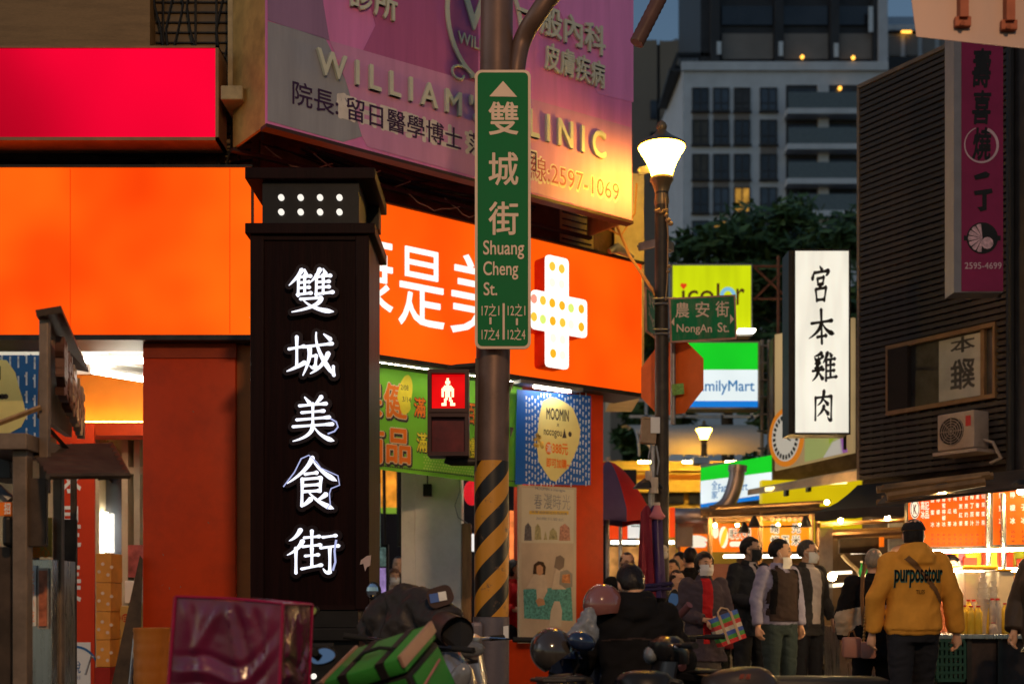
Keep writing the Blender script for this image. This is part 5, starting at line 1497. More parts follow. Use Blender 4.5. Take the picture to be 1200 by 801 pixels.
for a, mt in (((614, 612, 623, 633), 'dark'), ((626, 613, 634, 632), 'khaki'), ((637, 622, 641, 632), 'khaki'), ((643, 618, 653, 632), 'khaki'), ((655, 613, 668, 633), 'red')):
    col_ = {'dark': (.12, .11, .13), 'khaki': (.38, .34, .18), 'red': (.5, .25, .18)}[mt]
    x0, y0, x1, y1 = a
    pp([(x0, y1), (x0 + 1, y0 + 4), ((x0 + x1) / 2, y0), (x1 - 1, y0 + 5), (x1, y1)], 'goods_picture', pm(mt + '_goods_print', col_, .6, var=.5, vs=40), -.0035)
q = MB(PP.M)
for ch, a, mm in (('春', (626, 578, 635, 596), 0), ('漫', (637, 578, 647, 596), 0), ('時', (648, 579, 657, 597), 0), ('光', (659, 579, 668, 597), 0)):
    add_text(q, ch, *PP.rect(*a), y=-.003, bold=-.005)
add_text(q, 'MOOMIN x nocogou', *PP.rect(627, 571.5, 662, 575.5), y=-.003, bold=.01); add_text(q, '消費滿額即可加價選購', *PP.rect(622, 599, 664, 602), y=-.006)
add_text(q, '加購只要起', *PP.rect(628, 606, 660, 609.5), y=-.003)
q.build('lettering', pm('poster_ink', (.12, .15, .25), .5), sp)

# tubes under the right fascia
q = MB(FA.M); a = FA.off(-.1)
q.box((FA.t(607), FA.t(680)), (-.05, .10), (ZB - .09, ZB - .052)); f_ = q.build('fascia_lamp_tray', M_gmetal, B)
q = MB(FA.M); q.tube([(FA.t(626), .0, ZB - .1), (FA.t(668), .0, ZB - .1)], .016, 8); q.build('tube_lamp', M_tube, f_)
for yy_, ta_, tb_, zz_ in ((.12, .7, 3.1, ZB - .035), (.42, 1.0, 2.6, 3.6), (1.05, 3.0, 4.2, 3.6)):  # first tube hangs under the fascia; inner two are added to brighten the column
    q = MB(FA.M); q.tube([(ta_, yy_, zz_), (tb_, yy_, zz_)], .018, 8); q.build('tube_lamp', M_tube if yy_ < .5 else M_tubei, B)
q = MB(FA.M)
for k in range(26):
    q.box((.1 + k * .16, .2 + k * .16), (.46, 1.6), (3.655, 3.69))
q.build('ceiling_slats', pm('ceiling_slat', (.5, .45, .36), .5), B)

# ------------------------------------------------------------ left recess: banner, poster, boxes, drum, plank
rbn = thing('vertical_banner', 'red vertical shop banner with white characters beside the food cart', 'banner', (X(88, 12.6), 12.6, .14))
RP = front(12.6)
q = MB(RP.M); x0, x1, z0, z1 = RP.rect(66, 496, 110.5, 806); q.box((x0, x1), (0, .03), (z0, z1)); q.build('cloth', pm('banner_red', (.62, .045, .008), .5, var=.05), rbn)
q = MB(RP.M)
for ch, a in (('康', (70, 520, 95, 577)), ('是', (70, 593, 95, 641)), ('美', (70, 655, 95, 704))):
    add_text(q, ch, *RP.rect(*a), y=-.003, bold=.01)
q.build('lettering', M_white, rbn)
tx_ = thing('tax_notice', 'white notice with a blue arc at the foot of the red banner', 'notice', (X(90, 12.5), 12.5, .2))
q = MB(RP.M); x0, x1, z0, z1 = RP.rect(73, 752, 106.5, 812); q.box((x0, x1), (-.012, -.006), (z0, z1)); q.build('sheet', M_white, tx_)
q = MB(RP.M); cx_, cz_ = RP.at(88, 789)
for k in range(14):
    a0, a1 = R(30 + k * 9), R(30 + (k + 1) * 9); q.prism([(cx_ + .27 * math.cos(a0), cz_ + .3 * math.sin(a0)), (cx_ + .27 * math.cos(a1), cz_ + .3 * math.sin(a1)), (cx_ + .25 * math.cos(a1), cz_ + .275 * math.sin(a1)), (cx_ + .25 * math.cos(a0), cz_ + .275 * math.sin(a0))], -.015, -.0125)
add_text(q, '退稅', *RP.rect(75, 774, 95, 788), y=-.013, bold=.01); add_text(q, 'TAX FREE', *RP.rect(76, 791, 95, 795), y=-.013)
q.build('lettering', pm('blue_ink', (.03, .14, .35), .5), tx_)

pb = thing('blue_poster', 'blue dashed poster with a large cream blob behind the food cart', 'poster', (X(0, 12.2), 12.2, Z(530, 12.2)))
BP = front(12.2)
q = MB(BP.M); x0, x1, z0, z1 = BP.rect(-90, 405.5, 54, 535); q.box((x0, x1), (0, .02), (z0, z1)); q.build('sheet', pm('poster_blue', (.02, .12, .38), .5, var=.08), pb)
q = MB(BP.M); rnd = random.Random(8)
for i in range(15):
    px = -85 + i * 9.6; py = 406 + rnd.uniform(0, 14)
    while py < 524:
        L_ = rnd.uniform(11, 16); x, z = BP.at(px, py); q.box((x, x + .017), (-.003, -.001), (z - L_ * .0087, z)); q.box((x + (.015 if rnd.random() < .5 else -.012), x + .005), (-.003, -.001), (z - .05, z - .03)); py += L_ + rnd.uniform(6, 10)
q.build('rain_dashes', _mats['pale_blue_print'], pb)
q = MB(BP.M); q.prism([BP.at(*p) for p in ((-60, 440), (-20, 420), (8, 422), (18, 436), (22, 452), (28, 472), (31, 488), (25, 500), (10, 508), (-30, 510), (-62, 490))], -.006, -.0035); q.build('cream_blob', _mats['cream_print'], pb)
q = MB(BP.M); add_text(q, 'N.S.Y.', *BP.rect(24, 412, 40, 415.5), y=-.004, bold=.02)
q.box(*[(lambda r_: (r_[0], r_[1]))(BP.rect(-8, 430, 1, 445))], (-.0085, -.0065), (BP.z(0, 445), BP.z(0, 429)))
for px in (-1, 3, 7): 
    x, z = BP.at(px, 464.5); q.disc(x, z, .028, -.0085, -.0065, 10)
q.build('lettering', M_bout, pb)

M_obox = pm('orange_carton', (.72, .30, .05), .55, var=.15, vs=5, bump=.05)
bd = Z(0, 12) 
def carton(px0, py0, px1, py1, d, depth, mat, label, name='carton', cat='box', grp=None, deco=None, yaw=0):
    o = thing(name, label, cat, (X((px0 + px1) / 2, d), d + depth / 2, Z(py1, d)), R(yaw), grp)
    T = wm(o)
    w2, h = (X(px1, d) - X(px0, d)) / 2, Z(py0, d) - Z(py1, d)
    q = MB(T); q.box((-w2, w2), (-depth / 2, depth / 2), (0, h), bev=.006); q.build('box_body', mat, o)
    q = MB(T); q.box((-w2 + .01, w2 - .01), (-depth / 2 + .12, -depth / 2 + .16), (h, h + .0015)); q.build('tape', pm('packing_tape', (.45, .3, .14), .3), o)
    if deco: deco(o, T, w2, h, depth)
    return o
def star(o, T, w2, h, dp):
    q = MB(T)
    for k in range(4):
        a = k * 1.57 + .4; q.disc(.07 * math.cos(a) + .02, h * .45 + .06 * math.sin(a), .018, -dp / 2 - .003, -dp / 2 - .0005, 8)
    q.build('flower_mark', pm('carton_mark', (.75, .55, .4), .6), o)
bt = [(648, 682), (682.5, 716), (716.5, 749), (749.5, 781)]
wds = ['topmost', 'second', 'third', 'lowest']
for k, (a, b) in enumerate(bt):
    carton(112 + .4 * (k % 2), a, 130.5 - .5 * k, b, 12.3, .35, M_obox, wds[k] + ' orange carton of the four in the stack beside the red banner', grp='orange cartons stacked by the banner', deco=star)
carton(111, 781.5, 129, 803, 12.3, .35, pm('red_carton', (.35, .02, .01), .5), 'dark red crate under the stack of orange cartons', name='crate')
M_ycart = pm('tan_carton', (.55, .40, .13), .6, var=.1)
def xb(o, T, w2, h, dp):
    q = MB(T); q.disc(-.05, h * .62, .045, -dp / 2 - .004, -dp / 2 - .0005, 16); q.disc(.05, h * .62, .045, -dp / 2 - .004, -dp / 2 - .0005, 16); q.build('red_disc', pm('carton_red', (.5, .04, .02), .5), o)
    q = MB(T); add_text(q, '小', -.08, -.02, h * .62 - .03, h * .62 + .03, y=-dp / 2 - .005, bold=.02); add_text(q, '白', .02, .08, h * .62 - .03, h * .62 + .03, y=-dp / 2 - .005, bold=.02); q.build('lettering', M_ycart, o)
    q = MB(T); q.box((-w2 + .012, -w2 + .09), (-dp / 2 - .004, -dp / 2 - .0005), (.02, .085)); q.build('blue_patch', pm('carton_blue', (.05, .09, .16), .5), o)
    q = MB(T); add_text(q, '18P', -w2 + .02, -w2 + .082, .035, .07, y=-dp / 2 - .005); q.build('count_lettering', M_white, o)
carton(131, 709.5, 153, 746.5, 12.6, .4, M_ycart, 'upper tan carton with red discs beside the orange cartons', grp='tan cartons in the doorway', deco=xb)
carton(131, 747.5, 153, 785, 12.6, .4, M_ycart, 'lower tan carton with red discs beside the orange cartons', grp='tan cartons in the doorway', deco=xb)
carton(146, 680, 166, 706, 12.9, .3, M_white, 'white tray box on top of the tan cartons in the doorway', name='tray_box')
q = MB(); q.add([W(130, 805, 11.0), W(163, 805, 11.0), W(167.5, 655, 11.1), W(164, 650, 11.1)] + [W(130, 805, 11.04), W(163, 805, 11.04), W(167.5, 655, 11.14), W(164, 650, 11.14)], [(0, 1, 2, 3), (7, 6, 5, 4), (0, 1, 5, 4), (1, 2, 6, 5), (2, 3, 7, 6), (3, 0, 4, 7)])
tag(q.build('leaning_board', pm('dark_board', (.09, .055, .03), .6, var=.4, dirt=.4)), 'dark board leaning against the left orange pillar', 'board')
q = MB(); q.tube([W(152, 805, 10.9), W(158, 744, 10.95)], .015, 6); q.tube([W(100, 790, 11.5), W(107, 768, 11.5), W(110, 770, 11.5)], .012, 6)
tag(q.build('thin_rail', M_galv), 'thin pale metal rail beside the drum', 'rail')
dr = thing('drum', 'rusty orange drum standing at the foot of the left pillar', 'drum', (X(179, 10.3), 10.3, .12))
T = wm(dr); zt2 = Z(735, 10.3) - .12; rr = X(600 + 21.5, 10.3)
q = MB(T); q.lathe([(rr * .98, 0), (rr, .03)] + [(rr * (1 + .03 * (abs(math.sin(k * .9)) > .9)), .05 + (zt2 - .1) * k / 20) for k in range(21)] + [(rr * 1.04, zt2 - .03), (rr * 1.04, zt2), (rr * .95, zt2 + .001), (rr * .9, zt2 - .03)], n=32)
q.build('drum_body', pm('drum_orange', (.45, .14, .02), .4, var=.35, vs=3, dirt=.5, ds=3, dirtcol=(.25, .12, .02), stretch=(2, 2, .6)), dr, smooth=40)

# ------------------------------------------------------------ things seen through the arcade
sc_n = thing('display_screen', 'upright advertising screen glowing mauve behind the totem edge', 'screen', (X(443, 14.6), 14.6, .13))
q = MB(); q.box((X(424, 14.6), X(455, 14.6)), (14.6, 14.7), (.13, Z(637, 14.6)), bev=.01); q.build('case', M_black, sc_n)
q = MB(); q.box((X(426, 14.58), X(452, 14.58)), (14.585, 14.597), (Z(702, 14.6), Z(665, 14.6))); q.build('display', em('mauve_screen', (.42, .28, .62), .6, var=.5, vs=9), sc_n)
q = MB(); q.box((X(426, 14.58), X(452, 14.58)), (14.585, 14.597), (Z(663, 14.6), Z(641, 14.6))); q.build('display', em('dim_screen', (.10, .16, .14), .5, var=.8, vs=20), sc_n)
vb = thing('hanging_banner', 'pale blue hanging banner with outlined letters behind the totem', 'banner', (X(437, 14.2), 14.2, Z(640, 14.2)))
VP = front(14.2); q = MB(VP.M); x0, x1, z0, z1 = VP.rect(412, 566, 446, 640); q.box((x0, x1), (0, .01), (z0, z1)); q.build('cloth', pm('pale_blue_cloth', (.18, .36, .46), .6), vb)
q = MB(VP.M); add_text(q, 'Q', *VP.rect(430, 582, 443, 604), y=-.002, bold=.03); add_text(q, 'Q', *VP.rect(433, 585, 440, 600), y=-.004, bold=-.01) if False else None; add_text(q, '心', *VP.rect(430, 618, 444, 636), y=-.002, bold=.03); q.build('lettering', M_white, vb)
sh = thing('lit_shop', 'orange lit shop sign far through the arcade opening', 'sign', (X(460, 20), 20, Z(600, 20)))
q = MB(); q.box((X(446, 20), X(474, 20)), (20, 20.3), (Z(594, 20), Z(545, 20))); q.build('light_panel', em('arcade_orange', (1, .35, .03), .8, var=.6, vs=4), sh)
q = MB(); q.box((X(446, 20), X(474, 20)), (19.95, 20.25), (Z(600, 20), Z(594.5, 20))); q.build('green_strip', em('arcade_green', (.35, .6, .05), .5), sh)
q = MB(); q.tube([W(450, 545, 19), W(451, 660, 19)], .03, 6); q.tube([W(468, 545, 19), W(468, 640, 19)], .05, 6); tag(q.build('awning_pole', M_black), 'thin dark poles of an awning through the arcade', 'pole')
pr = thing('paper_lantern', 'round red lantern in the dark arcade right of the white column', 'lantern', (X(556, 17), 17, Z(590, 17)))
q = MB(); v = W(553, 577, 17); q.ell(v, (.12, .12, .18), 16, 10); q.build('lantern_paper', em('red_lantern', (1, .02, .03), .6), pr)
q = MB(); q.lathe([(.05, v.z + .17), (.05, v.z + .2)], (v.x, v.y, 0)); q.tube([(v.x, v.y, v.z + .2), (v.x, v.y, 3.7)], .006, 4); q.build('lantern_cap', M_black, pr)
ls = thing('menu_lightbox', 'small white and orange menu lightbox in the arcade beside the striped pole', 'sign', (X(603, 18), 18, Z(665, 18)))
q = MB(); q.box((X(597, 18), X(612, 18)), (18, 18.2), (Z(655, 18), Z(598, 18))); q.build('light_panel', em('menu_orange', (1, .25, .06), .9, var=.7, vs=5), ls)
q = MB(); q.box((X(548, 18), X(562, 18)), (18, 18.2), (Z(645, 18), Z(625, 18))); q.box((X(597, 18), X(612, 18)), (18, 18.2), (Z(664, 18), Z(656, 18))); q.build('white_panel', em('menu_white', (1, .95, .9), .9), ls)

# ------------------------------------------------------------ parasols
pa = thing('parasol', 'open red and blue parasol behind the right orange pillar', 'parasol', (X(715, 15.5), 15.5, 0))
px_, py_ = X(712, 15.5), 15.5; zap, zed = Z(540, 15.5), Z(600, 15.5); ra = X(764, 15.5) - px_
for nm, mt, ks in (('red_panels', pm('parasol_red', (.5, .02, .015), .6, var=.1), (0, 2, 4, 6)), ('blue_panels', pm('parasol_blue', (.09, .07, .18), .6, var=.1), (1, 3, 5, 7))):
    q = MB(Matrix.Translation((px_, py_, 0)))
    for k in ks:
        V = []; m = 6
        for i in range(m + 1):
            for j in range(5):
                a = R(k * 45 + j * 11.25 - 70); u = i / m; r_ = ra * u * (1 - .07 * math.sin(math.pi * j / 4) * u)
                V.append((r_ * math.cos(a), r_ * math.sin(a), zap - (zap - zed) * (u ** 1.7)))
        for j in range(5):
            a = R(k * 45 + j * 11.25 - 70); r_ = ra * (1 - .07 * math.sin(math.pi * j / 4)); V.append((r_ * math.cos(a), r_ * math.sin(a), zed - .16 + .03 * math.sin(math.pi * j / 4)))
        q.add(V, [(i * 5 + j, i * 5 + j + 1, i * 5 + j + 6, i * 5 + j + 5) for i in range(m + 1) for j in range(4)])
    q.build(nm, mt, pa, smooth=30)
q = MB(); q.tube([(px_, py_, 0), (px_, py_, zap + .05)], .025, 8); q.build('pole', M_galv, pa)
fu = thing('folded_parasol', 'folded red and purple parasol strapped to the lamp post', 'parasol', (X(762, 12.1), 12.1, .12))
d = 12.12; T = Matrix.Translation((X(762, d), d, 0))
for nm, mt, off, ph in (('red_cloth', pm('folded_red', (.20, .015, .03), .6, var=.2), -.03, 0), ('purple_cloth', pm('folded_purple', (.045, .025, .11), .6, var=.2), .045, 1.2)):
    q = MB(T); secs = []; n = 22; V = []; rows_ = 16
    for i in range(rows_):
        u = i / (rows_ - 1); z = Z(700, d) + (Z(592, d) - Z(700, d)) * u
        r0 = (.075 + .05 * (1 - u)) * (1 if u < .97 else .3)
        for k in range(n):
            a = 2 * math.pi * k / n; rr_ = r0 * (1 + .28 * math.sin(5 * a + ph + u * 2))
            V.append((off + rr_ * math.cos(a) * .75, rr_ * math.sin(a), z))
    q.add(V, [(i * n + k, i * n + (k + 1) % n, (i + 1) * n + (k + 1) % n, (i + 1) * n + k) for i in range(rows_ - 1) for k in range(n)] + [tuple(range(n)), tuple(range((rows_ - 1) * n, rows_ * n))])
    q.build(nm, mt, fu, smooth=60)
q = MB(T); q.tube([(0, .0, .12), (0, 0, Z(575, d))], .02, 8); q.build('shaft', M_galv, fu)
q = MB(T); z = Z(603, d); q.loft([(z - .05, .06, .06, .06, -.08), (z - .02, .085, .075, .06, -.08), (z + .03, .05, .05, .06, -.08), (z + .09, .03, .03, .06, -.08)], 14); q.build('tied_tip', pm('pink_cloth', (.5, .16, .2), .7), fu, smooth=60)
q = MB(T); q.tube([(.06, -.08, z + .07), (.06, -.08, z + .12)], .03, 8); q.tube([(.03, -.06, Z(578, d)), (.03, -.06, Z(560, d))], .045, 10); q.tube([(-.02, -.03, Z(567, d)), (-.02, -.03, Z(552, d))], .035, 10); q.build('ferrule', pm('cream_plastic', (.55, .45, .35), .5), fu)
q = MB(T); q.loft([(Z(572, d), .16, .1, -.02, 0), (Z(566, d), .12, .09, -.02, 0), (Z(560, d), .04, .04, -.02, 0)], 12); q.build('dark_cap', M_black, fu)
q = MB(T); z = Z(687, d); q.tube([(-.15, -.11, z), (.0, -.14, z + .01), (.2, -.1, z + .03), (.24, .1, z + .02)], .022, 8); q.tube([(-.12, -.115, z - .04), (.0, -.145, z - .03), (.2, -.1, z - .02)], .018, 8); q.build('strap', pm('navy_strap', (.02, .015, .06), .7), fu)
q = MB(); v = W(777, 643, LD - .1); q.ell(v, (.05, .04, .045), 10, 6); q.ell(v + Vector((.02, -.01, -.06)), (.035, .03, .04), 10, 6); q.ell(v + Vector((-.03, -.01, .05)), (.03, .03, .025), 8, 6)
tag(q.build('tied_bag', pm('crumpled_plastic', (.55, .5, .42), .5, bump=.4, bs=30), smooth=60), 'small crumpled pale bag tied to the lamp post', 'bag')

# ------------------------------------------------------------ food stalls
def roof_bits(px0, px1, py, d, n, seed, rise=0):
    rnd = random.Random(seed); q = MB()
    for k in range(n):
        a = px0 + rnd.uniform(-6, 14); b = px1 + rnd.uniform(-14, 8); y0 = py + rnd.uniform(-9, 9)
        dd = d + rnd.uniform(-.8, .5)
        q.tube([W(a, y0, dd), W(b, y0 + rise + rnd.uniform(-3, 3), dd + rnd.uniform(-.2, .2))], rnd.uniform(.015, .04), 6)
    return q
M_bam = pm('old_bamboo', (.22, .13, .06), .6, var=.45, vs=3, dirt=.4)
M_so = em('stall_orange', (1.0, .20, .008), .82, var=.12, vs=3, col2=(1, .14, .005))
M_so2 = em('stall_amber', (1.0, .30, .012), .88, var=.15, vs=3)
M_sw = em('stall_print_white', (1, .9, .7), .9)
st1 = thing('food_stall', 'street stall with two glowing orange signs under a bamboo pole roof', 'stall', (X(890, 17), 17, 0))
roof_bits(826, 968, 602, 17, 12, 3, -6).build('roof_poles', M_bam, st1)
q = MB(); q.add([W(828, 603, 17.1), W(966, 598, 17.1), W(970, 602, 16.5), W(826, 607, 16.5)] + [W(828, 601.5, 17.1), W(966, 596.5, 17.1), W(970, 600.5, 16.5), W(826, 605.5, 16.5)], [(0, 1, 2, 3), (7, 6, 5, 4), (0, 1, 5, 4), (1, 2, 6, 5), (2, 3, 7, 6), (3, 0, 4, 7)]); q.build('roof', pm('stall_roof', (.06, .04, .03), .7, var=.4), st1)
q = MB()
for px in (832, 891, 951, 958): q.tube([(X(px, 16.6), 16.6, 0), (X(px, 16.6), 16.6, Z(600, 16.6))], .035, 8)
q.build('post', M_bam, st1)
SP = front(17)
def panel(par, nm, mat, px0, py0, px1, py1, pl=SP, th=.06):
    x0, x1, z0, z1 = pl.rect(px0, py0, px1, py1); q = MB(pl.M); q.box((x0, x1), (0, th), (z0, z1)); return q.build(nm, mat, par)
p1 = panel(st1, 'sign_panel', M_so, 833.5, 613, 889.5, 646); p2 = panel(st1, 'sign_panel', M_so2, 893.5, 611.5, 947, 645.5)
q = MB(SP.M)
for cxp, rx_, rz_ in ((838.5, .045, .09), (848, .065, .155)):
    x, z = SP.at(cxp, 623 if rx_ < .05 else 629); q.disc(x, z, rx_, -.004, -.001, 20, rz=rz_)
x0, x1, z0, z1 = SP.rect(855, 634, 872, 640); q.prism(rrect(x0, x1, z0, z1, .03), -.004, -.001)
add_text(q, '晴光大亨堡', *SP.rect(854.5, 618.5, 880, 631), y=-.002, bold=.06)
q.build('white_print', M_sw, p1)
q = MB(SP.M); add_text(q, '晴光大亨堡', *SP.rect(855, 619.3, 879.5, 630.3), y=-.005, bold=.015); q.build('lettering', pm('stall_ink', (.03, .03, .03), .5), p1)
q = MB(SP.M); x, z = SP.at(848, 629); T = Matrix.Translation((x, 0, z)) @ Matrix.Rotation(R(15), 4, 'Y'); q.prism([(.035 * math.cos(a), .14 * math.sin(a)) for a in [i * .4 for i in range(16)]], -.008, -.005, M=T); q.build('snack_picture', em('snack_yellow', (1, .6, .03), .8), p1)
def st_txt(y, mat, bold, nm):
    q = MB(SP.M)
    for ch, a in (('晴', (904, 614.5, 912.5, 624)), ('光', (928.5, 613.5, 937.5, 623.5)), ('烤', (903.5, 627.5, 912.5, 638)), ('玉', (916, 628, 924.5, 638)), ('米', (928, 627, 937.5, 638))):
        add_text(q, ch, *SP.rect(*a), y=y, bold=bold)
    q.build(nm, mat, p2)
st_txt(-.002, M_sw, .10, 'letter_edge'); st_txt(-.005, _mats['stall_ink'], .02, 'lettering')
q = MB(); 
for a, b in ((848, 872), (890, 908), (918, 946)): q.tube([W(a, 651.5, 17.1), W(b, 651, 17.1)], .022, 8)
q.build('tube_lamp', M_tubew, st1)
q = MB(); x0, x1 = X(832, 17.6), X(955, 17.6); q.box((x0, x1), (17.6, 17.7), (.2, Z(660, 17.6))); q.build('back_panel', pm('stall_back', (.35, .16, .1), .6, var=.5, vs=2, dirt=.4), st1)
q = MB(); q.box((X(830, 16.4), X(955, 16.4)), (16.3, 17.0), (.75, .82)); q.box((X(832, 16.5), X(953, 16.5)), (16.4, 16.95), (.05, .75)); q.build('counter', M_steel, st1)
q = MB()
for px, py in ((872, 619), (944, 612), (884, 612)): v = W(px, py, 16.3); q.loft([(v.z - .06, .09, .09, v.x, v.y), (v.z + .04, .05, .05, v.x, v.y), (v.z + .09, .02, .02, v.x, v.y)], 12)
q.tube([W(860, 617.5, 16.3), W(950, 615.5, 16.3)], .012, 5)
q.build('lamp_shade', M_black, st1)
# bulbs of fairy light on the eave
for k in range(6):
    v = W(905 + k * 6.8, 608, 16.6); q = MB(); q.ell(v, (.035, .035, .035), 8, 6); q.build('bulb', em('eave_bulb', (1, .4, .15), .7), st1)

q = MB()
for px in (838, 864, 912, 938): v = W(px, 615, 16.4); q.ell(v, (.02, .02, .026), 10, 8)
q.build('bulb', em('stall_and_fill_bulb', (1, .58, .2), 1100), st1)
st0 = thing('food_stall', 'small stall with a white and orange lit sign behind the woman in the mask', 'stall', (X(805, 19), 19, 0))
S0 = front(19)
panel(st0, 'sign_panel', M_so, 798, 625, 833, 657, S0); q = MB(S0.M); x, z = S0.at(815, 634)
q.prism([(x + .2 * math.cos(a), z + .1 * math.sin(a)) for a in [i * .349 for i in range(10)]], -.004, -.001); x0, x1, z0, z1 = S0.rect(807, 634, 828, 641); q.prism(rrect(x0, x1, z0, z1, .05), -.004, -.001); q.build('snack_picture', M_sw, st0)
panel(st0, 'back_panel', pm('stall_board', (.3, .2, .15), .6, var=.3), 795, 612, 824, 801, front(19.3)); panel(st0, 'menu_board', pm('menu_board_dim', (.28, .22, .17), .6, var=.2), 793, 617, 812, 640, front(18.8))
q = MB(); q.tube([W(810, 660, 18.9), W(832, 660, 18.9)], .022, 8); q.build('tube_lamp', M_tubew, st0)
st2 = thing('food_stall', 'stall with red and white striped fascia behind the seated rider', 'stall', (X(740, 18), 18, 0))
S2_ = front(18)
M_rl = em('stall_red', (1, .07, .01), .75, var=.2, vs=2)
panel(st2, 'red_panel', M_rl, 712, 598, 735.5, 631, S2_); panel(st2, 'white_panel', em('stall_white', (.95, .93, .88), .72), 736, 596, 756, 630, S2_); panel(st2, 'red_panel', M_rl, 785, 594, 791, 629, S2_); panel(st2, 'amber_panel', M_so2, 756.5, 597, 784.5, 630, S2_)
q = MB(S2_.M); x, z = S2_.at(746, 612); q.disc(x, z + .02, .05, -.004, -.001, 6); q.box((x - .08, x + .08), (-.004, -.001), (z - .06, z - .045)); q.build('leaf_mark', pm('green_ink', (.03, .08, .04), .5), st2)
q = MB(); q.tube([W(716, 635, 17.9), W(790, 635, 17.9)], .025, 8); q.build('tube_lamp', M_tubew, st2)
panel(st2, 'back_panel', em('warm_stall_inside', (1, .45, .12), .35, var=.7, vs=5), 712, 640, 792, 690, front(18.6)); panel(st2, 'counter', pm('stall_counter', (.3, .2, .15), .5, var=.3), 700, 690, 800, 801, front(17.9), .5)
q = MB()
for px in (727, 756): q.tube([(X(px, 17.85), 17.85, 0), (X(px, 17.85), 17.85, Z(590, 17.85))], .03, 6)
q.build('post', M_galv, st2)

# middle stall, darker, with a black canopy
st3 = thing('food_stall', 'dim stall under a sagging black canopy left of the orange menu boards', 'stall', (X(1010, 14), 14, 0))
q = MB(); d = 13.6
V = []
for i in range(9):
    for j in range(5):
        u, v_ = i / 8, j / 4
        a = W(955 + 125 * u, 600 - 6 * u - 3 * math.sin(math.pi * u), 13.2); b = W(1005 + 80 * u, 568 - 8 * u, 15.0)
        p_ = a.lerp(b, v_); p_.z += -.05 * math.sin(math.pi * v_); V.append(p_)
q.add(V, [(i * 5 + j, i * 5 + j + 1, i * 5 + j + 6, i * 5 + j + 5) for i in range(8) for j in range(4)])
V = []
for i in range(9):
    u = i / 8; a = W(955 + 125 * u, 600 - 6 * u - 3 * math.sin(math.pi * u), 13.2); V += [a, a + Vector((0, 0, -.10 - .015 * (i % 2)))]
q.add(V, [(2 * i, 2 * i + 1, 2 * i + 3, 2 * i + 2) for i in range(8)])
q.build('canopy', pm('black_canvas', (.035, .03, .028), .7, var=.3), st3, smooth=50)
roof_bits(968, 1075, 622, 14.2, 7, 11, -4).build('roof_poles', M_bam, st3)
q = MB()
for px in (958, 1062): q.tube([(X(px, 13.7), 13.7, 0), (X(px, 13.7), 13.7, Z(600, 13.7))], .03, 8)
q.build('post', M_bam, st3)
q = MB(); q.tube([W(997, 647, 14.6), W(1024, 646, 14.6)], .02, 8); q.tube([W(1010, 612, 15.4), W(1062, 605, 15.4)], .022, 8); q.tube([W(1012, 621, 15.4), W(1058, 617, 15.4)], .018, 8); q.tube([W(972, 686, 14.8), W(996, 684, 14.8)], .022, 8); q.tube([W(976, 671, 14.8), W(998, 670, 14.8)], .02, 8); q.build('tube_lamp', em('dim_tube', (1, .86, .62), 2.2), st3)
q = MB(); q.ell(W(975, 675, 14.5), (.055, .055, .055), 12, 8); q.ell(W(969, 588, 16), (.03, .03, .03), 8, 6); q.build('bulb', em('bulb_glow', (1, .66, .28), 160), st3)
q = MB(); q.box((X(960, 15.6), X(1062, 15.6)), (15.6, 15.7), (.1, Z(628, 15.6))); q.build('back_panel', pm('grubby_panel', (.20, .13, .07), .6, var=.6, vs=2, dirt=.5), st3)
panel(st3, 'pale_board', pm('pale_board', (.36, .36, .38), .5), 1042, 612, 1062, 650, front(14.9)); panel(st3, 'dark_board', pm('chalk_board', (.05, .035, .025), .5, var=.3), 984, 622, 1030, 648, front(14.4)); panel(st3, 'amber_panel', M_so, 1032, 622, 1036, 640, front(14.3))
panel(st3, 'plastic_curtain', pm('clear_plastic', (.5, .42, .32), .2, var=.3, vs=4, bump=.6, bs=8, alpha=.55), 960, 618, 976, 722, front(13.4), .02)
q = MB(); q.box((X(978, 14.2), X(1075, 14.2)), (14.0, 14.8), (.78, .84)); q.box((X(980, 14.2), X(1073, 14.2)), (14.05, 14.75), (.1, .78)); q.build('counter', M_steel, st3)
q = MB(); rnd = random.Random(6)
for k in range(10):
    v = W(985 + k * 5, 700, 14.3); v.z = .84; r_ = rnd.uniform(.03, .06); h_ = rnd.uniform(.08, .2); q.loft([(v.z, r_, r_, v.x, v.y), (v.z + h_, r_, r_, v.x, v.y)], 10)
q.build('jars', pm('stall_jars', (.3, .2, .12), .25, var=.8, vs=6), st3)
q = MB(); q.tube(smooth_path([W(987, 650, 14.3), W(994, 658, 14.3), W(1003, 666, 14.3), W(1010, 674, 14.3)]), .022, 8); q.build('hose', M_wcable, st3)
M_gb = pm('green_bottle', (.02, .3, .06), .15, spec=.8)
for k, px in enumerate((1009.5, 1017)):
    b_ = thing('green_bottle', ('left' if k == 0 else 'right') + ' one of two green bottles on the dim stall', 'bottle', (X(px, 13.95), 13.95, .84), 0, 'green bottles on the dim stall')
    T = Matrix.Translation((X(px, 13.95), 13.95, Z(681, 13.95))); q = MB(T); q.lathe([(.03, 0), (.032, .01), (.032, .13), (.012, .17), (.012, .22)], n=14); q.build('glass', M_gb, b_, smooth=50)
    q = MB(T); q.lathe([(.015, .221), (.015, .24)], n=10); q.build('cap', M_white, b_)
q = MB(); q.box((X(1006, 13.95), X(1024, 13.95)), (13.88, 14.02), (.841, Z(681, 13.95) - .001)); tag(q.build('bottle_rack', M_dmetal), 'small dark rack that lifts the green bottles on the stall', 'rack')

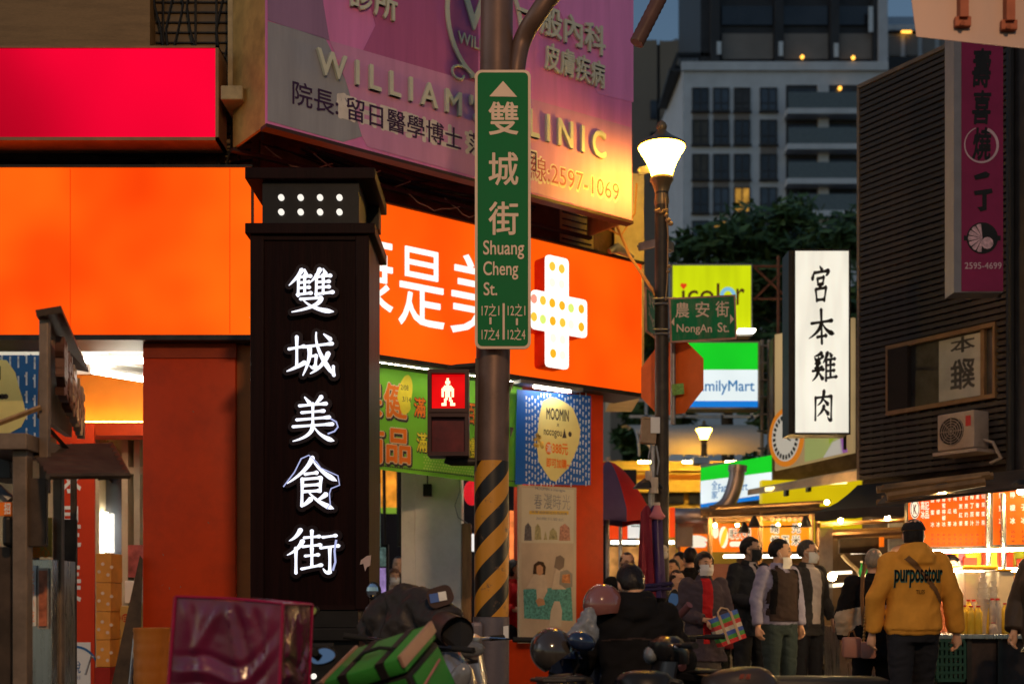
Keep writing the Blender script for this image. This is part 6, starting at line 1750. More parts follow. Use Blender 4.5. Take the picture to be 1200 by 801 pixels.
# drinks stall, nearest
st4 = thing('drinks_stall', 'drinks stall with two glowing orange menu boards on the right', 'stall', (X(1150, 10.8), 10.8, 0))
MP = Plane((X(1062, 11.2), 11.2), (1, -.12))
def mpanel(par, nm, mat, pts, y0=0, y1=.06):
    q = MB(MP.M); q.prism([MP.at(*p) for p in pts], y0, y1); return q.build(nm, mat, par)
M_mo = em('menu_board_orange', (1.0, .115, .006), .85, var=.14, vs=2.2, col2=(1, .07, .004)); M_mo2 = em('menu_board_amber', (1.0, .16, .008), .8, var=.3, vs=2.6, col2=(.9, .06, .004))
m1 = mpanel(st4, 'menu_board', M_mo, [(1064, 578), (1156.5, 571), (1157, 639), (1064, 641)])
m2 = mpanel(st4, 'menu_board', M_mo2, [(1163, 570.5), (1262, 563), (1262, 636), (1163.5, 638)])
q = MB(MP.M)
for pts in ([(1062, 575.5), (1158.5, 568.5), (1158.5, 571), (1062, 578)], [(1062, 641), (1158.5, 639), (1158.5, 641.5), (1062, 643.5)], [(1062, 576), (1064, 576), (1064, 643), (1062, 643)], [(1156.8, 569), (1163, 568.5), (1163, 641), (1156.8, 641)], [(1163, 568), (1262, 560), (1262, 563), (1163, 570.5)], [(1163.5, 638), (1262, 636), (1262, 638.5), (1163.5, 640.5)]):
    q.prism([MP.at(*p) for p in pts], -.02, .08)
q.build('menu_frame', M_dmetal, st4)
M_mw = em('menu_print_white', (1, .9, .75), .8); M_mk = pm('menu_ink', (.05, .015, .008), .5)
q = MB(MP.M); x, z = MP.at(1072, 596); q.disc(x, z, .043, -.004, -.001, 24, rz=.093)
for ch, a in (('高', (1079, 587, 1083.5, 597)), ('記', (1084, 587, 1088.5, 597)), ('冰', (1079, 598, 1083.5, 607)), ('品', (1084, 598, 1088.5, 607))):
    add_text(q, ch, *MP.rect(*a), y=-.002, bold=.02)
cols = ['蜂蜜冰', '檸檬冰', '蜂蜜檸檬冰', '冬瓜茶', '梅桔冰', '甘蔗紅茶', '甘蔗奶茶', '椰丁原汁', '蘆薈椰汁', '仙草蜜茶']
for k, s in enumerate(cols):
    n_ = len(s); px = 1092.7 + k * 6.6
    for i, ch in enumerate(s):
        t_ = 583 - k * .55; b_ = 617 - k * .25; hh = (b_ - t_); py = t_ + (hh - 5.6) * (i / (n_ - 1))
        add_text(q, ch, *MP.rect(px - 2, py, px + 2, py + 5.6), y=-.002, bold=.015, res=1)
q.build('lettering', M_mw, m1)
q = MB(MP.M)
for k in range(10):
    px = 1092.7 + k * 6.6
    for j, py in enumerate((625, 630, 635)):
        add_text(q, ('15', '30', '80', '20', '50', '25')[(k + 2 * j) % 6], *MP.rect(px - 1.3, py, px + 1.3, py + 2.4), y=-.002, bold=.02, res=1)
for s in range(40):
    a0 = 2 * math.pi * s / 40; a1 = 2 * math.pi * (s + 1) / 40; r0, r1 = .033, .038
    x, z = MP.at(1072, 596); q.prism([(x + r0 * math.cos(a0), z + 2.2 * r0 * math.sin(a0)), (x + r0 * math.cos(a1), z + 2.2 * r0 * math.sin(a1)), (x + r1 * math.cos(a1), z + 2.2 * r1 * math.sin(a1)), (x + r1 * math.cos(a0), z + 2.2 * r1 * math.sin(a0))], -.007, -.0045)
add_text(q, 'K', *MP.rect(1070.5, 591, 1074, 602), y=-.0045, bold=.03)
q.build('ink_lettering', M_mk, m1)
q = MB(MP.M)
for k, s in enumerate(('蜂蜜冰', '檸檬冰', '桔子冰', '冬瓜冰', '紅茶冰', '奶茶冰')):
    for i, ch in enumerate(s):
        px = 1173.5 + k * 13; add_text(q, ch, *MP.rect(px - 3, 576.5 + i * 15.2 - k * .6, px + 3, 583.5 + i * 15.2 - k * .6), y=-.002, bold=.02)
q.build('lettering', M_mw, m2)
q = MB(MP.M)
for k in range(6):
    for j, py in enumerate((621, 626.5, 632)):
        add_text(q, (('15', '25', '15', '20', '20', '30'), ('30', '50', '30', '40', '40', '60'), ('80', '140', '80', '90', '90', '140'))[j][k], *MP.rect(1171.5 + k * 13, py, 1176 + k * 13, py + 3), y=-.002, bold=.02)
q.build('ink_lettering', M_mk, m2)
roof_bits(1030, 1160, 580, 11.0, 12, 5, -14).build('roof_poles', M_bam, st4)
q = MB(); q.add([W(1028, 593, 10.2), W(1262, 566, 10.2), W(1262, 545, 12.0), W(1046, 572, 12.0)] + [W(1028, 590, 10.2), W(1262, 562, 10.2), W(1262, 541, 12.0), W(1046, 569, 12.0)], [(0, 1, 2, 3), (7, 6, 5, 4), (0, 1, 5, 4), (1, 2, 6, 5), (2, 3, 7, 6), (3, 0, 4, 7)]); q.build('roof', pm('stall_roof_dark', (.05, .035, .025), .7, var=.5), st4)
q = MB()
for px in (1158, 1176): q.tube([(X(px, 11.0), 11.0, 0), (X(px, 11.0), 11.0, Z(578, 11.0))], .028, 8)
q.build('post', M_steel, st4, smooth=50)
for px, py, d_ in ((1104, 577, 10.5), (1196, 574, 10.5), (1246, 570, 10.5)):  # middle bulb belongs to the stall; outer two are added to light passers-by
    v = W(px, py, d_); q = MB(); q.ell(v, (.032, .032, .04), 12, 8); q.build('bulb', em('roof_and_fill_bulb', (1, .58, .2), 1300), st4)
    q = MB(); q.loft([(v.z + .01, .10, .10, v.x, v.y), (v.z + .06, .07, .07, v.x, v.y), (v.z + .09, .03, .03, v.x, v.y)], 16); q.build('lamp_shade', M_dmetal, st4)  # shades over the outer two bulbs are added along with them
for px, py in ((985, 609), (1040, 606)):  # bulbs added under the canopy as warm fill for the street
    q = MB(); q.ell(W(px, py, 13.5), (.026, .026, .034), 12, 8); q.build('bulb', _mats['stall_and_fill_bulb'], st3)
TD = 10.3; ttz = .845
q = MB(); q.box((X(1080, TD), X(1290, TD)), (TD - .05, TD + .9), (ttz - .04, ttz), bev=.006); q.build('table_top', M_steel, st4)
q = MB()
for px in (1086, 1136, 1172, 1280):
    q = MB(); q.box((X(px, TD) - .02, X(px, TD) + .02), (TD, TD + .04), (.0, ttz - .041)); q.build('table_leg', M_dmetal, st4)
q = MB(); q.box((X(1134, TD), X(1290, TD)), (TD + .03, TD + .05), (.1, ttz - .042)); q.build('table_skirt', pm('dark_skirt', (.05, .035, .03), .6, var=.4), st4)
q = MB(); q.box((X(1080, 11.9), X(1290, 11.9)), (11.8, 11.9), (.2, Z(640, 11.8))); q.build('back_panel', pm('stall_clutter', (.42, .25, .16), .6, var=.8, vs=2.5, dirt=.3), st4)
q = MB(); rnd = random.Random(12)
for k in range(26):
    px = 1098 + k * 4 + rnd.uniform(-2, 2); d_ = 11.5 + rnd.uniform(-.1, .25); py = rnd.uniform(646, 668); w_ = rnd.uniform(.03, .09); h_ = rnd.uniform(.06, .2); v = W(px, py, d_); q.cur = k % 5
    q.box((v.x - w_, v.x + w_), (d_, d_ + .05), (v.z - h_, v.z + h_), bev=.008)
q.build('hung_packets', [pm('packet_red', (.55, .05, .02), .4), pm('packet_yellow', (.7, .4, .03), .4), pm('packet_white', (.6, .55, .5), .4), pm('packet_pink', (.35, .08, .12), .4), pm('packet_lime', (.35, .4, .03), .4)], st4)
q = MB(); q.tube([W(1092, 646, 10.75), W(1205, 643, 10.7)], .014, 8); q.build('tube_lamp', em('menu_fill_tube', (1, .80, .48), 140), st4)  # tube added below the boards to brighten bottles and table
q = MB(); q.tube([W(1100, 668, 11.0), W(1200, 667, 11.0)], .016, 8); q.tube([W(1108, 660, 11.4), W(1118, 660, 11.4)], .03, 8); q.build('tube_lamp', em('stall_tube', (1, .80, .48), 170), st4)
# clear tank, cups
tk = thing('drink_tank', 'clear plastic drink tank with yellow lid on the drinks stall', 'tank', (X(1150, 10.75), 10.75, ttz))
q = MB(); x0, x1 = X(1127, 10.75), X(1166, 10.75); z1 = Z(667, 10.75); q.box((x0, x1), (10.7, 10.95), (ttz + .002, z1), bev=.02); q.build('tank_body', pm('frosted_plastic', (.62, .56, .46), .3, var=.1, alpha=.6), tk)
q = MB(); q.box((x0 - .012, x1 + .012), (10.69, 10.96), (z1 + .001, z1 + .035), bev=.01); q.build('lid', pm('yellow_lid', (.75, .42, .02), .4), tk)
tk2 = thing('drink_tank', 'second, cloudier drink tank at the right edge of the drinks stall', 'tank', (X(1190, 10.75), 10.75, ttz))
q = MB(); x0, x1 = X(1167.5, 10.7), X(1186, 10.7); q.box((x0, x1), (10.65, 10.95), (ttz + .002, Z(669, 10.7)), bev=.02); q.build('tank_body', pm('milky_plastic', (.62, .54, .4), .35, var=.1), tk2)
q = MB(); q.box((x0 - .01, x1 + .01), (10.64, 10.96), (Z(669, 10.7) + .001, Z(666, 10.7)), bev=.005); q.build('lid', _mats['yellow_lid'], tk2)
M_cup = pm('clear_cup', (.75, .68, .58), .2, alpha=.6)
for k, (px, py0, py1, lab) in enumerate(((1152, 669, 707, 'tall'), (1164, 680, 705, 'short'))):
    d_ = 10.5; q = MB(); z0_, z1_ = Z(py1, d_), Z(py0, d_); n_ = 6 if k == 0 else 4
    for i in range(n_):
        a = z0_ + (z1_ - z0_) * i / n_; r_ = (.055 - .005 * i) * (1 if k == 0 else .7); q.lathe([(r_ * .8, a), (r_, a + (z1_ - z0_) / n_ * .8), (r_ * 1.08, a + (z1_ - z0_) / n_ * .9)], (X(px, d_), d_, 0), 16)
    q.lathe([(.05, ttz), (.06, z0_)], (X(px, d_), d_, 0), 16)
    tag(q.build('cup_stack', M_cup, smooth=40), lab + ' stack of clear plastic cups among the juice bottles', 'cups')
# juice bottles
M_ju = pm('yellow_juice', (.78, .50, .04), .22, var=.06, coat=.4); M_rc = pm('red_cap', (.55, .03, .02), .4); M_cb = pm('clear_bottle', (.6, .5, .42), .12, alpha=.5, spec=.8)
def bottle(mat, h):
    o = thing('juice_bottle', 'x', 'bottle', (0, 0, 0), 0, 'juice bottles on the drinks stall')
    q = MB(); q.lathe([(.030, 0), (.034, .01), (.034, h * .72), (.030, h * .78), (.016, h * .9), (.014, h * .94)], n=18); q.build('bottle_body', mat, o, smooth=40)
    q = MB(); q.lathe([(.018, h * .94 + .001), (.018, h)], n=14); q.build('cap', M_rc, o); return o
b0 = bottle(M_ju, .29)
jl = [(1126, 10.62, .29, 'yellow juice bottle at the far left end of the back row'), (1135, 10.6, .30, 'yellow juice bottle second from the left in the back row'), (1147, 10.58, .30, 'yellow juice bottle in the middle of the back row by the cups'), (1156, 10.48, .30, 'yellow juice bottle on the right in the back row by the clear bottles'),
      (1138, 10.40, .245, 'yellow juice bottle in the front row, left one'), (1146.5, 10.38, .245, 'yellow juice bottle in the front row, right one'), (1130, 10.44, .25, 'yellow juice bottle half hidden by the hoodie sleeve'), (1178, 10.5, .27, 'yellow juice bottle alone right of the stall post, left one'), (1184, 10.5, .27, 'yellow juice bottle by the puffer jacket, rightmost')]
for k, (px, d_, h_, lb) in enumerate(jl):
    o = b0 if k == 0 else copy_tree(b0)
    o.location = (X(px, d_), d_, ttz + .001); o.scale = (1, 1, h_ / .29); o['label'] = lb
c0_ = bottle(M_cb, .30); c0_['group'] = 'empty bottles on the drinks stall'; c0_.name = 'empty_bottle'
for k, (px, d_, h_, lb) in enumerate(((1163, 10.45, .31, 'clear empty bottle with red cap, left one of the tall pair'), (1169, 10.45, .31, 'clear empty bottle with red cap, right one of the tall pair'), (1164, 10.36, .10, 'tiny clear bottle with red cap in front of the tall pair'), (1141, 10.64, .30, 'clear empty bottle between the yellow ones in the back row'))):
    o = c0_ if k == 0 else copy_tree(c0_)
    o.location = (X(px, d_), d_, ttz + .001); o.scale = (1, 1, h_ / .30); o['label'] = lb
# crates under the table, stool, carrier
def crate(px0, px1, py0, d_, z0_, mat, label):
    x0, x1 = X(px0, d_), X(px1, d_); z1_ = Z(py0, d_)
    o = thing('plastic_crate', label, 'crate', ((x0 + x1) / 2, d_ + .2, z0_)); q = MB()
    for zz in [z0_ + (z1_ - z0_) * i / 5 for i in range(6)]:
        q.box((x0, x1), (d_, d_ + .015), (zz - .012, zz + .012)); q.box((x0, x0 + .015), (d_ + .016, d_ + .4), (zz - .012, zz + .012)); q.box((x1 - .015, x1), (d_ + .016, d_ + .4), (zz - .012, zz + .012))
    for i in range(7):
        xx = x0 + (x1 - x0) * i / 6; q.box((xx - .012, xx + .012), (d_ + .004, d_ + .011), (z0_ + .013, z1_ - .013))
    q.box((x0 + .016, x1 - .016), (d_ + .016, d_ + .4), (z0_, z0_ + .02)); q.box((x0, x1), (d_ + .401, d_ + .415), (z0_, z1_))
    q.build('basket', mat, o); return o
crate(1099, 1131, 750, 10.25, .45, pm('green_crate', (.02, .07, .05), .5), 'dark green plastic crate under the drinks table, left')
crate(1136, 1170, 750, 10.45, .45, pm('black_crate', (.03, .02, .02), .5), 'black plastic crate under the drinks table, right')
crate(1099, 1170, 800, 10.5, .0, pm('lower_crate', (.03, .03, .03), .5), 'low dark crate on the ground below the drinks table')
sl_ = thing('wooden_stool', 'small pale wooden stool on the street left of the handbag', 'stool', (X(995, 13.2), 13.2, 0))
d_ = 17.0; d_ = 16.9
T = Matrix.Translation((X(995, d_), d_, 0)); M_st = pm('stool_wood', (.36, .23, .12), .6, var=.2)
sl_.location = (X(995, d_), d_, 0); _W[sl_.name] = T
q = MB(T); q.box((-.26, .26), (-.2, .2), (.62, .66), bev=.01); q.build('seat', M_st, sl_)
for sx in (-1, 1):
    for sy in (-1, 1):
        q = MB(T); q.tube([(sx * .22, sy * .16, .62), (sx * .30, sy * .2, 0)], .035, 4); q.build('leg', M_st, sl_)
q = MB(T)
for sy in (-1, 1): q.box((-.26, .26), (sy * .18 - .015, sy * .18 + .015), (.24, .29))
q.build('stretcher', M_st, sl_)
cn = thing('gas_canister', 'pale round canister strapped on a small wheeled cart behind the men', 'canister', (X(959, 15.6), 15.6, 0))
d_ = 15.6; xx = X(958.5, d_); r_ = X(600 + 14.5, d_)
q = MB(); zb2, zt3 = Z(774, d_), Z(740, d_); q.lathe([(r_ * .9, zb2 - .03), (r_, zb2), (r_, zt3 - .05), (r_ * .93, zt3), (r_ * .6, zt3 + .03)], (xx, d_, 0), 24); q.build('canister_body', pm('canister_cream', (.5, .42, .34), .4, dirt=.3), cn, smooth=40)
q = MB(); q.lathe([(r_ * .5, zt3 + .03), (r_ * .5, zt3 + .07)], (xx, d_, 0)); q.build('cap', pm('canister_pink', (.5, .25, .25), .5), cn)
q = MB(); q.tube([(xx - .17, d_ - .05, zt3 - .02), (xx - .1, d_ - .19, zt3 - .1), (xx + .1, d_ - .19, zt3 - .16), (xx + .17, d_ - .05, zt3 - .14)], .012, 6); q.box((xx - .2, xx + .2), (d_ - .15, d_ + .2), (zb2 - .06, zb2 - .031)); q.build('strap', M_black, cn)
for sx in (-.14, .14):
    q = MB(Matrix.Translation((xx + sx * .3 + .02, d_ - .05 + sx, .14)) @ Matrix.Rotation(R(90), 4, 'Y')); q.lathe([(.06, -.03), (.14, -.03), (.15, 0), (.14, .03), (.06, .03)], n=24); q.build('wheel', M_rubber, cn, smooth=40)
q = MB(); x0 = X(967, 15.9); q.box((x0, x0 + .3), (15.8, 16.1), (.42, .75), bev=.02); tag(q.build('blue_tub', pm('blue_plastic', (.05, .10, .28), .4)), 'blue plastic tub beside the pale canister', 'tub')
q = MB(); q.box((x0 - .05, x0 + .5), (15.75, 16.2), (.0, .415)); tag(q.build('low_bench', pm('bench_brown', (.16, .09, .05), .6)), 'low brown bench under the blue tub', 'bench')

# ------------------------------------------------------------ food cart on the left edge
ct = thing('food_cart', 'weathered metal food cart with a tilted sign board at the left edge', 'cart', (X(30, 6.2), 6.2, 0))
d_ = 6.2
M_cpost = pm('cart_post', (.20, .14, .10), .45, metal=.3, var=.2, dirt=.5, ds=5); M_cdark = pm('cart_dark', (.07, .045, .03), .5, metal=.3, var=.4, dirt=.5, ds=4)
def pbox(px0, px1, dd, th, py0, py1, mat, nm, bev=.004, par=ct):
    q = MB(); q.box((X(px0, dd), X(px1, dd)), (dd, dd + th), (Z(py1, dd), Z(py0, dd)), bev=bev); return q.build(nm, mat, par)
def zfloor(px0, px1, dd, th, py0, mat, nm):
    q = MB(); q.box((X(px0, dd), X(px1, dd)), (dd, dd + th), (0.02, Z(py0, dd)), bev=.006); return q.build(nm, mat, ct)
zfloor(14.5, 31.5, 6.1, .08, 508, M_cpost, 'post'); zfloor(61.5, 72, 6.6, .05, 560, M_cpost, 'post')
pbox(45.5, 56, 6.2, .045, 374, 577, M_cpost, 'upright'); zfloor(82, 88.5, 7.4, .03, 560, M_cdark, 'post')
pbox(-40, 31, 6.05, .5, 507, 526, M_cpost, 'shelf')
q = MB(); q.tube([W(-5, 497, 6.15), W(48, 477, 6.18)], .014, 4); q.build('brace', M_wood, ct)
def sheet(pts, th, mat, nm, par=ct):
    """a slab from four world corners"""
    P = [Vector(p) for p in pts]; n_ = (P[1] - P[0]).cross(P[3] - P[0]).normalized() * th
    q = MB(); q.add(P + [p + n_ for p in P], [(0, 1, 2, 3), (7, 6, 5, 4), (0, 1, 5, 4), (1, 2, 6, 5), (2, 3, 7, 6), (3, 0, 4, 7)]); return q.build(nm, mat, par)
sheet([W(43, 371, 6.15), W(73, 366, 6.15), W(104, 436, 8.1), W(88, 433, 8.1)], .035, M_cdark, 'sign_roof')
bd_ = sheet([W(56, 398, 6.25), W(87, 436, 8.0), W(84, 512, 8.0), W(53, 490, 6.25)], .04, pm('sign_board_wood', (.16, .095, .05), .5, var=.4, stretch=(1, 1, .3), vs=6, dirt=.4), 'sign_board')
ua = W(56, 398, 6.25); ub_ = W(87, 436, 8.0); ux_ = Vector((ub_.x - ua.x, ub_.y - ua.y, 0)); L_ = ux_.length; ux_.normalize()
LM_ = Matrix(((ux_.x, -ux_.y, 0, ua.x + ux_.y * .03), (ux_.y, ux_.x, 0, ua.y - ux_.x * .03), (0, 0, 1, 0), (0, 0, 0, 1)))
for k, ch in enumerate('雙城美食街'):
    q = MB(LM_); x0 = .06 + k * (L_ - .1) / 5; zc_ = (Z(398, 6.25) + Z(490, 6.25)) / 2 + .09 - .005 * k
    add_text(q, ch, x0, x0 + .29, zc_ - .15, zc_ + .15, y=0, bold=.03, ext=.045)
    q.build('raised_character', pm('raised_letter', (.10, .045, .03), .4, metal=.3) if k < 2 else pm('brass_letter', (.42, .30, .2), .35, metal=.4), bd_)
cs_ = MB(); P0, P1, P2c, P3 = W(30, 524, 6.5), W(130, 521, 7.0), W(150, 557, 6.2), W(56, 558, 5.7)
for i in range(14):
    u0, u1 = i / 14, (i + 1) / 14; w_ = .02 * (i % 2)
    a, b, c_, e = P0.lerp(P3, u0), P1.lerp(P2c, u0), P1.lerp(P2c, u1), P0.lerp(P3, u1)
    dz = Vector((0, 0, w_)); cs_.add([a + dz, b + dz, c_ + Vector((0, 0, .02 - w_)), e + Vector((0, 0, .02 - w_))], [(0, 1, 2, 3)])
cs_.build('awning_sheet', M_cdark, ct)
q = MB(); q.tube([P3, P2c], .016, 5); q.tube([P2c, P1], .02, 5); q.tube([P1, P0], .014, 5); q.tube([W(55, 500, 6.3), W(80, 527, 6.6)], .014, 4); q.tube([W(115, 561, 6.2), W(128, 560, 6.2), W(132, 564, 6.2)], .008, 5); q.build('awning_frame', M_cdark, ct)
pbox(31.5, 54, 6.12, .03, 560, 640, M_cdark, 'side_plate'); pbox(70, 89, 6.9, .03, 608, 662, M_cdark, 'side_plate')
pbox(-20, 12, 6.4, .4, 640, 812, M_cdark, 'cabinet'); pbox(31.5, 61, 6.5, .35, 655, 815, M_steel, 'steel_cabinet')
pbox(34, 42, 6.48, .015, 662, 733, M_white, 'notice', 0); pbox(44, 56, 6.48, .015, 665, 736, pm('framed_notice', (.45, .36, .3), .5, var=.3, vs=12), 'notice', 0)
pbox(45.5, 54.5, 6.465, .01, 668, 733, pm('notice_picture', (.4, .12, .06), .5, var=.5, vs=16), 'notice_print', 0)
q = MB(front(6.46).M); add_text(q, '招\n牌\n小\n吃', *front(6.46).rect(35.5, 668, 40.5, 728), y=0, line=1.0); q.build('notice_lettering', M_bo, ct)
pbox(34, 60, 6.55, .02, 606, 652, pm('yellow_board', (.5, .3, .05), .5, var=.2), 'menu_board', 0)
q = MB(front(6.54).M); add_text(q, '豬心', *front(6.54).rect(38, 640, 58, 653), y=0, bold=.02); q.build('menu_lettering', M_bo, ct)
pbox(-10, 13, 6.3, .02, 588, 604, M_bo, 'orange_tag', 0); q = MB(front(6.29).M); add_text(q, '招', *front(6.29).rect(5, 589, 12, 602), y=0, bold=.02); q.build('tag_lettering', M_white, ct)
pbox(-20, 12, 6.5, .3, 527, 560, M_dmetal, 'top_box'); pbox(1, 12, 6.3, .25, 603, 640, M_black, 'pot', .03)
q = MB(); q.tube([W(-6, 570, 6.4), W(12, 586, 6.4)], .03, 6); q.build('tilted_lamp', M_gmetal, ct)

# ------------------------------------------------------------ big sign back at the top right
sbk = thing('road_sign_back', 'back of a large pale road sign with rusty brackets at the top right', 'sign', (X(1180, 6), 6, 0))
d_ = 6.0
q = MB(); V = [W(1056, -90, d_), W(1074, 43, d_), W(1230, 60, d_), W(1230, -90, d_)]; q.add(V + [v + Vector((0, .004, 0)) for v in V], [(0, 1, 2, 3), (7, 6, 5, 4), (0, 1, 5, 4), (1, 2, 6, 5), (2, 3, 7, 6), (3, 0, 4, 7)])
q.build('plate', pm('weathered_sign_back', (.46, .33, .29), .5, metal=.2, var=.2, vs=3, dirt=.3, ds=3, stretch=(1, 1, .4), dirtcol=(.3, .14, .08)), sbk)
M_rb = pm('rusty_bracket', (.30, .09, .05), .6, var=.3)
for px, py in ((1126, 25), (1180, 29), (1075, 18)):
    if px < 1090: continue
    q = MB(); q.box((X(px - 5, d_), X(px + 5, d_)), (d_ - .05, d_ - .002), (Z(py, d_), Z(-70, d_))); q.box((X(px - 9, d_), X(px + 10, d_)), (d_ - .03, d_ - .002), (Z(py + 9, d_), Z(py - 3, d_)), bev=.006); q.tube([W(px + 2, py + 2, d_ - .05), W(px + 2, py + 2, d_ - .03)], .012, 6); q.build('bracket', M_rb, sbk)
q = MB(); q.tube([W(1050, -60, d_ - .1), W(1420, -60, d_ - .1)], .07, 12); q.tube([(X(1420, d_), d_ - .1, 0), (X(1420, d_), d_ - .1, Z(-80, d_))], .1, 14); q.build('mast', M_pole, sbk, smooth=50)
# ------------------------------------------------------------ people
def remesh(q, voxel, it=4):
    """fuses the overlapping shapes of q into one continuous skin"""
    me = bpy.data.meshes.new('r'); me.from_pydata(q.v, [], q.f)
    bm = bmesh.new(); bm.from_mesh(me); bmesh.ops.recalc_face_normals(bm, faces=bm.faces); bm.to_mesh(me); bm.free()
    o = bpy.data.objects.new('r', me); COL.objects.link(o)
    m = o.modifiers.new('r', 'REMESH'); m.mode = 'VOXEL'; m.voxel_size = voxel
    s = o.modifiers.new('s', 'SMOOTH'); s.factor = .5; s.iterations = it
    ev = o.evaluated_get(bpy.context.evaluated_depsgraph_get())
    r = bpy.data.meshes.new_from_object(ev)
    V = [v.co.copy() for v in r.vertices]; N = [v.normal.copy() for v in r.vertices]; Fc = [tuple(p.vertices) for p in r.polygons]
    bpy.data.objects.remove(o); bpy.data.meshes.remove(me); bpy.data.meshes.remove(r)
    return V, N, Fc

def wrinkle(V, N, amp, sc=9.0, seed=0, zs=2.2):
    out = []
    for v, n_ in zip(V, N):
        p = Vector((v.x * sc + seed, v.y * sc, v.z * sc * zs + 3 * v.x))
        f = noise.noise(p) + .5 * noise.noise(p * 2.1)
        f = 1 - abs(f) * 2.2
        out.append(v + n_ * (f * amp))
    return out

def patch(V, Fc, poly, side, cell=.009, off=.005, xr=None):
    """a cut of cloth laid on a garment: polygon in local x, z seen from the front (side -1) or back (+1)"""
    bvh = BVHTree.FromPolygons(V, Fc)
    xs = [p[0] for p in poly]; zs = [p[1] for p in poly]
    x0, x1, z0, z1 = min(xs), max(xs), min(zs), max(zs)
    nx = max(2, int((x1 - x0) / cell) + 1); nz = max(2, int((z1 - z0) / cell) + 1)
    def inside(x, z):
        c_ = False; j = len(poly) - 1
        for i in range(len(poly)):
            (xi, zi), (xj, zj) = poly[i], poly[j]
            if (zi > z) != (zj > z) and x < (xj - xi) * (z - zi) / (zj - zi) + xi: c_ = not c_
            j = i
        return c_
    G = {}
    PV = []; PF = []
    for i in range(nx + 1):
        for j in range(nz + 1):
            x = x0 + (x1 - x0) * i / nx; z = z0 + (z1 - z0) * j / nz
            h = bvh.ray_cast(Vector((x, 2 * side, z)), Vector((0, -side, 0)))
            if h[0] is not None:
                G[(i, j)] = len(PV); PV.append(h[0] + Vector((0, side * off, 0)))
    for i in range(nx):
        for j in range(nz):
            x = x0 + (x1 - x0) * (i + .5) / nx; z = z0 + (z1 - z0) * (j + .5) / nz
            ks = [(i, j), (i + 1, j), (i + 1, j + 1), (i, j + 1)]
            if inside(x, z) and all(k in G for k in ks): PF.append([G[k] for k in ks])
    return PV, PF

def strip(pts, w):
    L, Rr = [], []
    P = [Vector(p) for p in pts]
    for i, p in enumerate(P):
        d = (P[min(i + 1, len(P) - 1)] - P[max(0, i - 1)]).normalized(); n_ = Vector((-d.y, d.x)) * w / 2
        L.append(tuple(p + n_)); Rr.append(tuple(p - n_))
    return L + Rr[::-1]

M_skin = pm('skin', (.60, .34, .21), .5, var=.08, vs=12)
M_hair = pm('black_hair', (.012, .009, .008), .4, var=.5, vs=30, stretch=(1, 1, .3), bump=.3, bs=70)
M_eye = pm('eye_dark', (.015, .01, .008), .3)
M_lip = pm('lips', (.30, .10, .08), .5)
M_shoe = pm('dark_shoes', (.02, .017, .015), .45)
M_maskw = pm('white_mask', (.62, .60, .58), .7, bump=.1, bs=60); M_maskb = pm('black_mask', (.012, .012, .014), .7)

def hand(q, wrist, d, side, curl, flip):
    d = d.normalized(); side = (side - d * side.dot(d)).normalized(); nrm = d.cross(side) * flip
    q.tube([wrist - d * .02, wrist + d * .02, wrist + d * .055, wrist + d * .088], [.024, .030, .036, .031], 10)
    for i, (o, L) in enumerate(((-.028, .062), (-.0095, .075), (.0095, .08), (.028, .07))):
        b = wrist + d * (.078 - abs(o) * .3) + side * o * 1.05
        a1 = d * math.cos(curl * .6) + nrm * math.sin(curl * .6); a2 = d * math.cos(curl * 1.5) + nrm * math.sin(curl * 1.5)
        q.tube([b, b + a1 * L * .5, b + a1 * L * .5 + a2 * L * .5], [.0098, .009, .0078], 7)
    t0_ = wrist + d * .022 + side * .026
    q.tube([t0_, t0_ + side * .026 + d * .026 + nrm * .01, t0_ + side * .030 + d * .058 + nrm * .024], [.0125, .011, .0088], 7)

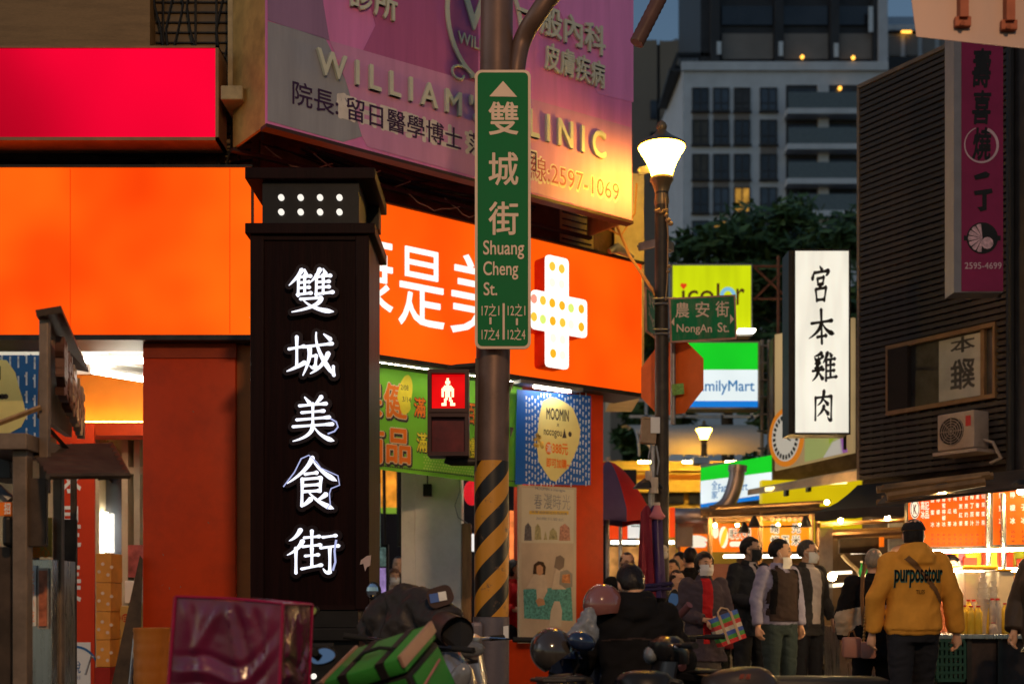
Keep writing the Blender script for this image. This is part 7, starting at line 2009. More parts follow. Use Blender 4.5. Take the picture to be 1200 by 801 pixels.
def person(label, x, y, heading, H, sp, group='people in the street'):
    k = H / 1.72
    dz = sp.get('dz', 0.0)
    lean = sp.get('lean', 0.0)
    T = Matrix.Translation((x, y, sp.get('z0', 0))) @ Matrix.Rotation(R(heading), 4, 'Z') @ Matrix.Scale(k, 4)
    U = lambda p: Vector((p[0], p[1] - lean * max(0, p[2] - .9), p[2] + dz))         # upper body
    fat = sp.get('fat', 1.0)
    UP_ = U((0, .012, 1.47))
    HM = Matrix.Translation(UP_) @ Matrix.Rotation(R(sp.get('yaw', 0)), 4, 'Z') @ Matrix.Rotation(R(sp.get('pitch', 0)), 4, 'X') @ Matrix.Translation(-UP_)
    ar = sp.get('arms', {})
    arms = {}
    for s, key in ((-1, 'R'), (1, 'L')):
        e, w_ = ar.get(key, ((.245, .04, 1.13), (.262, -.03, .89)))
        arms[key] = [U((s * .175, .012, 1.395)), U((s * e[0], e[1], e[2])), U((s * w_[0], w_[1], w_[2]))]
    lg = sp.get('legs', {})
    legs = {}
    for s, key in ((-1, 'R'), (1, 'L')):
        kn, an = lg.get(key, ((.105, -.015, .50), (.11, .02, .085)))
        legs[key] = [U((s * .092, .0, .90)), Vector((s * kn[0], kn[1], kn[2])), Vector((s * an[0], an[1], an[2]))]
    def torso(q, g, z0=.84, z1=1.46, belly=0.0):
        S = [(.80, .150, .098, .012), (.90, .168, .115, .012), (.98, .160, .110, .005), (1.08, .146, .102, 0), (1.20, .158, .112, -.002), (1.31, .175, .114, .004), (1.38, .165, .098, .010), (1.43, .115, .078, .014), (1.47, .062, .060, .014)]
        secs = []
        for (z, a, b, yo) in S:
            if z < z0 - 1e-6 or z > z1 + 1e-6: continue
            p = U((0, yo, z)); bf = fat if z < 1.4 else 1 + (fat - 1) * .4
            secs.append((p.z, a * bf + g, b * bf + g + (belly if .9 < z < 1.2 else 0), 0, p.y))
        q.loft(secs, 22)
    # ---- body
    q = MB()
    torso(q, 0.0)
    q.tube([U((0, .016, 1.42)), U((0, .004, 1.50)), HM @ U((0, -.004, 1.555)) if False else U((0, -.004, 1.555))], [.062, .054, .054], 14)
    hq = MB(HM)
    def hl(secs): hq.loft([(z + dz, a, b, 0, yo - lean * (z - .9)) for z, a, b, yo in secs], 18)
    hl([(1.488, .026, .030, -.062), (1.505, .045, .052, -.046), (1.535, .060, .078, -.022), (1.575, .069, .090, -.012), (1.615, .073, .095, -.008), (1.650, .074, .096, -.002), (1.685, .067, .086, .004), (1.705, .050, .064, .008), (1.715, .026, .035, .010)])
    hc = lambda a, b, c_: (a, b - lean * (c_ - .9), c_ + dz)
    hq.ell(hc(0, -.108, 1.578), (.014, .018, .016), 8, 6); hq.tube([hc(0, -.098, 1.615), hc(0, -.112, 1.582)], [.009, .013], 8)
    hq.ell(hc(0, -.094, 1.633), (.05, .014, .010), 10, 6); hq.ell(hc(0, -.098, 1.542), (.026, .010, .009), 8, 6); hq.ell(hc(0, -.086, 1.508), (.024, .018, .016), 8, 6)
    for s in (-1, 1):
        hq.ell(hc(s * .076, .006, 1.588), (.010, .020, .030), 8, 6); hq.ell(hc(s * .043, -.074, 1.57), (.022, .02, .022), 8, 6)
    q.v += [Vector(v) for v in hq.v]; n0 = len(q.v) - len(hq.v); q.f += [[n0 + i for i in f] for f in hq.f]
    for s, key in ((-1, 'R'), (1, 'L')):
        a = arms[key]; q.tube([a[0], a[0].lerp(a[1], .5), a[1], a[1].lerp(a[2], .35), a[2]], [.050, .046, .037, .038, .025], 12)
        d = sp.get('hands', {}).get(key) or (a[2] - a[1]); d = Vector(d).normalized()
        sv = Vector(sp.get('thumb', {}).get(key, (0, -1, 0)))
        hand(q, a[2] + d * .01, d, sv, sp.get('curl', .7), s * sp.get('flip', 1))
        l = legs[key]; q.tube([l[0], l[0].lerp(l[1], .5), l[1], l[1].lerp(l[2], .35), l[2]], [.088, .076, .054, .052, .036], 12)
        q.tube([l[2] + Vector((0, .05, -.045)), l[2] + Vector((0, -.03, -.05)), l[2] + Vector((0, -.15, -.065))], [.032, .036, .022], 10)
    V, N, Fc = remesh(q, sp.get('voxel', .0095), 3)
    b = MB(T); b.add(V, Fc); body = b.build('person', sp.get('skin', M_skin), None, smooth=75)
    tag(body, label, 'person', group)
    def child(nm, V, Fc, mat, sm=75, lab=None, par=None):
        m = MB(T); m.add(V, Fc); return m.build(nm, mat, par or body, smooth=sm)
    # ---- coat or top
    co = sp['coat']
    q = MB(); g = co.get('g', .022); hem = co.get('hem', .80)
    torso(q, g, z0=max(.80, hem) if hem >= .80 else .80, belly=co.get('belly', 0))
    if hem < .80:
        p = U((0, .012, .80)); q.loft([(hem + dz, .165 * fat + g + co.get('flare', .02), .115 * fat + g + .01, 0, p.y), (.81 + dz, .155 * fat + g, .105 * fat + g, 0, p.y)], 22)
    for s, key in ((-1, 'R'), (1, 'L')):
        a = arms[key]; e = a[1].lerp(a[2], co.get('sleeve', .94)); gs = co.get('gs', g * .75)
        if co.get('sleeveless'):
            q.ell(a[0] + Vector((-s * .02, 0, -.01)), (.055, .06, .06), 10, 8); continue
        q.ell(a[0], (.055 + gs, .058 + gs, .055 + gs), 12, 8)
        q.tube([a[0], a[0].lerp(a[1], .5), a[1], a[1].lerp(a[2], .4), e], [.055 + gs, .051 + gs, .044 + gs, .042 + gs, .034 + gs * .9], 14)
    if co.get('hem_band'):
        p = U((0, .01, .86)); q.loft([(hem + dz + .0, .162 * fat + g - .012, .11 * fat + g - .012, 0, p.y), (hem + dz + .06, .165 * fat + g - .012, .112 * fat + g - .012, 0, p.y)], 22)
    if co.get('collar', True):
        q.tube([U((0, .018, 1.44)), U((0, .012, 1.495 + co.get('cz', 0)))], [.078 + g * .3, .068 + co.get('cr', 0)], 16)
    if co.get('hood'):
        q.loft([(p_.z, a_, b_, 0, p_.y) for p_, a_, b_ in ((U((0, .075, 1.34)), .07, .05), (U((0, .095, 1.39)), .13, .085), (U((0, .075, 1.45)), .14, .10), (U((0, .05, 1.50)), .115, .095), (U((0, .035, 1.535)), .095, .088))], 20)
    V, N, Fc = remesh(q, co.get('voxel', .012), co.get('it', 3))
    V = wrinkle(V, N, co.get('wr', .007), co.get('ws', 8), x * 3.1, co.get('wz', 1.4))
    coat = child(co.get('name', 'jacket'), V, Fc, co['mat'])
    CV, CF = V, Fc
    for nm, poly, side, mat, off in sp.get('patches', []):
        PV, PF = patch(CV, CF, [(U((p[0], 0, p[1])).x, p[1] + dz) for p in poly], side, .008, off)
        if PF: child(nm, PV, PF, mat, 60, par=coat)
    # ---- trousers or skirt
    pa_ = sp.get('pants')
    if pa_:
        q = MB(); g2 = sp.get('pg', .016)
        q.loft([(U((0, 0, .80)).z, .150 * fat + g2, .10 * fat + g2, 0, U((0, .012, .80)).y), (U((0, 0, .90)).z, .165 * fat + g2, .113 * fat + g2, 0, U((0, .012, .9)).y), (U((0, 0, 1.0)).z, .15 * fat + g2, .105 * fat + g2, 0, U((0, .008, 1.0)).y)], 20)
        if sp.get('skirt'):
            q.loft([(sp['skirt'], .20, .15, 0, .01), (.6, .18, .14, 0, .01), (.85, .16, .115, 0, .012)], 20)
        else:
            for key in 'RL':
                l = legs[key]; e = l[1].lerp(l[2], .93); q.ell(l[0] + Vector((0, 0, -.02)), (.092 + g2 * .5, .098 + g2 * .5, .10), 12, 8)
                q.tube([l[0], l[0].lerp(l[1], .5), l[1], l[1].lerp(l[2], .5), e], [.090 + g2, .080 + g2, .062 + g2, .055 + g2, .050 + g2], 14)
        V, N, Fc = remesh(q, .013, 3); V = wrinkle(V, N, .006, 7, seed=y)
        child('skirt' if sp.get('skirt') else 'trousers', V, Fc, pa_)
    for key in 'RL':
        l = legs[key][2]; q = MB(T)
        if True:
            f_ = MB(); f_.tube([l + Vector((0, .065, -.045)), l + Vector((0, .0, -.04)), l + Vector((0, -.10, -.052)), l + Vector((0, -.175, -.06))], [.036, .044, .042, .026], 12)
            q.add([v for v in f_.v], f_.f); q.build('shoe', sp.get('shoe', M_shoe), body, smooth=70)
    # ---- head dressing
    hs = sp.get('hair', 'short')
    hmat = sp.get('hmat', M_hair)
    if hs != 'none':
        bm = bmesh.new(); bmesh.ops.create_icosphere(bm, subdivisions=4, radius=1)
        for v in bm.verts:
            d = v.co.copy(); nz_ = noise.noise(d * 5 + Vector((x, y, 0))) * .05 + noise.noise(d * 17) * .035
            bx, by, bz = {'short': (.083, .106, .112), 'bob': (.098, .112, .118), 'crop': (.079, .101, .106), 'cap': (.088, .11, .10)}.get(hs, (.083, .106, .112))
            v.co = Vector((d.x * bx, d.y * by, d.z * bz)) * (1 + nz_) + Vector((0, .006, 1.622))
        kill = []
        for v in bm.verts:
            p = v.co
            if hs == 'bob': cut = (p.y < -.052 and p.z < 1.652 + .02 * noise.noise(p * 40)) or p.z < 1.515
            elif hs == 'cap': cut = p.z < 1.625
            else: cut = (p.y < -.045 and p.z < 1.668 + .016 * noise.noise(p * 60)) or (p.y < .015 and p.z < 1.612 - p.y * .4) or p.z < 1.545
            if cut: kill.append(v)
        bmesh.ops.delete(bm, geom=kill, context='VERTS')
        if hs == 'bob':
            for v in bm.verts:
                if v.co.z < 1.60: v.co.x *= 1 + (1.60 - v.co.z) * .8; v.co.z = v.co.z
        bm.verts.index_update()
        HV = [HM @ Vector(hc(*v.co)) for v in bm.verts]; HF = [tuple(v.index for v in f.verts) for f in bm.faces]; bm.free()
        child('cap' if hs == 'cap' else 'hair', HV, HF, sp.get('capmat', hmat) if hs == 'cap' else hmat, 80)
    if hs == 'cap':   # hair under the cap and its peak
        m = MB(T @ HM); m.loft([(z + dz, a, b_, 0, yo - lean * (z - .9)) for z, a, b_, yo in ((1.545, .070, .085, .012), (1.58, .076, .094, .008), (1.63, .079, .099, .006))], 20); m.build('hair', hmat, body, smooth=70)
        m = MB(T @ HM); m.prism([hc(0, 0, 0)[:1] + (0,)] * 0 + [(-.07, -.09), (-.055, -.16), (0, -.18), (.055, -.16), (.07, -.09)], 0, .012, M=Matrix.Translation((0, -lean * .7, 1.64 + dz)) @ Matrix.Rotation(R(90), 4, 'X') @ Matrix.Scale(-1, 4, (0, 0, 1)) @ Matrix.Scale(1, 4)) if False else m.tube([hc(0, -.08, 1.64), hc(0, -.17, 1.63)], [.07, .05], 12, flat=.12)
        m.build('cap_peak', sp.get('capmat', hmat), body)
    if abs(((heading + sp.get('yaw', 0)) + 180) % 360 - 180) < 120:
        for s in (-1, 1):
            m = MB(T @ HM); m.ell(hc(s * .031, -.091, 1.606), (.014, .006, .006), 10, 6); m.build('eye', M_eye, body)
            m = MB(T @ HM); m.tube([hc(s * .017, -.101, 1.629), hc(s * .034, -.097, 1.634), hc(s * .050, -.084, 1.628)], [.004, .005, .003], 5); m.build('eyebrow', hmat if hs != 'none' else M_hair, body)
        if not sp.get('mask'):
            m = MB(T @ HM); m.tube([hc(-.022, -.099, 1.542), hc(0, -.107, 1.543), hc(.022, -.099, 1.542)], [.003, .006, .003], 6, flat=.8); m.build('mouth', M_lip, body)
        if sp.get('mask'):
            mk_ = sp['mask']; low = sp.get('chin_mask', 0)
            m = MB(T @ HM)
            VV = []; n_ = 9; r_ = 7
            for j in range(r_):
                zz = 1.598 - low - j * .0185
                for i in range(n_):
                    a = R(-78 + 156 * i / (n_ - 1)); bul = 1.0 - .10 * abs(j - 3) / 3
                    ww = .078 * (1 - .12 * max(0, j - 3) / 3); dd = (.118 if j < 5 else .105) * bul
                    VV.append(hc(ww * math.sin(a), -.004 - dd * math.cos(a) ** .8, zz + .012 * (1 - math.cos(a)) * (-1 if j > 3 else -.3) * 0))
            m.add(VV, [(j * n_ + i, j * n_ + i + 1, (j + 1) * n_ + i + 1, (j + 1) * n_ + i) for j in range(r_ - 1) for i in range(n_ - 1)])
            mo = m.build('face_mask', mk_, body, smooth=70)
            m = MB(T @ HM)
            for s in (-1, 1): m.tube([hc(s * .074, -.03, 1.585 - low), hc(s * .083, -.0, 1.60), hc(s * .08, .02, 1.585), hc(s * .074, -.02, 1.53)], .0025, 4)
            m.build('ear_loop', mk_, mo)
        if sp.get('glasses'):
            m = MB(T @ HM)
            for s in (-1, 1):
                m.tube([hc(s * .033 + .026 * math.cos(a * .524), -.108 + abs(math.cos(a * .524) * s + 1) * .004, 1.604 + .018 * math.sin(a * .524)) for a in range(13)], .0028, 4)
                m.tube([hc(s * .06, -.098, 1.608), hc(s * .078, -.02, 1.605), hc(s * .078, .01, 1.60)], .0025, 4)
            m.tube([hc(-.01, -.112, 1.606), hc(.01, -.112, 1.606)], .003, 4); m.build('glasses', M_black, body)
    return body, coat, CV, CF, T, U

def fabric(nm, col, **k):
    k.setdefault('rough', .85); k.setdefault('bump', .25); k.setdefault('bs', 160); k.setdefault('var', .15)
    return pm(nm, col, **k)
F_blk = fabric('black_cloth', (.0075, .0070, .0075), spec=.12); F_navy = fabric('navy_suit', (.016, .017, .022)); F_grey = fabric('charcoal_suit', (.035, .032, .030)); F_dtrs = fabric('dark_trousers', (.020, .022, .022))
F_blue = fabric('blue_shirt', (.26, .25, .36)); F_shirt = fabric('pale_shirt', (.50, .42, .38)); F_vest = fabric('brown_vest', (.035, .022, .019)); F_card = fabric('plum_cardigan', (.055, .042, .055)); F_red = fabric('red_top', (.40, .012, .015))
F_must = fabric('mustard_hoodie', (.62, .275, .035), rough=.9); F_puff = fabric('brown_puffer', (.055, .037, .024), rough=.5); F_teal = fabric('teal_trousers', (.03, .045, .045)); F_cream = fabric('cream_sleeve', (.42, .33, .23)); F_tan = fabric('tan_strap', (.16, .08, .03)); F_tie = fabric('dark_tie', (.012, .012, .016)); F_maroon = fabric('maroon_cloth', (.18, .02, .03)); F_warm = fabric('beige_top', (.45, .36, .26))

# seated rider in black, back to the viewer
person('rider in a black hooded jacket sitting on a scooter, seen from behind', X(745, 6.7), 6.7, 178, 1.66, dict(
    dz=-.325, lean=.22, z0=0, fat=1.16, yaw=14, pitch=14,
    arms={'R': ((.30, -.10, 1.12), (.27, -.36, 1.05)), 'L': ((.30, -.10, 1.12), (.27, -.36, 1.05))},
    legs={'R': ((.20, -.42, .60), (.20, -.40, .30)), 'L': ((.20, -.42, .60), (.20, -.40, .30))},
    coat=dict(mat=F_blk, g=.026, gs=.026, hem=.84, hood=True, wr=.012, ws=6), pants=F_blk, glasses=True,
    patches=[('back_seam', [(-.20, 1.262), (.0, 1.275), (.20, 1.262), (.20, 1.254), (0, 1.266), (-.20, 1.254)], 1, F_vest, .004)]), group='people with scooters')

# woman in the mask
w_ = person('woman in a white mask and dark cardigan over a red top', X(825, 11.2), 11.2, 8, 1.585, dict(
    hair='bob', yaw=14, mask=M_maskw, fat=1.05,
    arms={'R': ((.25, .0, 1.10), (.06, -.24, 1.04)), 'L': ((.25, .0, 1.10), (.03, -.26, 1.00))}, curl=1.3,
    coat=dict(name='cardigan', mat=F_card, g=.03, hem=.62, flare=.05, wr=.009, sleeve=.92),
    patches=[('red_top', [(-.05, 1.46), (.045, 1.46), (.05, 1.2), (.015, .80), (-.045, .80), (-.06, 1.2)], -1, F_red, .006)],
    pants=fabric('grey_skirt', (.06, .052, .05)), skirt=.18))
# bag on her arm
bg_ = thing('shopping_bag', 'woven bag with red, green and blue stripes on the masked woman\'s arm', 'bag', (X(852, 10.95), 10.95, Z(760, 10.95)))
BT = Matrix.Translation((X(852, 10.92), 10.92, Z(736, 10.92))) @ Matrix.Rotation(R(-20), 4, 'Y') @ Matrix.Rotation(R(15), 4, 'Z')
cols_ = [(.50, .03, .03), (.06, .25, .05), (.05, .10, .38), (.5, .45, .35), (.45, .04, .04), (.08, .3, .06), (.05, .12, .42)]
q = MB(BT); hh = .27; n_ = 7
for i in range(n_):
    q.cur = i; z0_, z1_ = -hh / 2 + hh * i / n_, -hh / 2 + hh * (i + 1) / n_; a0, a1 = .125 + .02 * i / n_, .125 + .02 * (i + 1) / n_; b0_, b1_ = .06 - .03 * i / n_, .06 - .03 * (i + 1) / n_
    q.add([(-a0, -b0_, z0_), (a0, -b0_, z0_), (a0, b0_, z0_), (-a0, b0_, z0_), (-a1, -b1_, z1_), (a1, -b1_, z1_), (a1, b1_, z1_), (-a1, b1_, z1_)], [(0, 1, 5, 4), (1, 2, 6, 5), (2, 3, 7, 6), (3, 0, 4, 7)] + ([(3, 2, 1, 0)] if i == 0 else []))
q.build('bag_body', [pm('woven_stripe_' + 'abcdefg'[i] if False else ('woven_red', 'woven_green', 'woven_blue', 'woven_pale', 'woven_crimson', 'woven_leaf', 'woven_navy')[i], cols_[i], .5, var=.25, vs=60, bump=.2, bs=120) for i in range(7)], bg_)
q = MB(BT)
for s in (-1, 1):
    q.box((s * .06 - .012, s * .06 + .012), (-.066, -.061), (-.13, .14))
q.tube([(-.06, -.045, .13), (-.05, -.04, .17), (0, -.03, .20), (.05, -.04, .17), (.06, -.045, .13)], .009, 6)
q.build('bag_handle', pm('bag_webbing', (.42, .3, .2), .7), bg_)

person('woman with a bare face looking right behind the scooter mirror', X(793, 12.9), 12.9, 25, 1.46, dict(hair='crop', yaw=20, coat=dict(name='top', mat=F_warm, hem=.8), pants=F_dtrs))
person('person with black hair in a black coat, back turned, beside the lamp post', X(809, 14.4), 14.4, 190, 1.78, dict(coat=dict(mat=F_blk, hem=.7), pants=F_dtrs))
person('person half hidden behind the black-haired head, facing left', X(797, 15.2), 15.2, -70, 1.76, dict(coat=dict(mat=F_grey, hem=.75), pants=F_dtrs))
person('person at the far left of the stall queue just right of the lamp post', X(788.5, 14.9), 14.9, -40, 1.66, dict(coat=dict(mat=F_maroon, hem=.75), pants=F_dtrs))
person('dark haired person in glasses behind the seated rider', X(735, 12.2), 12.2, 10, 1.63, dict(hair='crop', glasses=True, mask=M_maskb, coat=dict(mat=F_blk, hem=.75), pants=F_dtrs))
person('person in a maroon coat bending under the stall sign behind the suited man', X(857, 15.8), 15.8, 200, 1.50, dict(coat=dict(mat=F_maroon, hem=.6, hood=True), pants=F_dtrs))
# suited man one
SU = [('shirt', [(-.045, 1.475), (.045, 1.475), (.05, 1.40), (.012, 1.10), (-.004, 1.10), (-.05, 1.40)], -1, F_shirt, .005), ('tie', [(-.014, 1.46), (.014, 1.46), (.020, 1.2), (.004, 1.11), (-.016, 1.2)], -1, F_tie, .010)]
person('man in a dark suit and black mask with hands together', X(879, 12.5), 12.5, 28, 1.80, dict(hair='short', yaw=35, mask=M_maskb, glasses=True,
    arms={'R': ((.25, .0, 1.12), (.10, -.22, 1.06)), 'L': ((.25, .0, 1.12), (.04, -.22, 1.06))}, curl=1.2, coat=dict(mat=F_navy, g=.026, hem=.74), pants=F_navy, patches=SU), group='men walking together')
# vest man
person('man in a brown padded vest and blue shirt, mask under his chin', X(913, 11.7), 11.7, 28, 1.735, dict(hair='short', yaw=48, mask=M_maskw, chin_mask=.05, fat=1.08,
    arms={'R': ((.262, .03, 1.13), (.275, -.02, .88)), 'L': ((.262, .03, 1.13), (.275, -.0, .88))}, curl=.9,
    coat=dict(name='shirt', mat=F_blue, g=.022, hem=.82), pants=F_teal,
    patches=[('vest', [(-.165, 1.42), (-.06, 1.47), (-.03, 1.40), (.03, 1.40), (.06, 1.47), (.165, 1.42), (.158, 1.3), (.19, 1.2), (.185, .93), (-.185, .93), (-.19, 1.2), (-.158, 1.3)], -1, F_vest, .016), ('vest', [(-.17, 1.43), (.17, 1.43), (.19, 1.2), (.185, .93), (-.185, .93), (-.19, 1.2)], 1, F_vest, .016),
             ('rucksack_strap', strip([(-.135, 1.43), (-.15, 1.3), (-.155, 1.0)], .04), -1, F_blk, .024), ('rucksack_strap', strip([(.135, 1.43), (.15, 1.3), (.155, 1.0)], .04), -1, F_blk, .024)]), group='men walking together')
# suited man two
person('grey-haired man in a dark suit and white mask carrying nothing visible', X(946, 12.9), 12.9, 30, 1.79, dict(hair='short', hmat=pm('grey_hair', (.06, .055, .05), .5, var=.5, vs=40), yaw=30, mask=M_maskw, glasses=True,
    arms={'R': ((.25, .02, 1.12), (.25, -.05, .9)), 'L': ((.26, .03, 1.12), (.30, -.06, .90))}, coat=dict(mat=F_grey, g=.028, hem=.74), pants=F_navy, patches=[('shirt', [(-.06, 1.475), (.06, 1.475), (.075, 1.38), (.06, .86), (-.05, .86), (-.065, 1.38)], -1, F_shirt, .005)]), group='men walking together')
# woman with the handbag
jk = person('person in a black and cream jacket carrying a handbag, back turned', X(1024, 9.9), 9.9, 168, 1.56, dict(hair='crop', hmat=pm('ash_hair', (.22, .19, .14), .5, var=.3, vs=40, stretch=(1, 1, .3)), yaw=-6,
    arms={'R': ((.24, .0, 1.10), (.22, -.14, .92)), 'L': ((.27, .02, 1.10), (.25, -.08, .90))},
    coat=dict(mat=F_blk, g=.035, gs=.038, hem=.72, wr=.009), pants=F_blk,
    patches=[('cream_panel', [(-.40, 1.20), (.0, 1.22), (.38, 1.14), (.40, .95), (.24, .93), (.16, 1.02), (.05, 1.06), (-.40, 1.03)], 1, F_cream, .006)]))
hb = thing('handbag', 'dusty pink double handbag on a chain strap at the jacketed person\'s side', 'bag', (X(1003, 9.55), 9.55, Z(768, 9.55)))
M_bag = pm('dusty_pink_leather', (.34, .16, .12), .45, var=.1)
HT = Matrix.Translation((X(1000, 9.55), 9.55, Z(757, 9.55))) @ Matrix.Rotation(R(-8), 4, 'Z')
q = MB(HT); q.box((-.085, .06), (-.06, .06), (-.09, .075), bev=.02); q.build('large_pouch', M_bag, hb, smooth=40)
q = MB(Matrix.Translation((X(1015, 9.5), 9.47, Z(760, 9.5))) @ Matrix.Rotation(R(-14), 4, 'Z')); q.box((-.05, .065), (-.04, .04), (-.075, .06), bev=.02); q.build('small_pouch', M_bag, hb, smooth=40)
q = MB(HT); q.tube([(-.04, 0, .07), (-.03, 0, .115), (.0, 0, .125), (.02, 0, .07)], .008, 6)
q.tube([W(1012, 733, 9.5), W(1010, 700, 9.55), W(1011, 675, 9.62), W(1014, 662, 9.75)], .016, 6, M=HT.inverted()); q.build('strap', F_tan, hb)
q = MB()
for i in range(9): v = W(1012 + .3 * i, 752 - i * 4, 9.47); q.ell(v, (.012, .008, .014), 6, 4)
q.build('chain', pm('gold_chain', (.5, .3, .1), .3, metal=.8), hb)
# hoodie man
hd_ = person('man in a mustard hoodie and black cap walking away, arms down', X(1070, 9.1), 9.1, 180, 1.75, dict(hair='cap', capmat=fabric('black_cap', (.012, .012, .014)), fat=1.06, yaw=-8,
    arms={'R': ((.285, .02, 1.14), (.33, -.02, .87)), 'L': ((.285, .03, 1.14), (.30, -.02, .87))}, curl=.8,
    legs={'R': ((.11, -.10, .50), (.12, -.05, .085)), 'L': ((.10, .02, .50), (.11, .15, .12))},
    coat=dict(name='hoodie', mat=F_must, g=.036, gs=.028, hem=.86, hood=True, hem_band=True, wr=.011, ws=4.5, wz=.8, sleeve=.96, cz=.02), pants=F_navy,
    patches=[('bag_strap', strip([(.10, 1.43), (.0, 1.33), (-.12, 1.19), (-.20, 1.08)], .035), 1, F_tan, .006), ('side_stripe', [(.165, .80), (.18, .80), (.19, .3), (.175, .3)], 1, F_cream, .004)]))
_, coat_o, CV, CF, HTm, U_ = hd_
bvh = BVHTree.FromPolygons(CV, CF)
def back_text(body, x0, x1, z0, z1, mat, nm, bold, off, shear=0, sub=True):
    V, Fc, a0, a1, b0, b1 = text_mesh(body, bold, 0, 3, shear)
    bm = bmesh.new(); vs_ = [bm.verts.new((x0 + (p[0] - a0) / (a1 - a0) * (x1 - x0), 0, z0 + (p[1] - b0) / (b1 - b0) * (z1 - z0))) for p in V]
    for f in Fc:
        try: bm.faces.new([vs_[i] for i in f])
        except ValueError: pass
    bmesh.ops.triangulate(bm, faces=bm.faces); 
    bmesh.ops.subdivide_edges(bm, edges=[e for e in bm.edges if e.calc_length() > .02], cuts=2, use_grid_fill=False); bmesh.ops.triangulate(bm, faces=bm.faces)
    bm.verts.index_update(); PV = []
    for v in bm.verts:
        h = bvh.ray_cast(Vector((v.co.x, 2, v.co.z)), Vector((0, -1, 0))); PV.append((h[0] if h[0] is not None else Vector((v.co.x, .15, v.co.z))) + Vector((0, off, 0)))
    q = MB(HTm); q.add(PV, [tuple(v.index for v in f.verts) for f in bm.faces]); bm.free(); q.build(nm, mat, coat_o)
# seen from behind the picture's right is the local left, so the lettering runs from +x to -x
back_text('purposetour', .175, -.185, 1.205, 1.365, pm('teal_outline_print', (.04, .16, .13), .6), 'back_print_outline', .05, .0045)
back_text('purposetour', .173, -.183, 1.21, 1.36, F_blk, 'back_print', .012, .0085)
back_text('TILES', .03, -.035, 1.16, 1.19, F_blk, 'back_print', .0, .005)

person('person in a dark brown quilted jacket cut off by the right edge', X(1236, 8.6), 8.6, -50, 1.68, dict(hair='short', fat=1.15, coat=dict(mat=F_puff, g=.05, gs=.045, hem=.76, wr=.004), pants=F_navy, arms={'R': ((.28, .02, 1.13), (.27, -.08, .92)), 'L': ((.28, .03, 1.13), (.27, -.1, .9))}))
person('bald man partly hidden behind the mustard hoodie', X(1055, 12.0), 12.0, -100, 1.70, dict(hair='none', coat=dict(mat=F_navy, hem=.75), pants=F_dtrs))
person('person in a red top reaching out beside the standing poster', X(602, 14.2), 14.2, 60, 1.62, dict(hair='bob', coat=dict(name='top', mat=F_red, hem=.8, sleeve=.4), pants=F_dtrs, arms={'R': ((.26, -.05, 1.12), (.22, -.28, 1.1)), 'L': ((.25, -.06, 1.12), (.2, -.3, 1.1))}))
person('woman in a white mask lit orange beyond the totem edge', X(462, 16.2), 16.2, 20, 1.58, dict(hair='bob', hmat=pm('brown_hair', (.12, .05, .02), .5), mask=M_maskw, coat=dict(name='top', mat=F_warm, hem=.8), pants=F_dtrs))
person('taller man behind the masked woman beyond the totem edge', X(467, 17.0), 17.0, 10, 1.78, dict(hair='crop', coat=dict(mat=F_grey, hem=.8), pants=F_dtrs))
person('stall keeper with dark hair behind the orange drinks bottles', X(1114, 11.35), 11.35, 15, 1.56, dict(hair='bob', coat=dict(name='top', mat=fabric('rust_top', (.3, .08, .03)), hem=.8), pants=F_dtrs))
person('shopper far behind the canister between two stalls', X(1000, 17.0), 17.0, 120, 1.64, dict(coat=dict(mat=F_blk, hem=.7), pants=F_dtrs))
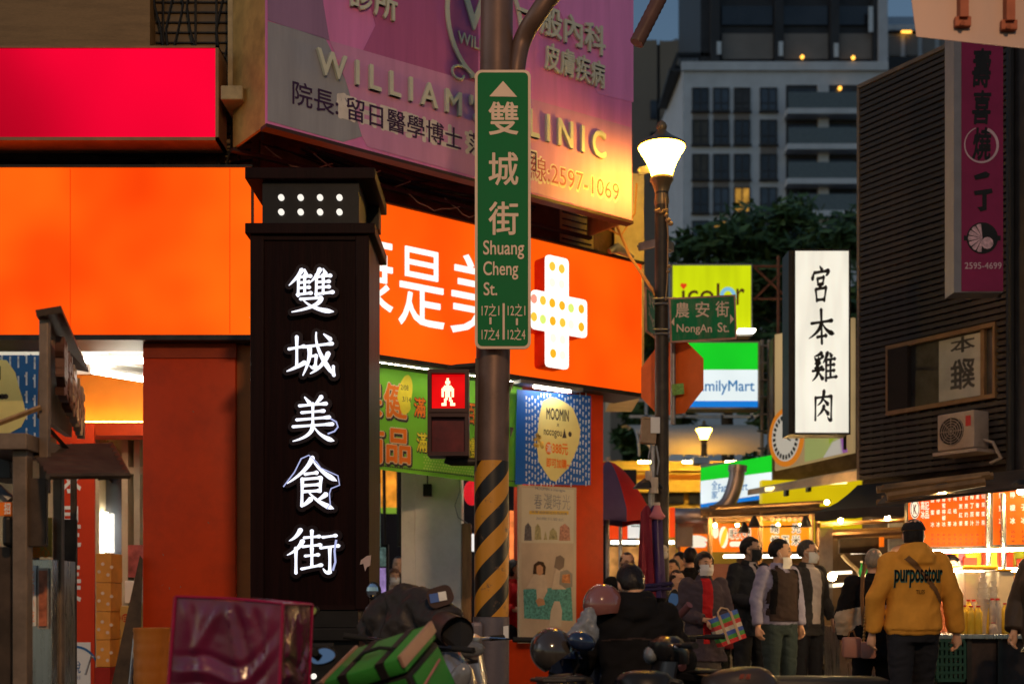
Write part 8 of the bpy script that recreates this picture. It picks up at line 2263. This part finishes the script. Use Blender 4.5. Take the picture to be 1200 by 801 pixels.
# ------------------------------------------------------------ scooters
M_tyre = M_rubber
M_rim = pm('wheel_rim', (.25, .25, .25), .4, metal=.8)
M_seat = pm('vinyl_seat', (.014, .013, .013), .45, bump=.1, bs=150)
M_head = pm('headlight_glass', (.16, .17, .18), .1, spec=.5, var=.3, vs=12)
M_tail = pm('tail_lens', (.35, .01, .01), .15, spec=.8)
M_mir = pm('mirror_glass', (.6, .62, .66), .05, metal=1.0, var=0)
def scooter(label, x, y, heading, paint, mirrors=(), rack=True, steer=0, lean=0):
    """forward is the local +y; heading turns it anticlockwise"""
    o = thing('scooter', label, 'scooter', (x, y, 0), R(heading), 'parked scooters')
    T = wm(o) @ Matrix.Rotation(R(lean), 4, 'Y') @ Matrix.Diagonal((1, 1, .9, 1))
    def B_(nm, mat, fn, par=None, sm=45):
        q = MB(T); fn(q); return q.build(nm, mat, par or o, smooth=sm)
    for yy in (-.62, .64):
        def tyre(q): q.add(*torus((0, yy, .235), .185, .052))
        w_ = B_('wheel', M_tyre, tyre)
        def rimf(q):
            q.tube([(-.035, yy, .235), (.035, yy, .235)], .14, 24); q.tube([(-.06, yy, .235), (.06, yy, .235)], .03, 12)
        B_('rim', M_rim, rimf, w_)
    def rear(q):
        q.loft([(.28, .10, .30, 0, -.42), (.42, .15, .42, 0, -.42), (.58, .17, .45, 0, -.44), (.68, .16, .44, 0, -.44), (.72, .13, .40, 0, -.42)], 22)
        q.box((-.16, .16), (-.06, .40), (.24, .31), bev=.03)
    B_('body', paint, rear)
    def shield(q):
        V = []; n_ = 9; rows_ = 7
        for j in range(rows_):
            u = j / (rows_ - 1); z = .28 + .62 * u; yb = .40 - .10 * u
            for i in range(n_):
                a = R(-80 + 160 * i / (n_ - 1)); w_ = .21 * (1 - .25 * u); V.append((w_ * math.sin(a), yb + .16 * math.cos(a) * (1 - .2 * u), z))
            for i in range(n_):
                a = R(80 - 160 * i / (n_ - 1)); w_ = .19 * (1 - .25 * u); V.append((w_ * math.sin(a), yb + .05 * math.cos(a), z))
        m_ = 2 * n_
        q.add(V, [(j * m_ + i, j * m_ + (i + 1) % m_, (j + 1) * m_ + (i + 1) % m_, (j + 1) * m_ + i) for j in range(rows_ - 1) for i in range(m_)] + [tuple(range(m_)), tuple(reversed(range((rows_ - 1) * m_, rows_ * m_)))])
    B_('front_shield', paint, shield)
    def fend(q): q.loft([(.40, .06, .20, 0, .66), (.46, .075, .22, 0, .64), (.50, .05, .15, 0, .62)], 14)
    B_('fender', paint, fend)
    B_('fork', M_dmetal, lambda q: (q.tube([(-.07, .64, .235), (-.07, .50, .5)], .018, 8), q.tube([(.07, .64, .235), (.07, .50, .5)], .018, 8)))
    def seat(q): q.loft([(.72, .12, .36, 0, -.34), (.755, .15, .42, 0, -.36), (.79, .14, .41, 0, -.38), (.81, .09, .34, 0, -.40)], 22)
    B_('seat', M_seat, seat)
    def bars(q):
        q.loft([(.88, .09, .09, 0, .33), (.95, .13, .11, 0, .35), (1.01, .12, .09, 0, .36), (1.04, .07, .05, 0, .35)], 16)
        q.tube([(-.33, .26, 1.0), (-.12, .33, .99), (.12, .33, .99), (.33, .26, 1.0)], .013, 8)
    B_('handlebar', paint, bars)
    for s in (-1, 1):
        B_('grip', M_rubber, lambda q: q.tube([(s * .24, .29, .996), (s * .36, .25, 1.0)], .019, 10))
        B_('brake_lever', M_chrome, lambda q: q.tube([(s * .20, .34, 1.0), (s * .28, .37, .995), (s * .35, .34, .99)], .007, 6))
        if s in mirrors:
            mm_ = B_('mirror', M_rubber, lambda q: (q.tube(smooth_path([(s * .2, .32, 1.0), (s * .24, .32, 1.08), (s * .30, .31, 1.16)]), .007, 6), q.ell((s * .325, .315, 1.205), (.062, .018, .045), 16, 8)))
            B_('mirror_glass', M_mir, lambda q: q.disc(s * .325, 1.205, .054, .292, .2965, 18, rz=.039), mm_)
    B_('headlight', M_head, lambda q: q.ell((0, .44, .93), (.10, .04, .055), 16, 8))
    B_('tail_light', M_tail, lambda q: q.ell((0, -.87, .60), (.10, .035, .045), 14, 8))
    B_('number_plate', M_white, lambda q: q.box((-.11, .11), (-.90, -.893), (.40, .52)))
    if rack:
        B_('rear_rack', M_dmetal, lambda q: (q.tube([(-.11, -.45, .80), (-.12, -.8, .82), (-.05, -.9, .82), (.05, -.9, .82), (.12, -.8, .82), (.11, -.45, .80)], .012, 6), q.tube([(-.12, -.68, .82), (.12, -.68, .82)], .009, 6)))
    return o, T
def torus(c0, Rr, r, n=28, m=10):
    V = []
    for i in range(n):
        a = 2 * math.pi * i / n
        for j in range(m):
            b = 2 * math.pi * j / m; V.append((c0[0] + r * math.sin(b), c0[1] + (Rr + r * math.cos(b)) * math.cos(a), c0[2] + (Rr + r * math.cos(b)) * math.sin(a)))
    return V, [(i * m + j, i * m + (j + 1) % m, ((i + 1) % n) * m + (j + 1) % m, ((i + 1) % n) * m + j) for i in range(n) for j in range(m)]
P_black = pm('scooter_black', (.009, .008, .009), .35, coat=.25, var=.1)
P_silver = pm('scooter_silver', (.30, .31, .33), .3, metal=.6, coat=.5, var=.1)
P_blue = pm('scooter_navy', (.015, .025, .06), .2, coat=.8, var=.1)
P_brown = pm('scooter_brown', (.03, .018, .013), .3, coat=.4, var=.1)

# pink covered delivery box and its scooter
scooter('scooter under the pink plastic covered delivery box', X(272, 4.95), 5.42, 12, P_black)
d_ = 4.7
pbx = thing('delivery_box', 'delivery box wrapped in wrinkled dark pink transparent plastic', 'box', (X(268, d_), d_ + .22, .825))
PT = Matrix.Translation((X(266.5, d_), d_ + .22, .70)) @ Matrix.Rotation(R(3.5), 4, 'Y') @ Matrix.Rotation(R(-7), 4, 'Z')
hw, hd2, hh = .218, .20, .415
bm = bmesh.new(); bmesh.ops.create_cube(bm, size=1); bmesh.ops.subdivide_edges(bm, edges=bm.edges, cuts=34, use_grid_fill=True)
for v in bm.verts:
    p = Vector((v.co.x * 2 * hw, v.co.y * 2 * hd2, (v.co.z + .5) * hh)); n_ = Vector((0, 0, 0))
    if abs(v.co.y) > .499: n_ = Vector((0, math.copysign(1, v.co.y), 0))
    elif abs(v.co.x) > .499: n_ = Vector((math.copysign(1, v.co.x), 0, 0))
    else: n_ = Vector((0, 0, 1))
    edge_ = min(.5 - abs(v.co.x) if abs(n_.x) < .5 else 1, .5 - abs(v.co.y) if abs(n_.y) < .5 else 1, .5 - abs(v.co.z) if abs(n_.z) < .5 else 1)
    fall = min(1, edge_ * 6)
    u_ = p.y if abs(n_.x) > .5 else p.x; dn = 1 - p.z / hh
    f = .6 * noise.noise(p * 7) + .12 * noise.noise(p * 30)
    swag = 0
    if n_.z < .5:
        for (xt, xb_, wf, am, l0) in ((-.02, -.13, .016, .9, .55), (-.005, .075, .014, 1.1, .8), (.03, .11, .02, -.9, .9), (.085, .135, .012, .9, .6), (.10, .16, .022, -.8, .8), (-.08, -.16, .013, .5, .7), (-.15, -.12, .018, -.7, .9), (.17, .165, .011, .6, .7), (-.19, -.06, .02, .6, .95)):
            xx = xt + (xb_ - xt) * min(1, dn / l0) ; fade_ = max(0, min(1, dn * 9)) * max(0, 1 - (dn / (l0 * 1.15)) ** 4)
            swag += am * math.exp(-((u_ - xx) / (wf * (.6 + 1.2 * dn))) ** 2) * fade_
        for (z_, am) in ((.10, .8), (.16, -.6), (.05, -.7)):
            swag += am * math.exp(-((p.z - z_ - .35 * (u_ + .05) ** 2 * 6 + .03 * math.sin(u_ * 20)) / .014) ** 2)
    p += n_ * (.010 * f + .017 * swag) * fall
    if abs(n_.x) > .5 or abs(n_.y) > .5: p.x *= 1 + .10 * (1 - p.z / hh) * .5
    if n_.z > .5: p.z += .012 * math.cos(v.co.x * 3) * fall
    v.co = p
q = MB(PT); q.addbm(bm)
M_pl = bpy.data.materials.new('pink_plastic_wrap'); M_pl.use_nodes = True
b_ = M_pl.node_tree.nodes['Principled BSDF']; b_.inputs['Base Color'].default_value = (.34, .012, .085, 1); b_.inputs['Roughness'].default_value = .27; b_.inputs['Coat Weight'].default_value = .05; b_.inputs['Coat Roughness'].default_value = .08; b_.inputs['Specular IOR Level'].default_value = .8
N_, L_ = M_pl.node_tree.nodes, M_pl.node_tree.links
tc = N_.new('ShaderNodeTexCoord'); n1 = N_.new('ShaderNodeTexNoise'); n1.inputs['Scale'].default_value = 14; n1.inputs['Detail'].default_value = 5; L_.new(tc.outputs['Object'], n1.inputs['Vector']); bp = N_.new('ShaderNodeBump'); bp.inputs['Strength'].default_value = .12; bp.inputs['Distance'].default_value = .01; L_.new(n1.outputs['Fac'], bp.inputs['Height']); L_.new(bp.outputs[0], b_.inputs['Normal'])
n2 = N_.new('ShaderNodeTexNoise'); n2.inputs['Scale'].default_value = 5; L_.new(tc.outputs['Object'], n2.inputs['Vector']); rp3 = N_.new('ShaderNodeValToRGB'); rp3.color_ramp.elements[0].color = (.07, .003, .022, 1); rp3.color_ramp.elements[1].color = (.12, .004, .038, 1); rp3.color_ramp.elements[0].position = .35; rp3.color_ramp.elements[1].position = .7; L_.new(n2.outputs['Fac'], rp3.inputs[0]); L_.new(rp3.outputs[0], b_.inputs['Base Color'])
q.build('plastic_cover', M_pl, pbx, smooth=60)
M_pp = pm('pink_piping', (.24, .006, .05), .35)
q = MB(PT)
for sx in (-1, 1):
    for sy in (-1, 1): q.tube([(sx * hw * 1.05, sy * hd2 * 1.01, 0), (sx * hw * 1.012, sy * hd2 * 1.01, hh)], .007, 6)
    q.tube([(sx * hw * 1.01, -hd2, hh), (sx * hw * 1.01, hd2, hh)], .006, 6); q.tube([(-hw, sx * hd2, hh + .002), (0, sx * hd2, hh + .008), (hw, sx * hd2, hh + .002)], .006, 6)
q.build('piping', M_pp, pbx, smooth=60)

# green delivery bag and its scooter
scooter('scooter carrying the tilted green and black delivery bag', X(430, 5.7), 6.15, -10, P_black, lean=6)
gbx = thing('delivery_bag', 'green and black insulated delivery bag tilted on a scooter', 'bag', (X(452, 5.4), 5.5, .70))
d_ = 5.35
GT = Matrix.Translation((X(458, d_), d_ + .12, Z(806, d_))) @ Matrix.Rotation(R(-24), 4, 'Y') @ Matrix.Rotation(R(14), 4, 'X') @ Matrix.Rotation(R(-24), 4, 'Z')
M_gg = fabric('bag_green', (.028, .20, .028), rough=.55); M_gd = fabric('bag_black', (.012, .011, .011), rough=.6); M_gr = pm('reflective_tape', (.30, .17, .12), .4)
gw, gd, gh = .205, .19, .36
q = MB(GT); q.box((-gw, gw), (-gd, gd), (-gh / 2, gh / 2 - .085), bev=.02); q.build('bag_body', M_gd, gbx, smooth=40)
q = MB(GT); q.box((-gw - .008, gw + .008), (-gd - .008, gd + .008), (gh / 2 - .08, gh / 2), bev=.022); lid = q.build('bag_lid', M_gg, gbx, smooth=40)
q = MB(GT)
for sx in (-.10, .10):
    q.box((sx - .022, sx + .022), (-gd - .012, gd + .012), (gh / 2 - .075, gh / 2 + .004), bev=.003)
q.tube([(-.10, -.05, gh / 2 + .003), (-.03, -.05, gh / 2 + .03), (.05, -.05, gh / 2 + .03), (.12, -.05, gh / 2 + .003)], .009, 6); q.build('lid_strap', M_gd, lid)
q = MB(GT)
for sx in (-1, 1): q = MB(GT); q.box((sx * (gw + .004) - .009, sx * (gw + .004) + .009), (-gd - .012, gd + .012), (gh / 2 - .05, gh / 2 + .008), bev=.004); q.build('reflective_edge', M_gr, lid)
q = MB(GT)
q.box((-gw + .02, gw - .02), (-gd - .006, -gd - .001), (gh / 2 - .125, gh / 2 - .10)); q.box((gw + .001, gw + .006), (-gd + .03, gd - .03), (-.12, .07))
q.prism([(.02, .04), (.10, .05), (.16, -.15), (.06, -.17)], -gd - .006, -gd - .001); q.prism([(-.17, .05), (-.10, .05), (-.12, -.12), (-.18, -.10)], -gd - .006, -gd - .001)
q.build('green_panel', M_gg, gbx)
q = MB(GT); q.tube([(-.14, -gd - .02, -.12), (-.04, -gd - .05, -.03), (.06, -gd - .04, -.06), (gw + .02, -gd - .01, .0), (gw + .02, gd * .5, .03)], .006, 5); q.build('bungee_cord', pm('bungee', (.3, .12, .12), .6), gbx)
q = MB(GT); q.loft([(-.055, .05, .03, -.04, -gd - .04), (-.03, .06, .035, -.04, -gd - .04), (.0, .03, .02, -.02, -gd - .035)], 12); q.build('rag', pm('pale_rag', (.38, .42, .34), .8), gbx, smooth=60)

# scooter under the dark cape
sc3, T3 = scooter('silver scooter with a dark rain cape draped over its handlebars', X(505, 7.3), 7.35, 215, P_silver)
q = MB()
v0 = W(485, 735, 6.95)
q.loft([(Z(792, 6.9), .20, .30, X(500, 6.95), 7.15), (Z(750, 6.9), .27, .30, X(492, 6.95), 7.1), (Z(722, 6.9), .24, .25, X(490, 6.95), 7.08), (Z(702, 6.9), .14, .16, X(487, 6.95), 7.05)], 20)
q.tube([W(436, 745, 7.2), W(455, 722, 7.1), W(475, 706, 7.0), W(520, 716, 6.95)], [.09, .12, .10, .09], 12)
q.tube([W(470, 706, 7.0), W(500, 712, 6.9), W(525, 735, 6.75)], [.07, .11, .11], 12)
V, N, Fc = remesh(q, .016, 3); V = wrinkle(V, N, .022, 5.5, 4, 1.0); V = wrinkle(V, N, .008, 14, 2, 1.0)
q = MB(); q.add(V, Fc); tag(q.build('rain_cape', pm('cape_cloth', (.030, .025, .024), .5, var=.2, bump=.1, bs=30), smooth=70), 'dark crumpled rain cape over the silver scooter', 'cape')
mf = thing('hand_muff', 'dark brown hand muff on the handlebar end beside the striped pole', 'muff', tuple(W(533, 752, 6.6)))
q = MB(); a, b = W(515, 728, 6.75), W(536, 742, 6.45); q.tube([a, a.lerp(b, .6), b], [.07, .085, .095], 18, cap=False); q.tube([b, a.lerp(b, .55)], [.088, .06], 18, cap=False); q.build('muff_shell', pm('muff_leather', (.06, .035, .03), .45), mf, smooth=60)
q = MB(); q.add(*[(lambda t: (t[0], t[1]))(([W(536, 742, 6.47) + (Vector((math.cos(i * .449) * .09, .02 * math.sin(i), math.sin(i * .449) * .088))) for i in range(14)], [tuple(range(14))]))][0]); q.build('dark_lining', M_black, mf)
mr3 = thing('scooter_mirror', 'brown backed scooter mirror with a small blue sticker above the cape', 'mirror', tuple(W(515, 718, 6.8)))
q = MB(Matrix.Translation(W(516.5, 698.5, 6.7)) @ Matrix.Rotation(R(-18), 4, 'Y')); q.prism(rrect(-.075, .07, -.055, .058, .04), -.02, .02); q.build('mirror_shell', pm('mirror_brown', (.06, .035, .03), .35), mr3, smooth=30)
q = MB(Matrix.Translation(W(514, 699, 6.68)) @ Matrix.Rotation(R(-10), 4, 'Y')); q.box((-.05, .0), (-.004, -.001), (-.026, .024)); q.build('blue_sticker', pm('blue_sticker', (.08, .15, .42), .4), mr3)
q = MB(Matrix.Translation(W(514, 699, 6.68)) @ Matrix.Rotation(R(-10), 4, 'Y')); q.box((.0005, .045), (-.004, -.001), (-.024, .026)); q.disc(.023, .002, .015, -.007, -.0045, 12); q.build('pale_sticker', M_white, mr3)
q = MB(); q.tube([W(512, 708, 6.72), W(507, 722, 6.75), W(501, 733, 6.8)], .009, 6); q.build('stem', M_chrome, mr3)
mr4 = thing('scooter_mirror', 'small round mirror with an orange glint left above the cape', 'mirror', tuple(W(440, 700, 7.1)))
q = MB(); v = W(438, 692, 7.1); q.ell(v, (.045, .02, .055), 14, 8); q.tube([W(441, 694, 7.1), W(449, 702, 7.1), W(452, 712, 7.1)], [.022, .018, .01], 8); q.build('mirror_shell', M_rubber, mr4, smooth=60)
q = MB(); q.ell(v + Vector((-.006, -.014, 0)), (.036, .01, .046), 12, 6); q.build('mirror_glass', M_mir, mr4)
fr3 = thing('scooter', 'silver scooter front with a clear headlight by the pole sleeve', 'scooter', (X(540, 6.5), 6.5, 0), 0, None)
q = MB(); q.loft([(Z(900, 6.4), .10, .14, X(538, 6.4), 6.5), (Z(815, 6.4), .13, .16, X(535, 6.4), 6.45), (Z(785, 6.4), .10, .13, X(532, 6.4), 6.48), (Z(764, 6.4), .05, .08, X(527, 6.4), 6.5)], 20); q.build('cowl', P_silver, fr3, smooth=60)
q = MB(Matrix.Translation(W(539, 794, 6.27)) @ Matrix.Rotation(R(25), 4, 'Y')); q.ell((0, 0, 0), (.055, .035, .085), 16, 10); q.build('headlight', M_head, fr3, smooth=60)
q = MB()
for s in range(2): q.add(*torus((X(538, 6.6), 6.75, .235), .185, .052))
q.build('wheel', M_rubber, fr3, smooth=60)
q = MB(); q.tube([(X(538, 6.6), 6.75, .235), (X(536, 6.5), 6.6, .6)], .03, 8); q.tube([W(515, 768, 6.6), W(530, 776, 6.5), W(560, 772, 6.5)], .02, 8); q.build('fork', M_dmetal, fr3)
q = MB(); q.box((X(512, 6.7), X(527, 6.7)), (6.68, 6.75), (Z(776, 6.7), Z(764, 6.7)), bev=.01); q.build('turn_light', pm('amber_lens', (.5, .3, .03), .2), fr3)

def leaf_mirror(label, px, py, d, w, h, roll, stem, glass, tilt=-14):
    o = thing('scooter_mirror', label, 'mirror', tuple(W(px, py + 8, d)), 0, 'scooter mirrors showing at the bottom edge')
    def leaf(k): return [(w * k * math.cos(a) * (1 - .25 * math.sin(a)), h * k * math.sin(a)) for a in [i * .2618 for i in range(24)]]
    q = MB(Matrix.Translation(W(px, py, d)) @ Matrix.Rotation(R(roll), 4, 'Y')); q.prism(leaf(1), 0, .022); q.build('mirror_shell', M_rubber, o)
    q = MB(Matrix.Translation(W(px, py, d) - Vector((0, .012, 0))) @ Matrix.Rotation(R(roll), 4, 'Y') @ Matrix.Rotation(R(tilt), 4, 'X')); q.prism(leaf(.88), -.003, 0); q.build('mirror_glass', glass, o)
    q = MB(); q.tube(smooth_path([W(a, b, d + .03) for a, b in stem]), .0085, 8); q.build('stem', M_rubber, o); return o
leaf_mirror('leaf mirror with painted amber reflection on a dark stem right of the pink box', 359, 719, 5.5, .06, .033, -32, [(350, 727), (341, 742), (338, 762), (340, 790)], pm('mirror_amber_reflection', (.85, .5, .08), .06, metal=1.0, var=.1), -20)  # amber tint stands in for a yellow sign mirrored in the glass
mr5 = leaf_mirror('leaf shaped mirror reflecting blue dusk, left of the green delivery bag', 379, 768, 5.5, .062, .042, -15, [(368, 772), (356, 768), (346, 758)], M_mir, -22)
q = MB(); q.tube([W(344, 752, 5.6), W(370, 764, 5.45)], .018, 8); q.tube([W(345, 762, 5.55), W(366, 778, 5.4)], .008, 6); q.ell(W(345, 752, 5.6), (.035, .035, .045), 12, 8); q.build('handlebar_end', M_rubber, mr5)
leaf_mirror('upright oval mirror reflecting pale blue, right of the seated rider', 789, 701, 7.0, .032, .058, 12, [(791, 711), (796, 724), (800, 742)], M_mir, -26)
# helmets
def helmet(label, v, r, mat, rot, visor=None):
    o = thing('helmet', label, 'helmet', tuple(v - Vector((0, 0, r))))
    T = Matrix.Translation(v) @ rot
    bm = bmesh.new(); bmesh.ops.create_uvsphere(bm, u_segments=36, v_segments=22, radius=1)
    kill = [v_ for v_ in bm.verts if v_.co.z < -.62 or (v_.co.y < -.35 and v_.co.z < -.08 and abs(v_.co.x) < .9)]
    bmesh.ops.delete(bm, geom=kill, context='VERTS')
    for v_ in bm.verts: v_.co = Vector((v_.co.x * r * .92, v_.co.y * r * 1.08, v_.co.z * r))
    bmesh.ops.solidify(bm, geom=list(bm.faces), thickness=.012)
    q = MB(T); q.addbm(bm); q.build('shell', mat, o, smooth=60)
    q = MB(T)
    for s in (-1, 1): q.disc(s * r * .55, -r * .15, .02, -r * .94, -r * .80, 12)
    q.tube([(r * .9 * math.sin(a), -r * 1.06 * math.cos(a), -.1 * r) for a in [R(-70 + 14 * i) for i in range(11)]], .008, 6)
    q.tube([(-r * .8, -r * .1, -r * .6), (-r * .5, -r * .2, -r * 1.1), (0, -r * .25, -r * 1.3), (r * .5, -r * .2, -r * 1.1), (r * .8, -r * .1, -r * .6)], .008, 5)
    q.build('strap', M_black, o); return o
RX = lambda a, b, c_: Matrix.Rotation(R(c_), 4, 'Z') @ Matrix.Rotation(R(b), 4, 'Y') @ Matrix.Rotation(R(a), 4, 'X')
helmet('glossy dark grey helmet hung low on the scooter by the poster', W(648, 762, 6.3), .125, pm('helmet_grey', (.04, .034, .03), .18, coat=.8, var=.05), RX(-10, 35, 150))
helmet('rose coloured glossy helmet hung beside the rider\'s shoulder', W(707, 708, 6.75), .118, pm('helmet_rose', (.20, .08, .07), .2, coat=1.0, var=.05), RX(0, 10, 140))
scooter('dark blue scooter with a grey helmet hung on it, left of the rider', X(668, 6.75), 6.55, -8, P_blue)
scooter('black scooter the rider in the black hooded jacket is sitting on', X(750, 6.6), 6.75, -2, P_black, rack=False)
q = MB(); q.loft([(Z(760, 6.5), .05, .05, X(683, 6.5), 6.5), (Z(744, 6.5), .085, .06, X(683, 6.5), 6.5), (Z(728, 6.5), .05, .05, X(688, 6.5), 6.5), (Z(712, 6.5), .02, .02, X(690, 6.5), 6.5)], 16)
V, N, Fc = remesh(q, .01, 2); V = wrinkle(V, N, .012, 16, 1, 1.0); q = MB(); q.add(V, Fc)
tag(q.build('plastic_bag', pm('pale_plastic_bag', (.2, .22, .25), .3, var=.3, vs=14, alpha=.9), smooth=70), 'pale crumpled plastic bag tied between the two helmets', 'bag')
q = MB(Matrix.Translation(W(681, 751, 6.2)) @ Matrix.Rotation(R(15), 4, 'Y')); q.ell((0, 0, 0), (.075, .05, .05), 18, 10); tag(q.build('scooter_cowl', P_blue, smooth=60), 'small glossy navy scooter cowl right of the grey helmet', 'scooter part')
# seats at the bottom edge
sc6, T6 = scooter('brown scooter with a two part dark seat at the bottom, below the men', X(862, 6.2), 6.2, 88, P_black, rack=False)
q = MB(); 
V = []
q.loft([(Z(806, 6.1), .20, .13, X(866, 6.1), 6.1), (Z(794, 6.1), .19, .13, X(866, 6.1), 6.1), (Z(785, 6.1), .13, .11, X(872, 6.1), 6.1), (Z(781, 6.1), .06, .07, X(878, 6.1), 6.1)], 20)
bs2 = q.build('tail_hump', pm('hump_paint', (.035, .026, .022), .45, coat=.15), sc6, smooth=60)
q = MB(front(5.965).M); add_text(q, '豪邁', *front(5.965).rect(866, 789, 880, 795), y=0, bold=.01, shear=.2); q.build('script_mark', pm('script_red', (.25, .05, .03), .4), bs2)
sc8, T8 = scooter('black scooter whose mirror shows right of the rider', X(797, 7.3), 7.2, 10, P_black)
q = MB(); q.tube([W(790, 728, 7.0), W(808, 708, 6.9)], .022, 10); q.tube([W(790, 765, 6.6), W(800, 782, 6.5)], .024, 10); tag(q.build('handle_grip', pm('pink_grip', (.14, .06, .07), .5), smooth=60), 'pair of pinkish handlebar grips right of the rider', 'grip')
q = MB(); q.loft([(Z(812, 5.3), .10, .12, X(757, 5.3), 5.35), (Z(796, 5.3), .13, .10, X(757, 5.3), 5.35), (Z(789, 5.3), .10, .07, X(757, 5.3), 5.35), (Z(786, 5.3), .05, .04, X(757, 5.3), 5.35)], 18)
q.tube([W(779, 812, 5.3), W(786, 797, 5.3), W(797, 800, 5.3), W(802, 812, 5.3)], .016, 8)
q.loft([(.05, .10, .12, X(757, 5.3), 5.35), (Z(812, 5.3) - .002, .09, .11, X(757, 5.3), 5.35)], 18)
tag(q.build('tail_box', pm('tail_box_black', (.012, .012, .012), .35), smooth=60), 'black padded scooter backrest cut by the bottom edge behind the rider', 'backrest')
